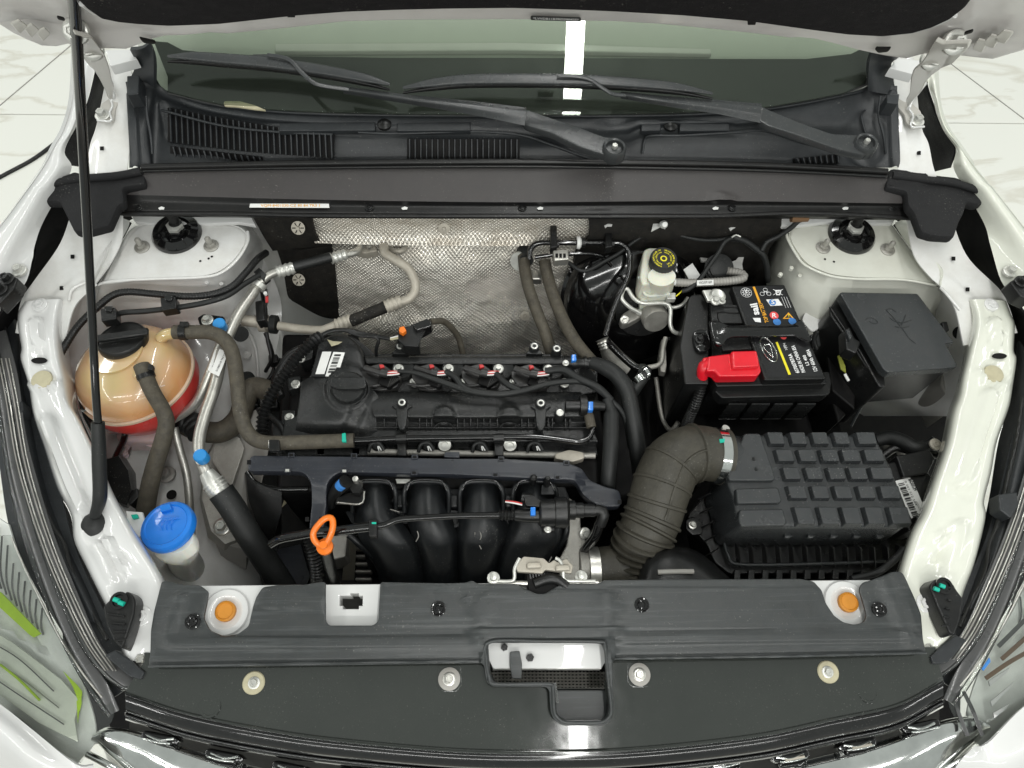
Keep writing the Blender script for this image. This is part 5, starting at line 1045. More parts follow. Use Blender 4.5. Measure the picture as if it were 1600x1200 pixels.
# air-conditioning pipes
ac = T('air_conditioning_pipe', 'long aluminium pipe with blue service cap leading to a black hose toward the front', 'pipe', 320, 720, -.05)
tube('pipe', [(405, 440, -.04), (392, 462, -.04), (372, 492, -.035), (352, 535, -.03), (345, 560, -.03), (337, 600, -.035), (320, 650, -.045), (312, 680, -.05), (311, 705, -.055), (318, 728, -.065), (330, 752, -.075)], .0105, M['alu'], ac, segs=18)
tube('crimp', [(322, 738, -.066), (330, 750, -.072), (338, 762, -.08), (350, 776, -.09)], [.0125, .0165, .0185, .0175], M['zinc'], ac, segs=22)
for t in (.2, .5, .8):
    tube('crimp_ring', [(330+12*t, 750+16*t, -.073-.009*t), (331.5+12*t, 752+16*t, -.074-.009*t)], .0196, M['zinc'], ac, segs=22)
tube('black_hose', [(345, 768, -.085), (362, 792, -.10), (385, 830, -.13), (410, 868, -.17), (435, 905, -.21), (460, 945, -.26)], .0225, M['rubber'], ac, segs=24)
lathe('service_port', (317, 722, -.058), [(.009, 0), (.009, .012), (.007, .013), (.007, .022), (.0005, .022)], M['alu'], ac, segs=18)
lathe('blue_cap', (316, 715, -.038), [(.0115, -.006), (.012, .010), (.011, .0125), (.0095, .011), (.0005, .0108)], M['bluecap'], ac, segs=24)
st = slab('pipe_label', [(343, 545), (357, 550), (342, 588), (329, 582)], -.018, .0006, M['sticker'], ac, .0001)
text('lettering', 'R134a 8108010', (350, 552), (337, 580), (353, 553), -.018, M['print_black'], st, .001)
ac2 = T('air_conditioning_pipe', 'second, thinner aluminium pipe bending below the coolant tank hose', 'pipe', 300, 600, -.05)
tube('pipe', [(350, 520, -.02), (342, 545, -.03), (325, 590, -.05), (312, 620, -.07), (295, 640, -.09), (270, 655, -.11)], .0085, M['alu'], ac2, segs=16)
tube('pipe', [(272, 668, -.14), (280, 700, -.16), (292, 745, -.18), (297, 800, -.22), (300, 850, -.28)], .0075, M['alu'], ac2, segs=14)
sl = slab('pipe_label', [(336, 545), (346, 548), (333, 584), (325, 578)], -.024, .0006, M['sticker'], ac2, .0001)
text('lettering', '8108050-7R', (340, 549), (331, 574), (343, 550), -.024, M['print_black'], sl, .001)
hx = T('air_conditioning_hose', 'upper black hose with silver crimps across the black firewall mat', 'hose', 480, 410, -.02)
tube('pipe_end', [(408, 440, -.03), (420, 430, -.025), (436, 423, -.02)], .0085, M['alu'], hx, segs=14)
tube('crimp', [(434, 425, -.02), (460, 418, -.018)], .0115, M['zinc'], hx, segs=18, corr=(.009, .0012))
tube('hose_body', [(456, 418, -.018), (520, 401, -.02)], .0098, M['rubber'], hx, segs=18)
tube('crimp', [(517, 404, -.02), (541, 397, -.025)], .0105, M['zinc'], hx, segs=18, corr=(.009, .0012))
tube('pipe_end', [(540, 398, -.025), (556, 394, -.03), (564, 386, -.04)], .0075, M['alu'], hx, segs=14)
lathe('rubber_ring', W(410, 432, -.03), [(.011, -.006), (.0165, -.006), (.0165, .006), (.011, .006)], M['rubber'], hx, axis=(.7, .7, .1), segs=24)
lathe('rubber_ring', W(404, 446, -.035), [(.011, -.005), (.0155, -.005), (.0155, .005), (.011, .005)], M['zinc'], hx, axis=(.5, .8, .1), segs=24)
hy = T('air_conditioning_hose', 'lower dusty hose with tan crimps in front of the foil heat shield', 'hose', 580, 490, -.1)
tube('pipe_end', [(600, 384, -.03), (602, 396, -.03), (620, 408, -.03), (638, 420, -.035), (648, 440, -.045), (648, 456, -.055), (638, 468, -.06), (624, 472, -.065)], .0095, M['tan_metal'], hy, segs=16)
tube('crimp', [(603, 480, -.07), (628, 470, -.065)], .0128, M['tan_metal'], hy, segs=20, corr=(.009, .0013))
tube('hose_body', [(548, 502, -.085), (606, 478, -.07)], .0118, M['mat_black'], hy, segs=18)
tube('crimp', [(526, 508, -.09), (550, 500, -.085)], .0125, M['tan_metal'], hy, segs=20, corr=(.009, .0013))
tube('pipe_end', [(435, 509, -.10), (470, 514, -.10), (500, 516, -.098), (515, 512, -.093), (528, 506, -.09)], .0088, M['tan_metal'], hy, segs=16)
lathe('rubber_ring', W(428, 507, -.10), [(.010, -.006), (.0185, -.006), (.0185, .006), (.010, .006)], M['rubber'], hy, axis=(1, -.1, 0), segs=26)
lathe('clamp_ring', W(412, 505, -.095), [(.012, -.007), (.0175, -.007), (.0175, .007), (.012, .007)], M['tan_metal'], hy, axis=(1, -.1, 0), segs=26)
tube('pipe_end', [(378, 500, -.08), (395, 502, -.085), (420, 506, -.095)], .0115, M['tan_metal'], hy, segs=16)
lathe('black_end', W(374, 520, -.06), [(.0005, -.014), (.014, -.014), (.015, .01), (.0005, .01)], M['black'], hy, axis=(.5, -.6, .5), segs=18)
slab('pipe_block', [(556, 380), (585, 380), (590, 392), (570, 396), (554, 392)], -.045, .02, M['tan_metal'], hy, .003, r=3)
tube('block_loop', [(606, 384, -.05), (615, 392, -.045), (628, 392, -.045), (634, 384, -.05)], .006, M['tan_metal'], hy, segs=10)
lathe('bolt_end', (577, 386, -.04), [(.006, 0), (.006, .006), (.0005, .006)], M['steel'], hy, segs=12)
# service caps at the back
sv = lathe('blue_service_cap', (343, 507, -.005), [(.0105, -.014), (.0115, -.012), (.0115, .004), (.010, .006), (.0005, .006)], M['bluecap'], None, segs=22)
tag(sv, 'small blue service cap beside the brown hose behind the coolant tank', 'cap')
bk = T('pipe_bracket', 'black bracket with a steel nut behind the coolant tank hose', 'bracket', 325, 500, -.02)
slab('plate', [(308, 496), (318, 490), (350, 494), (352, 508), (330, 512), (312, 508)], -.025, .01, M['black'], bk, .002, r=3)
bolt(324, 500, -.022, bk, .011, M['zinc'])
# wiring along the strut tower
wl = T('wiring_loom', 'pair of black taped wiring looms running along the strut tower base behind the coolant tank', 'wiring harness', 260, 470, -.01)
tube('loom', [(90, 560, .0), (120, 512, .005), (150, 482, .008), (175, 462, .01), (200, 456, .012), (240, 459, .012), (290, 463, .012), (330, 460, .01), (362, 448, .008), (385, 425, .0), (402, 405, -.01), (416, 395, -.03)], .0065, M['black'], wl, segs=12, corr=(.005, .0004))
tube('loom', [(175, 498, .0), (190, 489, .004), (230, 486, .006), (280, 480, .008), (320, 473, .008), (355, 462, .004), (380, 445, -.004), (405, 430, -.015)], .0052, M['rubber'], wl, segs=10)
for x, y in ((168, 490), (262, 473)):
    frustum('loom_clip', [(x-12, y-8), (x+12, y-10), (x+14, y+8), (x-10, y+12)], .022, .02, M['black'], wl, 1.02, .002, r=2)
    frustum('clip_latch', [(x-6, y-12), (x+8, y-12), (x+6, y-4), (x-4, y-4)], .026, .012, M['gloss'], wl, 1.02, .001)
tube('loom', [(405, 430, -.02), (410, 460, -.06), (412, 480, -.1), (418, 530, -.14), (424, 560, -.16), (415, 580, -.2)], .004, M['black'], wl, segs=8)
tube('red_tape', [(417, 462, -.035), (417, 473, -.04)], .003, M['redwire'], wl, segs=8)
tube('loom', [(416, 452, -.03), (417, 465, -.036), (413, 500, -.07)], .0022, M['black'], wl, segs=6)
lathe('white_tip', W(415, 459, -.03), [(.0005, -.002), (.0035, -.002), (.0035, .003), (.0005, .003)], M['white'], wl, segs=10)
frustum('loom_holder', [(398, 470), (412, 468), (414, 500), (400, 502)], -.06, .03, M['black'], wl, 1, .003)
cn = tube('corrugated_conduit', [(500, 526, -.05), (488, 534, -.045), (470, 552, -.045), (452, 575, -.05), (434, 600, -.06), (418, 628, -.07), (410, 655, -.08), (409, 690, -.09)], .0095, M['black'], None, segs=18, corr=(.0075, .0022))
tag(cn, 'corrugated black conduit curving down beside the sticker end of the valve cover', 'conduit')
wn = T('engine_loom', 'thin black cable arching over the rear of the engine to an orange-tipped plug', 'wiring harness', 600, 525, -.05)
tube('loom', [(498, 528, -.05), (515, 518, -.045), (540, 516, -.045), (570, 522, -.05), (612, 530, -.05)], .0042, M['black'], wn, segs=8)
tube('loom', [(540, 516, -.045), (560, 524, -.05), (590, 528, -.05), (588, 545, -.07), (588, 556, -.09)], .0035, M['black'], wn, segs=8)
frustum('plug', [(622, 514), (668, 498), (675, 502), (672, 508), (655, 518), (655, 542), (632, 540), (620, 530)], -.035, .03, M['black'], wn, 1.03, .003, r=2)
frustum('plug_head', [(645, 506), (667, 497), (675, 503), (673, 510), (650, 516)], -.025, .02, M['gloss'], wn, 1.03, .002, r=2)
frustum('orange_lock', [(624, 511), (631, 509), (635, 516), (629, 521), (623, 517)], -.022, .012, M['orange'], wn, 1, .0015)
for j in range(3): tube('wire', [(610, 528+j*1.5, -.045), (622, 525+j*2, -.035)], .0013, M['cream' if j else 'white'], wn, segs=5)
tube('loom', [(672, 503, -.04), (692, 502, -.06), (708, 515, -.09), (718, 532, -.12), (723, 553, -.14)], .0062, M['hose'], wn, segs=10)
# stuff between tank and engine
tt = T('radiator_hose', 'thick brown radiator hose low between the coolant tank and engine', 'hose', 400, 640, -.2)
tube('hose_body', [(285, 660, -.18), (310, 672, -.18), (345, 675, -.18), (372, 655, -.18), (385, 620, -.17), (398, 605, -.17), (430, 615, -.17)], .021, M['hose'], tt, segs=22)
tube('hose_sleeve', [(284, 655, -.17), (300, 662, -.17), (312, 676, -.17)], .023, M['rubber'], tt, segs=20, corr=(.012, .0015))
em = T('engine_mount', 'dusty grey engine mount bracket beside the long aluminium pipe', 'engine mount', 350, 800, -.25)
loft('mount_body', [[(350, 660, -.2), (400, 640, -.2), (420, 700, -.2), (400, 800, -.2), (385, 860, -.22), (350, 850, -.22), (328, 800, -.22), (318, 730, -.2)], [(350, 660, -.3), (400, 640, -.3), (420, 700, -.3), (400, 820, -.32), (385, 890, -.32), (345, 870, -.32), (315, 800, -.3), (310, 730, -.3)]], M['grey_metal'], em)
loft('mount_leg', [[(318, 730, -.19), (345, 745, -.19), (370, 800, -.19), (378, 840, -.19), (352, 850, -.19), (330, 830, -.19), (316, 780, -.19)], [(318, 730, -.25), (345, 745, -.25), (370, 800, -.25), (378, 850, -.25), (350, 860, -.25), (325, 840, -.25), (312, 780, -.25)]], M['castalu'], em)
bolt(347, 823, -.185, em, .016, M['steel'])
slab('white_web', [(335, 690), (372, 680), (382, 700), (362, 760), (352, 752), (330, 720)], -.19, .01, M['castalu'], em, .002, r=5)
wb = T('washer_reservoir', 'white washer bottle neck with a bright blue cap', 'washer reservoir', 275, 880, -.15)
loft('neck', [[W(268+dx*34, 838+dy*26, -.055) for dx, dy in [(math.cos(a*math.pi/12), math.sin(a*math.pi/12)) for a in range(24)]], [W(274+dx*37, 850+dy*27, -.07) for dx, dy in [(math.cos(a*math.pi/12), math.sin(a*math.pi/12)) for a in range(24)]], [W(276+dx*36, 856+dy*27, -.10) for dx, dy in [(math.cos(a*math.pi/12), math.sin(a*math.pi/12)) for a in range(24)]],
  [W(282+dx*28, 858+dy*24, -.12) for dx, dy in [(math.cos(a*math.pi/12), math.sin(a*math.pi/12)) for a in range(24)]], [W(286+dx*26, 872+dy*26, -.19) for dx, dy in [(math.cos(a*math.pi/12), math.sin(a*math.pi/12)) for a in range(24)]], [W(292+dx*28, 885+dy*26, -.28) for dx, dy in [(math.cos(a*math.pi/12), math.sin(a*math.pi/12)) for a in range(24)]]], M['jug'], wb, world=True)
cp = lathe('washer_cap', (264, 824, -.052), [(.041, -.008), (.0445, -.004), (.0445, .006), (.042, .010), (.036, .012), (.034, .010), (.0005, .012)], M['blue'], wb, segs=52, axis=(-.12, .18, 1))
slab('cap_tab', [(246, 854), (252, 848), (275, 850), (288, 842), (284, 852), (270, 860), (258, 859)], -.044, .008, M['blue'], cp, .002, r=3)
slab('cap_hinge', [(248, 790), (265, 786), (268, 796), (250, 800)], -.040, .008, M['blue'], cp, .002, r=2)
p = W(262, 818, -.038)
for k in range(3): tube('washer_mark', [p+Vector((-.008+k*.008, -.010, .001)), p+Vector((-.012+k*.008, 0, .001)), p+Vector((-.006+k*.008, .010, .0)),], .0009, M['blue'], cp, segs=5, step=.003, world=True)
tube('washer_mark', [p+Vector((-.018, .008, .0)), p+Vector((.016, .010, .0))], .0009, M['blue'], cp, segs=5, step=.003, world=True)
slab('bracket', [(196, 798), (222, 800), (228, 820), (232, 842), (214, 838), (200, 818)], -.06, .008, M['white'], wb, .002)
frustum('green_tab', [(204, 804), (214, 803), (216, 809), (207, 811)], -.05, .006, M['green'], wb, 1, .001)
hn = T('horn', 'black horn unit beneath the white rail beside the brown hose', 'horn', 180, 750, -.15)
loft('horn_body', [[(160, 720, -.10), (185, 712, -.10), (200, 735, -.10), (205, 765, -.11), (198, 790, -.12), (175, 780, -.12)], [(155, 715, -.2), (195, 708, -.2), (212, 740, -.2), (215, 775, -.2), (205, 800, -.2), (170, 800, -.2)]], M['black'], hn)
tube('lead', [(196, 665, -.12), (194, 685, -.13), (185, 705, -.12), (178, 720, -.11)], .006, M['gloss'], hn, segs=10)
tube('lead', [(140, 610, -.05), (132, 640, -.08), (145, 670, -.09), (160, 700, -.1)], .006, M['black'], hn, segs=10)
frustum('plug', [(120, 615), (136, 618), (140, 640), (124, 640)], -.05, .03, M['black'], hn, 1, .002)
frustum('plug', [(196, 770), (214, 762), (218, 775), (202, 790)], -.12, .03, M['black'], hn, 1, .002)
fb = T('fan_shroud', 'curved black plastic shroud in the front corner below the cable duct', 'shroud', 440, 800, -.3)
tube('shroud_rim', [(386, 738, -.13), (400, 755, -.13), (430, 764, -.13), (482, 764, -.13)], .005, M['gloss'], fb, segs=10)
loft('shroud_body', [[(384, 740, -.12), (400, 756, -.12), (430, 766, -.12), (440, 768, -.13), (440, 800, -.16), (425, 850, -.2), (405, 830, -.17), (388, 780, -.14)], [(380, 740, -.3), (400, 770, -.3), (430, 780, -.3), (440, 790, -.3), (440, 830, -.3), (430, 880, -.3), (410, 860, -.3), (385, 800, -.3)]], M['black'], fb, ang=60)
slab('shroud_plate', [(425, 860), (470, 850), (485, 900), (470, 940), (440, 900)], -.30, .01, M['duct'], fb, .002)
slab('shroud_plate', [(444, 780), (455, 778), (440, 792)], -.22, .004, M['cream'], fb, .001)
lathe('pale_disc', (434, 814, -.24), [(.006, 0), (.006, .002), (.0005, .002)], M['zinc'], fb, segs=14)

cl = T('side_wiring', 'thin black wires and clips on the white apron between the aluminium pipes and the engine', 'wiring harness', 420, 600, -.25)
tube('wire_run', [(414, 520, -.2), (424, 545, -.22), (428, 575, -.24), (414, 600, -.25), (396, 612, -.25), (380, 606, -.24)], .0038, M['black'], cl, segs=8)
tube('wire_run', [(440, 560, -.2), (430, 600, -.22), (422, 640, -.24), (412, 668, -.24)], .005, M['rubber'], cl, segs=8)
for x, y in ((426, 560), (402, 606), (426, 630)):
    frustum('wire_clip', [(x-7, y-6), (x+7, y-7), (x+8, y+6), (x-7, y+7)], -.19, .02, M['black'], cl, 1.03, .002, r=2)
lathe('rubber_plug', (386, 592, -.22), [(.016, -.004), (.016, .003), (.012, .006), (.0005, .006)], M['rubber'], cl, segs=22)
frustum('black_relay', [(372, 612), (398, 606), (404, 632), (380, 640)], -.2, .03, M['black'], cl, 1.03, .003, r=3)
# ================================================================ heater hoses, booster, brake reservoir
hh = T('heater_hose', 'dusty brown heater hose nearer the foil centre, rising to the firewall', 'hose', 870, 545, -.15, 'heater hoses side by side')
tube('hose_body', [(818, 400, -.05), (820, 420, -.055), (826, 450, -.06), (840, 490, -.07), (852, 520, -.085), (862, 556, -.11), (868, 580, -.14)], .0118, M['hose'], hh, segs=20)
hh = T('heater_hose', 'dusty brown heater hose passing under the grey connector to the blue-clipped coupling', 'hose', 900, 545, -.12, 'heater hoses side by side')
tube('hose_body', [(851, 408, -.05), (854, 425, -.055), (864, 460, -.06), (880, 500, -.065), (900, 535, -.065), (922, 562, -.06), (932, 572, -.055)], .0122, M['hose'], hh, segs=20)
hb = T('bulkhead_fitting', 'metal ring fitting where the heater hoses meet the firewall', 'fitting', 820, 412, -.08)
lathe('ring', W(813, 408, -.06), [(.014, -.004), (.020, -.004), (.020, .004), (.014, .004)], M['zinc'], hb, axis=(-.3, -.8, .5), segs=28)
frustum('fitting_plate', [(830, 422), (846, 422), (846, 436), (832, 436)], -.075, .02, M['steel'], hb, 1, .002)
tube('fitting_neck', [(818, 392, -.06), (822, 408, -.05)], .015, M['rubber'], hb, segs=18)
vp_ = T('vacuum_pipe', 'gloss black vacuum pipe with a white check valve across the firewall', 'pipe', 900, 380, -.0)
tube('pipe', [(828, 405, -.03), (828, 392, -.02), (834, 383, -.015), (848, 379, -.012), (880, 379, -.010), (930, 379, -.010), (960, 379, -.010), (976, 384, -.012), (984, 398, -.02), (982, 430, -.04), (968, 460, -.06), (956, 490, -.08), (946, 525, -.1)], .0056, M['gloss'], vp_, segs=14)
lathe('check_valve', W(901, 379, -.010), [(.0005, 0), (.0125, 0), (.013, .003), (.013, .006), (.0095, .008), (.0095, .014), (.0005, .014)], M['white'], vp_, axis=(1, 0, 0), segs=26)
tube('valve_collar', [(908, 379, -.010), (914, 379, -.010)], .0105, M['black'], vp_, segs=18)
for x in (866, 952):
    frustum('pipe_clip', [(x-6, 352 if x < 900 else 350), (x+4, 352), (x+5, 385), (x-6, 387)], .01, .02, M['black'], vp_, 1, .002)
    tube('clip_band', [(x-6, 381, -.006), (x+7, 381, -.006)], .0085, M['black'], vp_, segs=14)
slab('pale_hook', [(944, 352), (950, 349), (957, 350), (956, 353), (949, 353), (946, 356)], .03, .003, M['white'], vp_, .001)
tube('second_pipe', [(836, 402, -.02), (860, 399, -.018), (890, 397, -.018), (920, 396, -.018), (940, 401, -.03), (955, 415, -.05)], .0042, M['gloss'], vp_, segs=10)
frustum('grey_connector', [(864, 391), (888, 389), (889, 405), (866, 407)], .003, .02, M['alu'], vp_, 1.02, .002)
for k in range(3): frustum('connector_slot', [(868+k*6, 396), (872+k*6, 396), (872+k*6, 402), (868+k*6, 402)], .0045, .004, M['deep'], vp_, 1, 0)
lm = T('firewall_loom', 'thin black wiring branches strung along the firewall mat above the brake reservoir', 'wiring harness', 1100, 370, .0)
tube('loom', [(888, 410, -.03), (905, 422, -.03), (920, 422, -.03), (945, 408, -.025), (968, 395, -.02), (990, 378, -.01), (1020, 360, .005), (1034, 358, .01), (1055, 366, .0), (1090, 374, .0), (1120, 375, .0), (1146, 370, .0)], .0038, M['rubber'], lm, segs=10)
tube('loom', [(1146, 370, .005), (1132, 378, .0), (1122, 395, -.01), (1108, 415, -.02), (1092, 438, -.03), (1076, 452, -.035), (1066, 455, -.04)], .0045, M['rubber'], lm, segs=10)
tube('loom', [(1146, 370, .005), (1165, 377, .0), (1180, 388, -.01), (1192, 398, -.02), (1198, 415, -.04), (1200, 440, -.07)], .006, M['rubber'], lm, segs=10)
tube('loom', [(1190, 392, -.01), (1198, 378, -.0), (1215, 370, .01), (1236, 356, .03), (1248, 345, .045), (1262, 340, .05)], .005, M['rubber'], lm, segs=10)
tube('red_boot', [(1236, 341, .055), (1262, 340, .055)], .008, M['rust'], lm, segs=12)
slab('loom_hook', [(1139, 356), (1146, 352), (1153, 354), (1147, 356), (1142, 360)], .02, .003, M['white'], lm, .001)
frustum('loom_clip', [(1143, 356), (1158, 356), (1158, 374), (1143, 374)], .005, .01, M['black'], lm, 1, .002)
tube('zip_tie', [(1143, 371, .01), (1150, 367, .012), (1157, 370, .01)], .002, M['zinc'], lm, segs=6)
bo = T('brake_booster', 'large round black brake booster against the firewall', 'brake booster', 980, 500, -.2)
lathe('booster_shell', W(985, 470, -.16), [(.14, -.10), (.145, -.04), (.145, -.02), (.149, -.016), (.149, -.008), (.142, -.004), (.136, .012), (.120, .026), (.085, .034), (.06, .036), (.0005, .036)], M['gloss'], bo, axis=(0, -.80, .6), segs=72)
lathe('hub', W(1000, 478, -.13), [(.06, -.01), (.055, .03), (.0005, .03)], M['black'], bo, axis=(0, -.80, .6), segs=32)
br = T('brake_reservoir', 'cream brake fluid reservoir with black and yellow cap', 'brake reservoir', 1035, 480, -.08)
circ = lambda cx, cy, rx, ry, z, n=28: [W(cx+rx*math.cos(a*2*math.pi/n), cy+ry*math.sin(a*2*math.pi/n), z) for a in range(n)]
loft('neck', [circ(1034, 432, 22, 15, .0), circ(1032, 440, 22, 16, -.03), circ(1030, 452, 21, 16, -.06)], M['reservoir'], br, world=True)
frustum('upper_body', [(1006, 390), (1014, 386), (1046, 387), (1050, 400), (1045, 440), (1004, 445), (1000, 432)], -.012, .06, M['reservoir'], br, 1.0, .005)
frustum('lower_body', [(1000, 430), (1010, 428), (1048, 440), (1047, 456), (1048, 462), (1015, 464), (1002, 456), (997, 440)], -.045, .03, M['reservoir'], br, 1.0, .004)
frustum('nipple_body', [(1000, 446), (1047, 458), (1046, 468), (1000, 472)], -.06, .05, M['reservoir'], br, .8, .004)
bc = lathe('reservoir_cap', W(1037, 404, .012), [(.0235, -.022), (.0255, -.018), (.0258, .0), (.0245, .003), (.0005, .003)], M['print_black'], br, segs=52, axis=(-.0, .03, 1), wob=lambda a, r, h: .012*math.cos(a*26) if r > .0254 and h < .001 else 0)
cc_ = W(1037, 404, .0155)
lathe('yellow_ring', cc_, [(.0005, 0), (.0065, 0), (.0065, .0004), (.0005, .0004)], M['yellow'], bc, segs=24)
lathe('black_ring', cc_+Vector((0, 0, .0005)), [(.0028, 0), (.0040, 0), (.0040, .0002), (.0028, .0002)], M['print_black'], bc, segs=24)
def arc_text(s, c, r, h, a0, a1, m, parent, flip=False):
    n = len(s); vs = []; fs = []
    for i, ch in enumerate(s):
        if ch == ' ': continue
        cu = bpy.data.curves.new("t", 'FONT'); cu.body = ch; cu.size = h*1.35; cu.resolution_u = 1; cu.offset = h*.03
        ob = bpy.data.objects.new("t", cu); me = bpy.data.meshes.new_from_object(ob); bpy.data.objects.remove(ob); bpy.data.curves.remove(cu)
        a = a0+(a1-a0)*(i+.5)/n
        k = len(vs); up = Vector((math.cos(a), math.sin(a), 0)); rt = Vector((up.y, -up.x, 0))
        if flip: up = -up; rt = -rt
        xs = [v.co.x for v in me.vertices]; mx_ = (min(xs)+max(xs))/2
        for v in me.vertices: vs.append(c+Vector((math.cos(a), math.sin(a), 0))*(r+(h if flip else 0))+rt*(v.co.x-mx_)+up*v.co.y)
        for p in me.polygons: fs.append(tuple(k+j for j in p.vertices))
        bpy.data.meshes.remove(me)
    return finish('lettering', mesh(vs, fs, 'lettering'), m, parent, smooth=False)
arc_text('WARNING CLEAN FILLER CAP', cc_+Vector((0, 0, .0007)), .0180, .0034, R(250), R(100), M['yellow'], bc)
arc_text('USE DOT 4 BRAKE FLUID ONLY', cc_+Vector((0, 0, .0007)), .0180, .0034, R(80), R(-70), M['yellow'], bc)
arc_text('BEFORE REMOVING', cc_+Vector((0, 0, .0007)), .0130, .0030, R(250), R(100), M['yellow'], bc)
arc_text('FROM SEALED CAN', cc_+Vector((0, 0, .0007)), .0130, .0030, R(80), R(-70), M['yellow'], bc)
tube('seam_rib', [(999, 432, -.025), (1004, 450, -.035), (1012, 462, -.045), (1046, 459, -.045)], .0035, M['reservoir'], br, segs=8)
frustum('sensor_plug', [(1042, 457), (1056, 457), (1056, 467), (1042, 467)], -.045, .014, M['zinc'], br, 1, .0015)
tube('sensor_wire', [(1056, 463, -.05), (1062, 458, -.048), (1068, 452, -.045)], .0013, M['yellow'], br, segs=6, step=.004)
mc = T('brake_master_cylinder', 'cast metal brake master cylinder below the cream reservoir', 'master cylinder', 1018, 510, -.12)
lathe('cylinder', W(1008, 465, -.12), [(.025, 0), (.025, .03), (.022, .032), (.022, .052), (.027, .054), (.027, .078), (.0255, .081), (.0005, .081)], M['castalu'], mc, axis=(.12, -.92, .36), segs=36)
slab('mount_ear', [(968, 500), (972, 490), (985, 482), (1000, 478), (1008, 488), (1000, 496), (982, 506), (972, 508)], -.10, .02, M['castalu'], mc, .004, r=5)
bolt(976, 500, -.09, mc, .009, M['steel'], axis=(0, -.7, .7))
for x, y in ((1000, 488), (1040, 480)): tube('pipe_nut', [(x-4, y-2, -.095), (x+4, y+2, -.095)], .0065, M['zinc'], mc, segs=6)
bp1 = tube('brake_pipe', [(996, 487, -.085), (984, 480, -.075), (972, 468, -.065), (972, 458, -.06), (976, 451, -.058), (981, 452, -.058), (990, 466, -.06), (1005, 474, -.062), (1030, 473, -.062), (1043, 475, -.064), (1048, 484, -.07), (1047, 505, -.085), (1052, 518, -.095), (1064, 522, -.10)], .0042, M['zinc'], None, segs=12)
tag(bp1, 'looped grey steel brake pipe in front of the master cylinder', 'pipe')
bp2 = tube('brake_pipe', [(1042, 480, -.09), (1056, 480, -.09), (1068, 475, -.085), (1075, 465, -.08)], .0040, M['zinc'], None, segs=12)
tag(bp2, 'short grey steel brake pipe running from the cylinder toward the battery box', 'pipe')
hp = T('vacuum_hose', 'grey ribbed hose with a paper label between the reservoir and battery', 'hose', 1100, 442, -.04)
tube('hose_end', [(1047, 441, -.035), (1058, 441, -.035)], .0065, M['white'], hp, segs=14)
tube('hose_body', [(1056, 441, -.035), (1075, 442, -.035), (1110, 441, -.035), (1140, 439, -.035), (1158, 436, -.036), (1162, 431, -.038), (1155, 426, -.042), (1140, 424, -.05), (1128, 422, -.06)], .0080, M['grey_metal'], hp, segs=16, corr=(.006, .0005))
q = slab('hose_label', [(1089, 438), (1115, 437), (1115, 445), (1089, 446)], -.026, .0008, M['sticker'], hp, .0001)
text('lettering', 'VACUUM 1609', (1092, 444), (1112, 443), (1092, 440), -.026, M['print_black'], q, .0012)
for k, rr_ in enumerate((.030, .024, .018)):
    lathe('grommet', W(1122, 420, -.06+k*.006), [(rr_-.004, 0), (rr_, .002), (rr_, .006), (rr_-.006, .008)], M['rubber'], hp, axis=(0, -.5, .85), segs=32)
slab('white_body_panel', [(1094, 402), (1120, 404), (1140, 410), (1150, 406), (1160, 394), (1164, 396), (1160, 412), (1162, 430), (1166, 438), (1150, 436), (1140, 418), (1120, 408), (1096, 408)], -.075, .006, M['paint_inner'], hp, .001)
slab('pale_tag', [(1068, 421), (1082, 411), (1098, 436), (1086, 440), (1077, 437)], -.05, .002, M['sticker'], hp, .0003)
# transmission side odds
tr = T('coolant_outlet', 'rusty cast coolant outlet with clamp and black elbow behind the black hose', 'coolant outlet', 970, 565, -.12)
tube('outlet_body', [(945, 536, -.10), (950, 552, -.12), (962, 566, -.14), (980, 578, -.15)], [.010, .014, .018, .018], M['castalu'], tr, segs=16)
tube('clamp', [(941, 530, -.09), (947, 545, -.10)], .0125, M['steel'], tr, segs=16, corr=(.006, .001))
tube('black_hose', [(948, 532, -.09), (960, 545, -.08), (978, 562, -.07), (992, 573, -.065), (1005, 578, -.06)], .0075, M['gloss'], tr, segs=12)
tube('elbow', [(998, 576, -.06), (1008, 580, -.06), (1002, 592, -.065), (994, 602, -.07), (988, 612, -.08)], [.010, .014, .012, .013, .013], M['rubber'], tr, segs=16)
lathe('band_clamp', W(999, 594, -.065), [(.0135, -.006), (.0145, -.006), (.0145, .006), (.0135, .006)], M['chrome'], tr, axis=(.5, -.85, 0), segs=24)
lathe('band_clamp', W(1008, 583, -.055), [(.0125, -.003), (.0135, -.003), (.0135, .003), (.0125, .003)], M['chrome'], tr, axis=(.8, .5, 0), segs=24)
tube('grey_pipe', [(1010, 575, -.10), (1032, 568, -.10), (1036, 545, -.10), (1040, 528, -.10)], .005, M['castalu'], tr, segs=10)
slab('grey_bracket', [(1034, 530), (1040, 528), (1042, 570), (1040, 582), (1032, 580), (1030, 555)], -.14, .02, M['castalu'], tr, .002)
tube('cable', [(1025, 590, -.2), (1034, 650, -.22), (1048, 672, -.2), (1060, 660, -.18)], .005, M['castalu'], tr, segs=8)

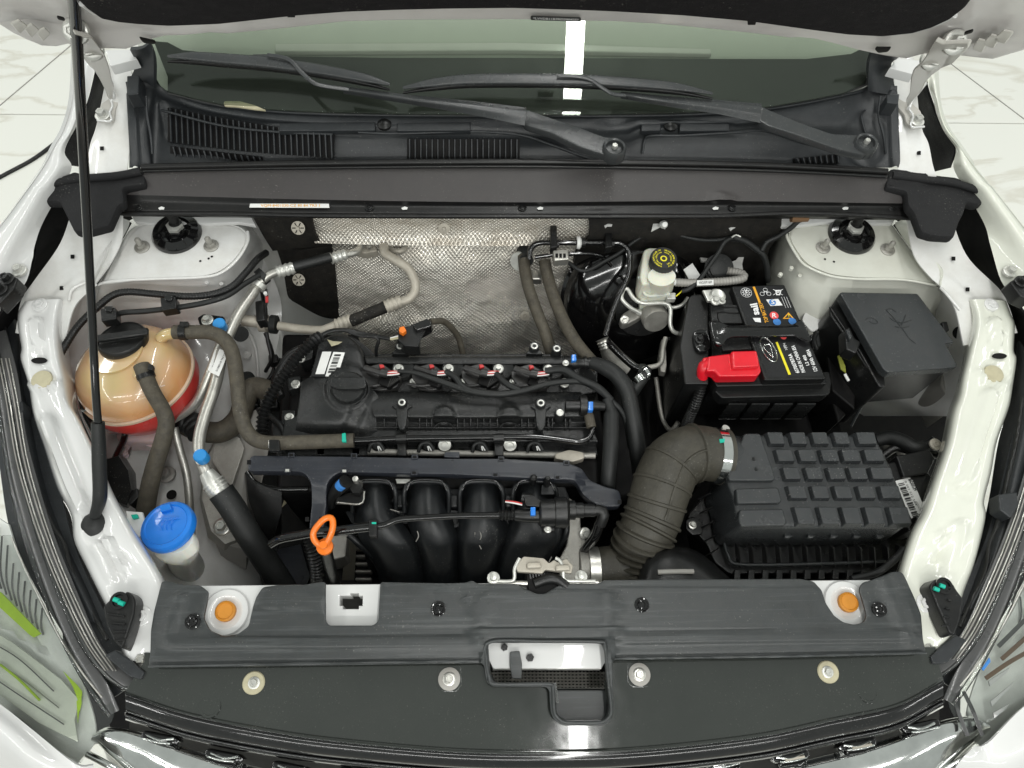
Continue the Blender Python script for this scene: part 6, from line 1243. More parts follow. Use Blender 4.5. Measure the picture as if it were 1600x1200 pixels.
# ================================================================ battery
bt = T('battery', 'black car battery with printed labels and red terminal cover', 'battery', 1190, 600, -.2)
frustum('case', [(1098, 452), (1225, 445), (1290, 600), (1112, 606)], -.075, .13, M['black'], bt, 1.0, .004)
frustum('case_rim', [(1106, 585), (1296, 580), (1300, 596), (1298, 614), (1290, 618), (1128, 622), (1116, 610)], -.065, .03, M['black'], bt, .98, .003, r=3)
frustum('lid', [(1106, 450), (1225, 444), (1292, 592), (1292, 600), (1120, 604), (1114, 590)], -.045, .035, M['black'], bt, 1.0, .003)
frustum('label_block', [(1143, 447), (1226, 444), (1291, 592), (1195, 594)], -.026, .04, M['black'], bt, 1.005, .003)
frustum('vent_block', [(1110, 474), (1154, 476), (1156, 486), (1178, 505), (1112, 505)], -.034, .02, M['engine'], bt, 1.0, .002)
frustum('vent_block', [(1124, 528), (1178, 524), (1184, 545), (1130, 548)], -.034, .02, M['engine'], bt, 1.0, .002)
tube('vent_groove', [(1116, 480, -.0335), (1152, 481, -.0335), (1154, 490, -.0335), (1122, 488, -.0335), (1124, 503, -.0335)], .0012, M['deep'], bt, segs=5, step=.01)
for k in range(4):
    frustum('case_cell', [(1138+k*36, 630), (1168+k*36, 630), (1168+k*36, 632), (1138+k*36, 632)], -.085, .07, M['engine'], bt, 1.02, .003)
LB = -.0257
lab = slab('label', [(1147, 449), (1222, 446), (1286, 587), (1200, 589)], LB, .0008, M['label_black'], bt, .0001)
slab('stripe', [(1176, 448), (1179.5, 448), (1189, 473), (1185.5, 473)], LB+.0008, .0006, M['print_orange'], lab, .0001)
slab('stripe', [(1212, 535), (1215, 534), (1236, 585), (1232, 585.5)], LB+.0008, .0006, M['yellow'], lab, .0001)
text('lettering', 'sail', (1186, 492), (1182, 474), (1175, 494), LB, M['print_white'], lab, .0014, bold=.035)
text('lettering', 'TOP BATTERY', (1201, 504), (1190, 473), (1195, 505), LB, M['print_orange'], lab, .0014, bold=.02)
quad('emblem_mark', [(1176, 497), (1188, 497), (1189, 504), (1180, 503)], LB+.001, M['print_white'], lab, .0006)
def ring_mark(x, y, r, m, teeth=0, thick=.0010):
    c = W(x, y, LB+.0014); P_ = [c+Vector((math.cos(a*math.pi/12)*r, math.sin(a*math.pi/12)*r, 0)) for a in range(24)]
    tube('print_ring', P_, thick*.45, m, lab, segs=4, closed=True, step=.002, world=True)
    for k in range(teeth):
        a = 2*math.pi*k/teeth
        box('print_tooth', c+Vector((math.cos(a)*r*.55, math.sin(a)*r*.55, 0)), c+Vector((math.cos(a)*r*.8, math.sin(a)*r*.8, 0)), .0013, .0004, m, lab, 0)
ring_mark(1166, 457, .0105, M['print_white'], 10); ring_mark(1166, 457, .0055, M['print_white']); 
text('lettering', 'S', (1163.5, 459), (1168, 459), (1163, 454.5), LB, M['print_white'], lab, .0016, bold=.03)
for k in range(3):
    a = k*2.094+.5; ring_mark(1196+6*math.cos(a), 457+4*math.sin(a), .0042, M['print_white'])
text('lettering', 'Pb', (1193, 459), (1200, 459), (1193, 455), LB, M['print_white'], lab, .0016)
for a, b in (((1208, 452), (1223, 461)), ((1223, 452), (1208, 461))): tube('print_cross', [(*a, LB+.0014), (*b, LB+.0014)], .0006, M['print_white'], lab, segs=4)
slab('bin_mark', [(1211, 453), (1221, 453), (1219, 461), (1213, 461)], LB+.0008, .0006, M['print_white'], lab, .0001, holes=[[(1213, 455), (1219, 455), (1217.5, 459.5), (1214.5, 459.5)]], hr=0)
slab('blue_badge', [(1197, 468), (1216, 467), (1223, 477), (1204, 478)], LB+.0008, .0006, M['print_white'], lab, .0001)
c = W(1207, 472.5, LB+.0016); lathe('badge_disc', c, [(.0005, 0), (.0065, 0), (.0065, .0003), (.0005, .0003)], M['print_blue'], lab, segs=24)
text('lettering', 'S', (1204.5, 476), (1210, 476), (1204, 469.5), LB, M['print_white'], lab, .0024, bold=.02)
c = W(1209.5, 493, LB+.0010); lathe('red_disc', c, [(.0005, 0), (.0085, 0), (.0085, .0003), (.0005, .0003)], M['print_red'], lab, segs=26)
text('lettering', 'R', (1206, 496.5), (1213, 496.5), (1206, 489.5), LB, M['print_white'], lab, .0016, bold=.02)
slab('warning_triangle', [(1232, 488), (1241, 498), (1223, 498)], LB+.0008, .0006, M['print_orange'], lab, .0001)
slab('triangle_inner', [(1232, 490.5), (1237.5, 496.5), (1226.5, 496.5)], LB+.0013, .0004, M['print_black'], lab, .0001)
text('lettering', '!', (1231.2, 496.3), (1232.8, 496.3), (1231, 491.5), LB, M['yellow'], lab, .0022, bold=.02)
for x, y in ((1214, 503), (1238, 502)):
    lathe('blue_disc', W(x, y, LB+.001), [(.0005, 0), (.0075, 0), (.0075, .0003), (.0005, .0003)], M['print_blue'], lab, segs=24)
lathe('red_disc', W(1224, 526, LB+.001), [(.0005, 0), (.006, 0), (.006, .0003), (.0005, .0003)], M['print_red'], lab, segs=24)
for k in range(3): tube('print_line', [(1221+k*4, 464, LB+.0012), (1228+k*4, 481, LB+.0012)], .0004, M['print_white'], lab, segs=4)
# oval emblem
oc = W(1201, 546, LB+.0016); ev = (W(1211, 566, LB)-W(1191, 526, LB)); eu = Vector((ev.y, -ev.x, 0)).normalized()*.012; ev = ev*.47
P_ = [oc+ev*math.cos(a*math.pi/14)+eu*math.sin(a*math.pi/14) for a in range(28)]
tube('oval_emblem', P_, .0012, M['chrome'], lab, segs=6, closed=True, step=.002, world=True)
tube('oval_emblem', [oc+ev*.75, oc-ev*.28-eu*.55, oc-ev*.28+eu*.62, oc+ev*.62], .0012, M['chrome'], lab, segs=6, step=.002, world=True)
text('lettering', '60700787AA', (1249, 583), (1236, 553), (1243, 584), LB, M['print_white'], lab, .0014, bold=.02)
text('lettering', 'MADE IN CHINA 8SA', (1258, 582), (1241, 540), (1252, 583), LB, M['print_white'], lab, .0014, bold=.02)
text('lettering', 'L2 400', (1264, 571), (1258, 555), (1259, 572), LB, M['print_white'], lab, .0014, bold=.02)
text('lettering', '12V 60Ah 480A', (1277, 580), (1264, 546), (1271, 581), LB, M['print_white'], lab, .0014, bold=.02)
text('lettering', '>PP<', (1231, 547), (1227, 536), (1226, 548), LB, M['print_white'], lab, .0014)
# terminals
lathe('terminal_post', W(1120, 466, -.04), [(.012, -.01), (.011, .010), (.009, .012), (.0005, .012)], M['zinc'], bt, segs=20)
lathe('terminal_post', W(1160, 592, -.05), [(.015, -.01), (.014, .004), (.0005, .006)], M['zinc'], bt, segs=20)
nc = T('battery_clamp', 'dull zinc negative terminal clamp on the battery corner', 'terminal clamp', 1120, 464, -.03)
slab('clamp_plate', [(1098, 453), (1112, 452), (1116, 460), (1116, 470), (1106, 470)], -.022, .008, M['zinc'], nc, .002)
lathe('clamp_ring', W(1121, 462, -.022), [(.013, -.01), (.016, -.008), (.016, .0), (.012, .004), (.007, .002), (.0005, .002)], M['zinc'], nc, segs=24)
bolt(1118, 470, -.016, nc, .009, M['zinc']); bolt(1128, 470, -.02, nc, .007, M['zinc'])
rc = T('terminal_cover', 'bright red plastic cover over the positive battery terminal', 'terminal cover', 1150, 590, -.04)
frustum('cover_top', [(1143, 548), (1183, 547), (1187, 572), (1145, 574)], -.006, .014, M['red'], rc, 1.06, .004)
frustum('cover_body', [(1106, 556), (1139, 552), (1184, 551), (1190, 580), (1184, 587), (1124, 588), (1116, 579), (1104, 580)], -.016, .028, M['red'], rc, 1.03, .004)
tube('cable_sleeve', [(1110, 570, -.030), (1101, 574, -.032), (1098, 582, -.040), (1097, 592, -.052)], [.014, .014, .011, .010], M['red'], rc, segs=18)
frustum('cover_nose', [(1098, 558), (1120, 555), (1122, 572), (1098, 576)], -.020, .022, M['red'], rc, 1.0, .004)
pc = tube('corrugated_conduit', [(1097, 595, -.06), (1094, 610, -.075), (1086, 632, -.10), (1078, 650, -.13), (1072, 665, -.16)], .0095, M['black'], None, segs=16, corr=(.0055, .0014))
tag(pc, 'corrugated conduit dropping from the red terminal cover', 'conduit')
sp = T('battery_strap', 'gloss black steel hold-down strap across the top of the battery', 'strap', 1190, 520, -.02)
slab('strap_body', [(1108, 505), (1110, 500), (1120, 500), (1128, 503), (1138, 508), (1200, 508), (1241, 506), (1247, 500), (1252, 499), (1258, 505), (1262, 516), (1270, 530), (1266, 534), (1252, 527), (1244, 524), (1145, 526), (1136, 529), (1128, 540), (1117, 540), (1112, 525)], -.010, .008, M['gloss'], sp, .002, r=4, cut=.01, emb=[(1135, 517, 1245, 516, 2, .003, 8), (1112, 508, 1118, 536, 3, .004, 5)])
slab('strap_ear', [(1082, 520), (1090, 515), (1103, 514), (1106, 520), (1112, 540), (1106, 548), (1094, 550), (1086, 543)], -.035, .008, M['gloss'], sp, .002, r=5, cut=.01, emb=[(1094, 528, 1096, 535, 4, .004, 5)])
bolt(1093, 530, -.03, sp, .009, M['black'])
tube('strap_bolt', [(1276, 545, -.03), (1272, 530, -.015), (1277, 518, -.0)], .004, M['black'], sp, segs=8)
frustum('strap_lug', [(1266, 522), (1280, 518), (1284, 540), (1270, 546)], -.03, .02, M['black'], sp, 1.05, .003)
tb = T('battery_tray', 'black plastic battery tray and side shield beside the battery', 'battery tray', 1080, 600, -.3)
frustum('side_shield', [(1075, 466), (1080, 460), (1096, 458), (1108, 475), (1108, 600), (1070, 600), (1062, 540)], -.045, .25, M['black'], tb, 1.0, .004)
frustum('tray', [(1060, 640), (1310, 640), (1320, 690), (1050, 700)], -.24, .05, M['deep'], tb, 1.0, .005)
frustum('tray_wall', [(1290, 470), (1300, 480), (1330, 640), (1310, 660), (1292, 600)], -.13, .2, M['deep'], tb, 1.0, .005)
for k in range(5): frustum('tray_slot', [(1040+k*4, 520+k*22), (1056+k*2, 520+k*22), (1056+k*2, 532+k*22), (1040+k*4, 532+k*22)], -.2, .05, M['black'], tb, 1, .002)

# ================================================================ fuse box
fu = T('fuse_box', 'large black plastic fuse box with an embossed lid behind the air filter housing', 'fuse box', 1390, 660, -.2)
frustum('lid', [(1312, 457), (1316, 456), (1434, 458), (1492, 535), (1478, 536), (1480, 541), (1496, 569), (1495, 574), (1388, 582), (1380, 576)], .012, .022, M['airbox'], fu, 1.0, .003)
frustum('box_body', [(1314, 462), (1434, 462), (1490, 538), (1476, 540), (1479, 544), (1493, 570), (1388, 579)], -.010, .15, M['black'], fu, .985, .003)
frustum('side_body', [(1310, 462), (1320, 470), (1382, 580), (1384, 604), (1376, 604), (1297, 492), (1296, 482)], -.02, .17, M['black'], fu, 1.0, .003)
tube('side_rim', [(1297, 480, -.018), (1312, 503, -.018), (1345, 552, -.018), (1372, 600, -.018), (1378, 603, -.018)], .0025, M['black'], fu, segs=8)
tube('side_rim', [(1318, 540, -.07), (1330, 560, -.07), (1352, 590, -.07), (1352, 620, -.10), (1330, 665, -.16)], .003, M['airbox'], fu, segs=8)
frustum('latch', [(1320, 514), (1328, 510), (1336, 528), (1346, 534), (1338, 552), (1322, 545)], .0, .03, M['black'], fu, 1.05, .003)
frustum('latch_tab', [(1322, 516), (1326, 512), (1332, 526), (1328, 532)], .008, .012, M['airbox'], fu, 1.05, .002)
frustum('fuse_tray', [(1296, 500), (1320, 540), (1340, 590), (1336, 640), (1300, 610), (1290, 540)], -.10, .1, M['deep'], fu, 1, .004)
slab('yellow_tag', [(1309, 556), (1313, 554), (1321, 572), (1322, 582), (1314, 576)], -.06, .003, M['tag_yellow'], fu, .0005)
tube('white_tip', [(1320, 584, -.065), (1326, 595, -.07)], .0028, M['white'], fu, segs=6)
frustum('lid_lug', [(1472, 502), (1480, 502), (1484, 516), (1474, 516)], -.01, .03, M['black'], fu, 1, .002)
LZ = .0125
def scr(pts): tube('embossed_mark', [(x, y, LZ) for x, y in pts], .0008, M['airbox'], fu, segs=6, step=.004)
scr([(1384, 484), (1390, 490), (1396, 496), (1402, 504), (1412, 516), (1420, 528), (1431, 537)]); scr([(1390, 496), (1398, 502), (1410, 504), (1424, 500)]); scr([(1402, 518), (1408, 508), (1412, 500), (1415, 492)]); scr([(1398, 510), (1410, 512), (1420, 510)])
scr([(1352, 500), (1358, 496), (1366, 498), (1372, 504), (1366, 506), (1358, 502)]); scr([(1384, 484), (1392, 482), (1400, 488)])
# things behind/around the air box
ec = T('engine_control_unit', 'black control unit box with a white barcode label beside the white rail', 'control unit', 1430, 780, -.1)
frustum('unit_box', [(1386, 724), (1440, 712), (1452, 740), (1470, 760), (1438, 830), (1420, 830), (1400, 770)], -.085, .06, M['black'], ec, 1, .003)
frustum('unit_step', [(1400, 712), (1452, 702), (1462, 716), (1450, 740), (1412, 746)], -.075, .03, M['black'], ec, 1, .003)
el = slab('unit_label', [(1396, 756), (1400, 751), (1422, 746), (1427, 752), (1443, 790), (1440, 800), (1432, 812), (1426, 814), (1402, 764)], -.0845, .0012, M['sticker'], ec, .0002)
text('lettering', 'BOSCH', (1419.0, 749.5), (1429, 767), (1424, 747.5), -.0833, M['print_black'], el, .0006, bold=.03)
text('lettering', '0 261 S12 584', (1413, 752), (1430, 790), (1416, 751), -.0833, M['print_black'], el, .0006)
text('lettering', 'F01R00DZ63 MADE IN CHINA', (1430, 784), (1438, 802), (1433, 783), -.0833, M['print_black'], el, .0006)
ring_ = W(1431, 778, -.082); 
barcode('barcode', (1403, 756), (1428, 812), (1412, 754), -.0833, M['print_black'], el, 44, .0006, 4)
frustum('pin', [(1430, 806), (1438, 804), (1441, 812), (1434, 816)], -.06, .02, M['black'], ec, 1, .003)
wl2 = T('corner_loom', 'thick black wrapped cable and connector beneath the fuse box', 'wiring harness', 1420, 700, -.15)
tube('loom', [(1370, 688, -.14), (1390, 684, -.13), (1410, 690, -.12), (1430, 700, -.11), (1450, 696, -.11), (1462, 686, -.1)], [.012, .014, .015, .014, .011, .008], M['rubber'], wl2, segs=14)
tube('loom', [(1380, 712, -.14), (1400, 700, -.13), (1430, 706, -.12), (1470, 712, -.12)], .008, M['black'], wl2, segs=12)
bolt(1462, 694, -.085, wl2, .011, M['tan_metal'], tall=.15)
slab('pale_plate', [(1380, 694), (1386, 720), (1418, 708), (1400, 698)], -.17, .004, M['grey_metal'], wl2, .001)
frustum('dark_bracket', [(1480, 520), (1510, 540), (1512, 600), (1490, 640), (1470, 600)], -.13, .1, M['grey_metal'], wl2, 1, .004)
lathe('round_hole', W(1500, 520, -.06), [(.013, 0), (.013, .002), (.0005, .002)], M['deep'], wl2, segs=20, axis=(-.5, -.5, .7))

# ================================================================ air filter housing
af = T('air_filter_housing', 'black air filter housing with a waffle of raised squares on its lid', 'air filter housing', 1280, 880, -.25)
AB = M['airbox']
frustum('lid_body', [(1161, 678), (1196, 678), (1366, 678), (1385, 712), (1410, 770), (1424, 806), (1418, 822), (1400, 824), (1160, 824), (1152, 812), (1146, 775), (1136, 752), (1140, 740)], -.043, .12, AB, af, 1.0, .008, gx=1.07, gy=1.05)
frustum('flat_pad', [(1163, 677), (1188, 677), (1212, 746), (1208, 751), (1140, 751), (1138, 744)], -.034, .012, AB, af, 1.03, .003, r=4)
frustum('long_pad', [(1150, 763), (1216, 761), (1222, 782), (1218, 786), (1152, 787)], -.034, .012, AB, af, 1.03, .003, r=4)
frustum('long_pad', [(1156, 796), (1224, 795), (1230, 817), (1226, 821), (1158, 822), (1154, 812)], -.034, .012, AB, af, 1.03, .003, r=4)
rowsY = [(675, 695), (702, 722), (730, 750), (759, 780), (792, 820)]
rowX = [(1199, 1222, 1234, 1257, 1268, 1291, 1302, 1324, 1338, 1366), (1212, 1237, 1247, 1272, 1282, 1307, 1315, 1341, 1350, 1378), (1223, 1247, 1258, 1282, 1293, 1317, 1326, 1352, 1360, 1392), (1231, 1257, 1268, 1292, 1303, 1328, 1340, 1364, 1375, 1404), (1241, 1267, 1279, 1306, 1315, 1341, 1351, 1377, 1389, 1418)]
for (y0, y1), xs in zip(rowsY, rowX):
    for k in range(5):
        a, b = xs[2*k], xs[2*k+1]; s = (y1-y0)*.32
        frustum('raised_square', [(a, y0), (b, y0), (b+s*.8, y1-2), (a+s*.8, y1-2)], -.031, .014, AB, af, 1.2, .0016, r=2)
for k in range(5):
    x = 1232+k*36
    slab('lid_notch', [(x-6, 834), (x+2, 832), (x+8, 837), (x+2, 841), (x-6, 840)], -.085, .012, AB, af, .003, r=2)
frustum('lower_flange', [(1112, 760), (1150, 735), (1400, 700), (1440, 830), (1432, 880), (1410, 895), (1140, 897), (1116, 878), (1104, 850), (1076, 820), (1074, 805)], -.165, .02, M['black'], af, 1, .003, r=5)
frustum('lower_case', [(1105, 790), (1420, 760), (1430, 890), (1130, 900)], -.185, .2, M['black'], af, .96, .006)
tube('lid_edge', [(1120, 790, -.145), (1128, 830, -.145), (1138, 868, -.145), (1160, 882, -.145), (1300, 880, -.145), (1400, 876, -.145)], .0035, AB, af, segs=8)
for k in range(13):
    x = 1152+k*21
    box('flange_rib', W(x, 852, -.12), W(x+2, 884, -.155), .0028, .014, M['black'], af, .0006)
for k in range(12):
    x = 1152+k*22
    frustum('flange_foot', [(x-4, 890), (x+5, 890), (x+5, 905), (x-5, 905)], -.155, .05, M['black'], af, 1, .001)
for k in range(5):
    box('corner_rib', W(1092+k*3, 780+k*22, -.15), W(1112+k*2, 770+k*22, -.13), .0022, .012, M['black'], af, .0005)
bolt(1082, 820, -.145, af, .008, M['steel']); 
slab('screw_lug', [(1072, 812), (1084, 806), (1098, 814), (1098, 834), (1082, 836), (1072, 826)], -.15, .012, M['black'], af, .002, r=3)
for x, y in ((1178, 717), (1182, 733)): lathe('pad_dimple', (x, y, -.0335), [(.0035, 0), (.0032, .0006), (.0020, .0006), (.0005, .0)], M['black'], af, segs=14)
lathe('outlet_neck', W(1152, 716, -.075), [(.040, -.03), (.040, .028), (.037, .030), (.0005, .030)], AB, af, axis=(-.93, .05, .22), segs=36)
for k in range(2): tube('lid_scuff', [(1130+k*8, 780+k*30, -.10), (1132+k*8, 786+k*30, -.10), (1136+k*8, 788+k*30, -.10)], .001, M['steel'], af, segs=5)
# intake hose
ih = T('intake_hose', 'large dusty ribbed intake hose curving from the air filter housing', 'hose', 1010, 890, -.15)
path = [(1118, 712, -.065), (1098, 708, -.06), (1075, 710, -.055), (1052, 724, -.055), (1038, 750, -.06), (1028, 780, -.068), (1020, 808, -.08), (1008, 835, -.09), (1000, 860, -.11), (996, 885, -.13)]
tube('hose_body', path, [.0475, .049, .0505, .0515, .052, .0505, .0495, .0475, .046, .045], M['intake_hose'], ih, segs=40, step=.006)
wp = [W(*p) for p in path]
for t in (1.6, 3.2, 4.3, 5.2, 6.1):
    p = cr(wp, t); d = (cr(wp, t+.1)-cr(wp, t-.1)).normalized()
    rr = .0505 if t < 5 else .050
    lathe('hose_ring', p, [(rr-.004, -.006), (rr+.0028, -.002), (rr+.0030, .002), (rr-.004, .006)], M['intake_hose'], ih, axis=d, segs=44)
for t in (6.6, 7.0, 7.4, 7.8, 8.2, 8.6, 9.0):
    p = cr(wp, min(t, 8.95)); d = (cr(wp, min(t+.1, 9))-cr(wp, t-.1)).normalized()
    lathe('bellows_ring', p, [(.040, -.008), (.0535, -.0015), (.0535, .0015), (.040, .008)], M['intake_hose'], ih, axis=d, segs=44)
off = lambda t, a: cr(wp, t)
rp = []
for t in (1.7, 2.4, 3.2, 4, 4.8, 5.6, 6.2):
    p = cr(wp, t); rp.append(p+Vector((.012, -.012, .048)))
tube('hose_seam', rp, .0025, M['intake_hose'], ih, segs=6, world=True)
tube('throttle_end', [(925, 893, -.13), (945, 892, -.13), (970, 890, -.13), (990, 885, -.13)], [.040, .042, .043, .044], M['intake_hose'], ih, segs=32)
lathe('throttle_clamp', W(922, 893, -.13), [(.040, -.004), (.0425, -.004), (.0425, .014), (.040, .014)], M['steel'], ih, axis=(1, 0, 0), segs=40)
lathe('band_clamp', W(1118, 712, -.065), [(.046, -.009), (.0505, -.009), (.0508, .009), (.046, .009)], M['chrome'], ih, axis=(1, -.04, -.2), segs=48)
lathe('hose_lip', W(1128, 713, -.067), [(.044, -.004), (.0515, -.004), (.0515, .003), (.044, .003)], M['intake_hose'], ih, axis=(1, -.04, -.2), segs=48)
lathe('clamp_screw', W(1131, 674, -.045), [(.0005, -.012), (.0055, -.012), (.0055, .002), (.007, .002), (.007, .010), (.0005, .010)], M['zinc'], ih, axis=(.2, .3, 1), segs=12)
slab('green_dot', [(1124, 686), (1133, 685), (1132, 691), (1125, 692)], -.0135, .002, M['green'], ih, .0004)
sc_ = T('intake_scoop', 'smooth gloss black air intake scoop between the hose and front cover', 'air scoop', 1050, 900, -.05)
patch('scoop_body', [[(992, 915, -.12), (1002, 872, -.12), (1033, 852, -.12), (1068, 854, -.12), (1100, 868, -.12), (1150, 912, -.12)], [(996, 912, -.08), (1007, 875, -.075), (1035, 858, -.07), (1065, 860, -.07), (1096, 875, -.075), (1140, 908, -.08)], [(1004, 914, -.055), (1016, 884, -.052), (1038, 869, -.05), (1062, 870, -.05), (1090, 884, -.052), (1130, 914, -.055)], [(1018, 918, -.045), (1030, 900, -.043), (1044, 888, -.042), (1060, 889, -.042), (1082, 900, -.043), (1112, 918, -.045)], [(1030, 930, -.042), (1040, 918, -.042), (1050, 912, -.042), (1058, 912, -.042), (1072, 918, -.042), (1095, 930, -.042)]], M['black'], sc_, 40, 30, .004)
tube('scoop_slot', [(1028, 894, -.040), (1056, 893, -.039), (1084, 893, -.040)], .0042, M['grey_metal'], sc_, segs=10, flat=.6)
tube('scoop_seal', [(1330, 905, -.03), (1370, 895, -.03), (1400, 872, -.035), (1412, 858, -.04)], .006, M['black'], sc_, segs=10)
# ================================================================ front cover
fc_ = T('radiator_cover', 'long dark grey plastic cover over the front crossmember with screw clips', 'front cover', 840, 1030, -.02)
CZ = (.0 + .02*0, .0, 0)
out = [(252, 908, 4), (262, 908), (290, 914), (312, 914), (326, 925), (323, 945), (318, 965), (328, 985), (350, 994), (372, 990), (388, 978), (394, 950), (400, 932), (410, 917), (432, 914), (470, 914), (500, 909), (509, 909), (509, 970), (514, 977, 4), (583, 977), (591, 970), (594, 909), (640, 910), (700, 911), (728, 910), (738, 906), (746, 912), (758, 912), (806, 912), (824, 921), (838, 928), (852, 928), (866, 918), (880, 912), (935, 912), (944, 906), (952, 906), (958, 906), (1060, 905), (1250, 904), (1272, 908), (1284, 922), (1290, 942), (1302, 960), (1318, 972), (1336, 976), (1350, 972), (1354, 962), (1348, 940), (1342, 920), (1348, 910), (1362, 906), (1395, 893), (1410, 893), (1416, 904), (1430, 935), (1440, 960), (1443, 1000), (1449, 1022)]
low = [(1240, 1027), (960, 1031), (956, 1036), (960, 1110), (955, 1126), (944, 1134), (880, 1134), (866, 1126), (860, 1112), (858, 1078), (853, 1073), (770, 1073), (760, 1066), (756, 1040), (752, 1036), (600, 1038), (400, 1041), (232, 1043), (231, 1038), (234, 1020), (235, 985), (240, 955)]
hole = [(762, 1004), (940, 1004), (946, 1020), (952, 1105), (948, 1122), (938, 1127), (884, 1127), (870, 1116), (866, 1070), (858, 1066), (772, 1066), (765, 1050)]
slab('cover_sheet', out+low, .0, .005, M['cover'], fc_, .002, holes=[hole], r=5, cut=.009, hr=6,
  emb=[(270, 1005, 745, 1003, 5, .004, 8), (975, 998, 1420, 992, 5, .004, 8), (745, 990, 962, 988, 6, .004, 6), (752, 1000, 757, 1062, 3, .005, 4), (950, 996, 955, 1060, 3, .005, 4), (730, 935, 760, 1000, 2, .002, 5), (948, 930, 945, 990, 2, .002, 5),
  (420, 935, 495, 935, 14, .002, 4), (610, 950, 740, 950, 26, .0015, 5), (770, 950, 940, 950, 26, .002, 5), (960, 950, 1270, 950, 30, .0015, 5), (280, 935, 258, 1000, 4, .004, 10), (1385, 910, 1425, 1000, 8, .003, 6), (236, 1040, 745, 1036, 3, -.002, 8), (965, 1030, 1445, 1022, 3, -.002, 8)])
tube('opening_rim', [(x, y, .003) for x, y in [(766, 1003), (850, 1002), (936, 1003), (945, 1010), (950, 1060), (955, 1110), (948, 1124), (936, 1129), (886, 1129), (872, 1122), (866, 1110), (864, 1076), (856, 1069), (776, 1069), (765, 1060), (760, 1030)]], .0026, M['cover'], fc_, segs=8, closed=True, step=.004)
loft('opening_wall', [[W(x, y, -.001) for x, y in fil(hole, 6)], [W(x+(850-x)*.03, y+(1060-y)*.03, -.05) for x, y in fil(hole, 6)]], M['cover'], fc_, cap=False, world=True)
slab('pocket_floor', [(866, 1078), (948, 1078), (950, 1122), (938, 1127), (884, 1127), (868, 1116)], -.03, .006, M['cover'], fc_, .002, r=3)
tube('edge_bead', [(x, y, .003) for x, y in [(232, 1041), (400, 1038), (600, 1035), (748, 1033)]], .0022, M['cover'], fc_, segs=6)
tube('edge_bead', [(x, y, .003) for x, y in [(962, 1029), (1240, 1025), (1447, 1020)]], .0022, M['cover'], fc_, segs=6)
for x, y in ((301, 971), (685, 951), (1003, 945), (1374, 952)):
    clip(x, y, .003, fc_, .0115, M['gloss'])
rd = T('radiator', 'dark radiator core with fine fins seen through the opening in the front cover', 'radiator', 850, 1060, -.2)
slab('fin_core', [(760, 1020), (955, 1020), (955, 1075), (760, 1075)], -.14, .02, M['deep'], rd, .002)
for k in range(5):
    y = 1052+k*5
    tube('fin_row', [(766, y, -.12), (950, y, -.12)], .0022, M['grey_metal'], rd, segs=6, corr=(.006, .0008))
br_ = T('latch_bracket', 'short black steel bracket with bolts inside the opening of the front cover', 'bracket', 810, 1030, -.03)
slab('white_backing', [(762, 1004), (942, 1003), (940, 1028), (764, 1030)], -.035, .006, M['jug'], br_, .002)
slab('bracket_plate', [(774, 1004), (812, 1004), (812, 1016), (834, 1018), (840, 1022), (838, 1034), (822, 1038), (812, 1028), (790, 1026), (778, 1018)], -.026, .005, M['black'], br_, .001, r=3)
slab('bracket_tongue', [(797, 1018), (812, 1017), (816, 1038), (815, 1061), (800, 1060), (797, 1040)], -.012, .004, M['cover'], br_, .001, r=2)
bolt(828, 1028, -.024, br_, .010, M['black']); bolt(788, 1012, -.024, br_, .009, M['black'])
# gloss black grille top plate
gp_ = T('grille_top_plate', 'gloss black upper grille plate with bolts along the nose of the car', 'grille plate', 840, 1150, -.08)
def prow(dy, z, x0, x1, ysag):
    return [(x0+(x1-x0)*k/8, ysag(k/8)+dy, z) for k in range(9)]
ysag = lambda t: 1187-345*((t-.5)**2)       # front edge
top = [(225+(1460-225)*k/8, 1030, -.022) for k in range(9)]
# front bead follows the arc seen in the photograph
arc = [(196, 1085), (300, 1118), (440, 1145), (560, 1160), (720, 1173), (860, 1175), (1000, 1170), (1180, 1150), (1300, 1125), (1400, 1103), (1474, 1065)]
def arow(dy, z, sx=1.0): return [(840+(x-840)*sx, y+dy, z) for x, y in arc]
tops = [(225+(1462-225)*k/10, 1034-k*.9, -.020) for k in range(11)]
mid = [((a[0]+b[0])/2, (a[1]+b[1])/2-3, -.0215) for a, b in zip(tops, arc)]
patch('plate_sheet', [[(x, y-14, z-.0) for x, y, z in tops], tops, mid, arow(-3, -.028), arow(0, -.030), arow(2, -.040)], M['plate'], gp_, 120, 60, .004, cull=lambda x, y: (764 < x < 948 and y < 1068) or (868 < x < 948 and y < 1124),
  emb=[])
patch('front_band', [arow(1, -.040), arow(4, -.035), arow(20, -.042), arow(27, -.051), arow(30, -.062)], M['gloss'], gp_, 90, 16, .003)
patch('lower_band', [arow(28, -.060), arow(31, -.056), arow(37, -.060), arow(40, -.075)], M['gloss'], gp_, 90, 10, .003)
tube('front_bead', arow(0, -.0295), .0018, M['gloss'], gp_, segs=8, step=.01)  # gloss black bead along the front edge of the plate
for x, y in ((397, 1067), (1293, 1050)):
    lathe('washer', (x, y, -.022), [(.0165, 0), (.0165, .0025), (.015, .004), (.0005, .004)], M['cream'], gp_, segs=30)
    bolt(x, y, -.0185, gp_, .009, M['zinc'], tall=.5)
for x, y in ((702, 1061), (999, 1054)):
    slab('bolt_pad', [(x-18, y-24), (x+18, y-24), (x+20, y+10), (x+12, y+20), (x-12, y+20), (x-20, y+10)], -.0195, .004, M['plate'], gp_, .001, r=6)
    lathe('washer', (x, y, -.0195), [(.0165, 0), (.0165, .002), (.012, .003), (.0005, .003)], M['grey_metal'], gp_, segs=30)
    bolt(x, y, -.017, gp_, .010, M['steel'], tall=.5)
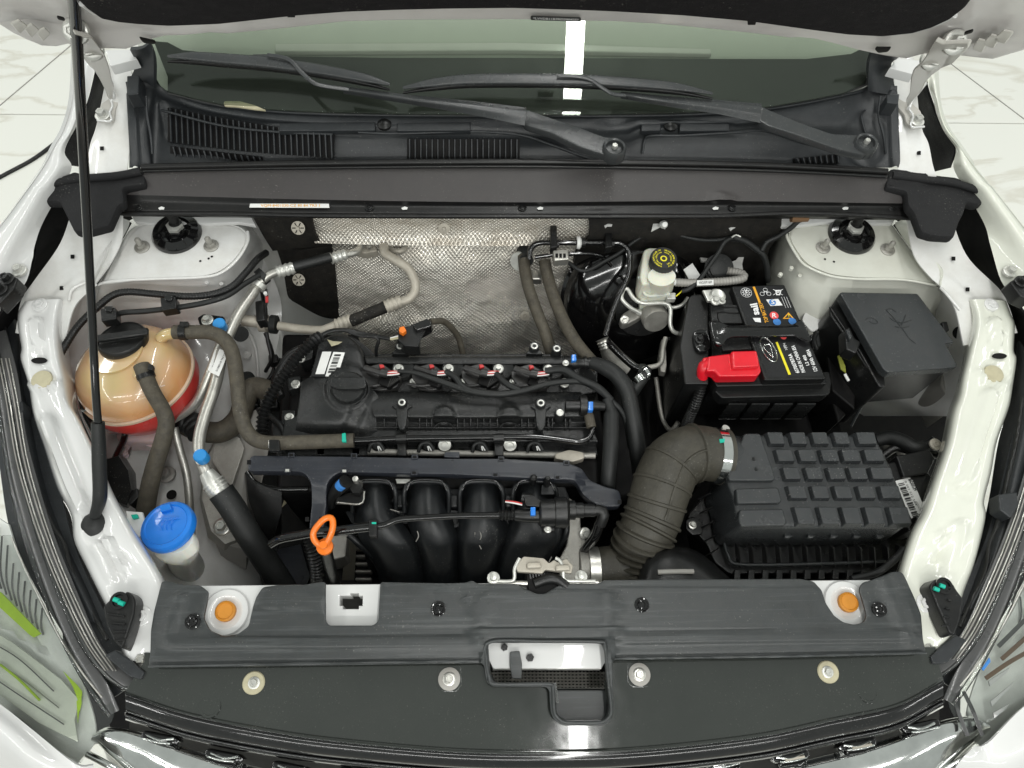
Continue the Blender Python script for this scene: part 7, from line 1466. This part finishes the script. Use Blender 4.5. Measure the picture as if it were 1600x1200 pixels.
for x, y in ((328, 1104), (1357, 1082)):
    lathe('ring_mark', (x, y, -.024), [(.016, -.002), (.0155, .0006), (.012, .0006), (.0115, .0002), (.0005, .0002)], M['plate'], gp_, segs=28)
# lower grille with chrome wings
gr = T('front_grille', 'black mesh grille with chrome wing trims at the bottom edge', 'grille', 840, 1200, -.12)
patch('grille_back', [arow(34, -.09, .99), arow(120, -.25, .99)], M['deep'], gr, 60, 8, .004)
def wing(s):
    f = lambda x: x if s > 0 else 1690-x
    yo = 0 if s > 0 else -18
    P_ = lambda r: [(f(x), y+yo, z) for x, y, z in r]
    patch('chrome_wing', [P_([(146, 1146, -.100), (158, 1140, -.088), (172, 1136, -.086), (212, 1142, -.086), (245, 1152, -.086), (290, 1168, -.088), (360, 1188, -.09), (450, 1210, -.092)]), P_([(144, 1150, -.092), (158, 1146, -.080), (174, 1144, -.078), (210, 1152, -.077), (245, 1165, -.077), (288, 1182, -.078), (356, 1204, -.08), (446, 1226, -.082)]),
      P_([(142, 1158, -.098), (160, 1162, -.086), (180, 1168, -.084), (214, 1182, -.084), (246, 1198, -.084), (286, 1216, -.084), (350, 1236, -.086), (440, 1258, -.09)]), P_([(142, 1166, -.12), (160, 1180, -.11), (186, 1200, -.11), (220, 1220, -.11), (246, 1236, -.11), (286, 1250, -.11), (350, 1270, -.11), (440, 1290, -.11)])], M['chrome'], gr, 60, 24, .004)
    tube('chrome_edge', [(f(136), 1178+yo, -.10), (f(170), 1196+yo, -.10), (f(220), 1225+yo, -.11)], .005, M['chrome'], gr, segs=10)
    for k, (x, y) in enumerate(((250, 1150), (350, 1178), (455, 1197), (560, 1206))):
        yy = y+yo
        slab('grille_block', [(f(x-30), yy-6), (f(x-24), yy-9), (f(x+24), yy+1), (f(x+32), yy+8), (f(x+24), yy+14), (f(x-14), yy+12), (f(x-32), yy+3)], -.074, .02, M['gloss'], gr, .004, r=3)
        slab('grille_block', [(f(x-24), yy+6), (f(x+20), yy+14), (f(x+14), yy+24), (f(x-16), yy+20), (f(x-30), yy+12)], -.082, .02, M['gloss'], gr, .004, r=3)
        tube('grille_wire', [(f(x-20), yy-2, -.071), (f(x), yy+6, -.069), (f(x+22), yy+4, -.071)], .0022, M['chrome'], gr, segs=6)
        tube('grille_wire', [(f(x-26), yy+4, -.072), (f(x-4), yy+10, -.070), (f(x+16), yy+12, -.072)], .0016, M['chrome'], gr, segs=6)
        if s < 0 and k in (1, 2): tube('red_reflex', [(f(x-22), yy+3, -.069), (f(x+8), yy+9, -.069)], .0018, M['tan_metal'], gr, segs=6)
wing(1); wing(-1)
# ================================================================ headlights
def headlight(s):
    f = (lambda x: x) if s > 0 else (lambda x: 1660-x+ (0))
    g = lambda x, y, z: (f(x), y+(0 if s > 0 else -18), z)
    lb = 'headlight beside the blue washer cap, with lime tape inside' if s > 0 else 'headlight beside the control unit corner, with painted white highlights inside'
    h = T('headlight', lb, 'headlight', *g(80, 1100, -.12), 'headlights at the nose corners')
    patch('housing', [[g(-40, 560, -.07), g(0, 560, -.05), g(40, 560, -.05)], [g(-6, 700, -.07), g(30, 700, -.055), g(78, 700, -.055)], [g(16, 830, -.075), g(60, 838, -.06), g(114, 844, -.065)], [g(60, 925, -.08), g(104, 938, -.065), g(158, 945, -.07)], [g(112, 1012, -.085), g(150, 1024, -.07), g(205, 1035, -.075)], [g(162, 1098, -.09), g(185, 1085, -.08), g(214, 1064, -.08)]], M['cowl'], h, 20, 40, .004)
    # long dark ledge strips curving toward the nose
    def strip(name, pts, r, m, seg=8, flat=1): return tube(name, [g(*p) for p in pts], r, m, h, segs=seg, step=.01, flat=flat)
    strip('ledge', [(0, 520, -.02), (18, 590, -.02), (30, 680, -.025), (50, 760, -.03), (76, 845, -.035), (110, 930, -.04), (140, 1000, -.045), (170, 1045, -.05), (205, 1068, -.055)], .011, M['lamp_grey'], 10, .35)
    strip('ledge', [(-14, 540, -.03), (4, 620, -.03), (20, 720, -.035), (40, 800, -.04), (62, 870, -.045), (92, 950, -.05), (122, 1015, -.055), (160, 1075, -.06), (178, 1114, -.07)], .009, M['lamp_grey'], 10, .35)
    strip('clear_edge', [(-6, 540, -.018), (12, 620, -.018), (28, 715, -.023), (48, 795, -.028), (70, 865, -.033), (100, 945, -.038), (131, 1010, -.043), (164, 1052, -.05), (196, 1076, -.055), (210, 1066, -.055)], .0042, M['lens'])
    strip('clear_edge', [(-20, 560, -.03), (-2, 640, -.03), (14, 740, -.035), (30, 810, -.04), (52, 880, -.045), (84, 965, -.05), (114, 1030, -.055), (150, 1090, -.062), (172, 1118, -.07)], .0042, M['lens'])
    for k, (dx, dz) in enumerate(((-7, .004), (-2, .006), (5, .006), (10, .004))):
        strip('chrome_line', [(4+dx, 560, -.018+dz), (16+dx, 620, -.018+dz), (32+dx, 715, -.023+dz), (54+dx, 795, -.028+dz), (80+dx, 870, -.034+dz), (112+dx, 945, -.040+dz), (142+dx, 1005, -.045+dz), (172+dx, 1048, -.05+dz)], .0012, M['steel' if k % 2 else 'grey_metal'], 6)
    strip('chrome_line', [(18, 840, -.036), (40, 890, -.04), (72, 955, -.045), (96, 1000, -.05), (128, 1050, -.055), (160, 1090, -.06)], .0016, M['steel'])
    patch('reflector', [[g(-80, 780, -.08), g(-20, 800, -.075), g(14, 820, -.07)], [g(-80, 850, -.085), g(-10, 850, -.08), g(30, 870, -.072)], [g(-80, 940, -.09), g(10, 950, -.085), g(72, 962, -.078)], [g(-80, 1010, -.1), g(50, 1040, -.09), g(128, 1064, -.085)], [g(-80, 1060, -.11), g(40, 1120, -.10), g(150, 1150, -.095)], [g(-80, 1100, -.12), g(20, 1160, -.11), g(120, 1196, -.11)], [g(-80, 1180, -.13), g(20, 1230, -.12), g(112, 1250, -.12)]], M['lamp_inner'], h, 20, 40, .003,
      emb=[((f(-20)), 960+(0 if s > 0 else -18), f(70), 1020+(0 if s > 0 else -18), 4, .010, 4), (f(-20), 1000, f(60), 1090, 3, .008, 5), (f(0), 1070, f(90), 1150, 3, .006, 4)])
    if s > 0: slab('light_guide', [g(x, y, 0)[:2] for x, y in ((-30, 975), (20, 1004), (96, 1062), (124, 1094), (116, 1124), (122, 1160), (60, 1130), (0, 1086), (-30, 1060))], -.072, .004, M['guide'], h, .001, r=4)
    for k in range(3 if s > 0 else 0): strip('guide_line', [(-20, 1000+k*26, -.068), (30, 1030+k*28, -.068), (84+k*8, 1080+k*26, -.068)], .0008, M['lamp_grey' if k != 1 else 'steel'], 6)
    for k in range(9):
        strip('reflector_rib', [(-6+k*9, 838+k*14-(k < 3)*14, -.070), (-8+k*9, 880+k*12, -.074), (2+k*8.2, 920+k*9, -.08)], .0014, M['lamp_grey'], 6)
    ln = patch('lens', [[g(-70, 840, -.04), g(-24, 838, -.04), g(16, 836, -.042)], [g(-70, 960, -.05), g(20, 950, -.047), g(72, 950, -.047)], [g(-70, 1060, -.06), g(60, 1055, -.055), g(128, 1045, -.055)], [g(-70, 1090, -.07), g(60, 1120, -.063), g(178, 1112, -.065)], [g(-70, 1110, -.10), g(50, 1160, -.075), g(126, 1192, -.08)]], M['lens'], h, 16, 30, .002)
    return h, g
h, g = headlight(1)
slab('lime_tape', [(-4, 922), (2, 926), (64, 990), (52, 996), (46, 992), (-4, 946)], -.068, .003, M['lime'], h, .0005)
tube('lime_line', [(0, 1038, -.066), (30, 1062, -.066), (62, 1094, -.066)], .0018, M['lime'], h, segs=6)
patch('lime_film', [[(98, 1048, -.068), (128, 1080, -.068), (120, 1096, -.068)], [(112, 1070, -.068), (127, 1092, -.068), (121, 1110, -.068)], [(118, 1084, -.068), (124, 1104, -.068), (122, 1130, -.068)]], M['lime'], h, 6, 6, .001)
h, g = headlight(-1)
for a in (((1545, 1068), (1578, 1048)), ((1548, 1100), (1585, 1070)), ((1552, 1118), (1578, 1104))):
    slab('painted_highlight', [(a[0][0], a[0][1]-4), (a[1][0], a[1][1]-5), (a[1][0]-6, a[1][1]+4), (a[0][0]+2, a[0][1]+4)], -.066, .003, M['paint'], h, .0005)  # white highlights on the lamp, painted as thin slabs
for k, pts in enumerate(([(1490, 1090), (1500, 1120), (1512, 1150)], [(1505, 1080), (1520, 1110), (1535, 1150)], [(1560, 1010), (1585, 985), (1610, 960)], [(1565, 1030), (1590, 1008), (1615, 985)], [(1540, 1060), (1575, 1036), (1610, 1016)])):
    tube('reflector_fold', [(x, y, -.068) for x, y in pts], .0035, M['rust' if k > 2 else 'lamp_grey'], h, segs=6, flat=.4)
slab('blue_mark', [(1534, 1045), (1546, 1027), (1548, 1034), (1537, 1048)], -.04, .002, M['print_blue'], h, .0004)
def bracket(lbl, pts, c, g2):
    b = T('headlight_bracket', lbl, 'bracket', *c, .0, 'ribbed brackets at the ends of the rails')
    frustum('bracket_body', pts, .022, .03, M['black'], b, 1.03, .003, r=5)
    lathe('screw_boss', (*c, .022), [(.013, 0), (.013, .004), (.009, .004), (.008, .001), (.0005, .001)], M['gloss'], b, segs=24)
    for x, y in g2: tube('green_paint', [(x-4, y-1, .028), (x+4, y+2, .028)], .0035, M['green'], b, segs=8)
    cx = sum(p[0] for p in pts)/len(pts); s = 1 if c[0] < 800 else -1
    for k in range(4): box('bracket_rib', W(c[0]-s*12-s*(-4)*k*.3+s*k*2-6, c[1]+20+k*14, .0235), W(c[0]+10-s*2+s*k*1, c[1]+24+k*12, .0235), .003, .004, M['black'], b, .0008)
    return b
bracket('ribbed black bracket with green paint at the rail end beside the headlight with lime tape', [(160, 948), (172, 936), (178, 928), (190, 923), (193, 928), (198, 923), (208, 930), (211, 940), (209, 960), (196, 1000), (190, 1014), (176, 1000), (166, 978)], (187, 939), [(182, 937), (190, 942)])
bracket('ribbed black bracket with green paint at the rail end nearer the control unit', [(1452, 915), (1460, 906), (1466, 904), (1470, 908), (1478, 905), (1490, 912), (1494, 920), (1506, 936), (1500, 970), (1492, 992), (1484, 990), (1466, 950)], (1474, 916), [(1472, 915), (1463, 920)])
def mount(lbl, pts, c):
    b = T('lamp_mount_block', lbl, 'mounting block', *c, -.02, 'angled blocks beside the front cover ends')
    frustum('block', pts, -.015, .04, M['cowl'], b, 1.02, .002)
    return b
mount('angled black block beside the front cover end, nearer the lime tape', [(163, 1024), (180, 1015), (202, 1030), (226, 1050), (220, 1062), (200, 1056)], (195, 1040))
mount('angled black block beside the front cover end below the white rail with a green reflected tint', [(1512, 1000), (1494, 992), (1474, 1006), (1454, 1026), (1458, 1038), (1480, 1036)], (1482, 1018))
def side_plastic(rows, lbl, cx):
    b = T('fender_bracket', lbl, 'plastic bracket', *cx, 'slatted plastic panels outside the rails')
    patch('panel', rows, M['cowl'], b, 16, 40, .004)
    return b
b = side_plastic([[(0, 480, -.04), (24, 500, -.05), (34, 560, -.07)], [(8, 560, -.03), (28, 580, -.04), (44, 620, -.08)], [(20, 640, -.03), (40, 650, -.04), (70, 690, -.09)], [(40, 740, -.04), (60, 750, -.045), (92, 780, -.09)], [(70, 830, -.05), (90, 840, -.05), (118, 850, -.09)], [(104, 910, -.05), (126, 915, -.05), (150, 935, -.09)], [(135, 970, -.055), (154, 975, -.055), (172, 990, -.09)]], 'black plastic panel between the bright white rail and its headlight', (60, 700, -.05))
tube('panel_edge', [(4, 500, -.03), (18, 560, -.03), (28, 620, -.03), (36, 690, -.035), (62, 770, -.04), (82, 820, -.045), (100, 850, -.045), (112, 890, -.05), (140, 950, -.055), (168, 1000, -.05)], .003, M['black'], b, segs=6)
frustum('panel_clip', [(-8, 440), (14, 428), (28, 434), (22, 450), (-4, 478)], .10, .03, M['black'], b, 1, .003)
bolt(10, 436, .102, b, .012, M['black']); bolt(0, 452, .102, b, .012, M['black'])
frustum('panel_step', [(10, 622), (34, 626), (36, 640), (20, 668), (8, 660)], -.02, .03, M['cowl'], b, 1, .003)
b = side_plastic([[(1626, 480, -.04), (1596, 500, -.05), (1586, 560, -.07)], [(1622, 560, -.03), (1600, 580, -.04), (1580, 620, -.08)], [(1618, 640, -.03), (1598, 650, -.04), (1560, 690, -.09)], [(1606, 740, -.04), (1580, 750, -.045), (1545, 780, -.09)], [(1590, 810, -.05), (1565, 820, -.05), (1530, 840, -.09)], [(1560, 890, -.05), (1540, 895, -.05), (1506, 915, -.09)], [(1530, 950, -.055), (1510, 955, -.055), (1492, 970, -.09)]], 'black plastic panel between the white rail with a green reflected tint and its headlight', (1570, 700, -.05))
tube('panel_edge', [(1598, 620, -.03), (1588, 690, -.035), (1572, 760, -.04), (1558, 820, -.045), (1546, 850, -.045), (1540, 890, -.05), (1518, 940, -.055), (1500, 980, -.05)], .003, M['black'], b, segs=6)
frustum('panel_clip', [(1578, 440), (1592, 432), (1612, 440), (1612, 470), (1594, 462)], .10, .03, M['black'], b, 1, .003)
bolt(1596, 440, .102, b, .012, M['black'])
frustum('panel_step', [(1560, 772), (1590, 768), (1592, 790), (1580, 810), (1562, 796)], -.02, .03, M['cowl'], b, 1, .003)
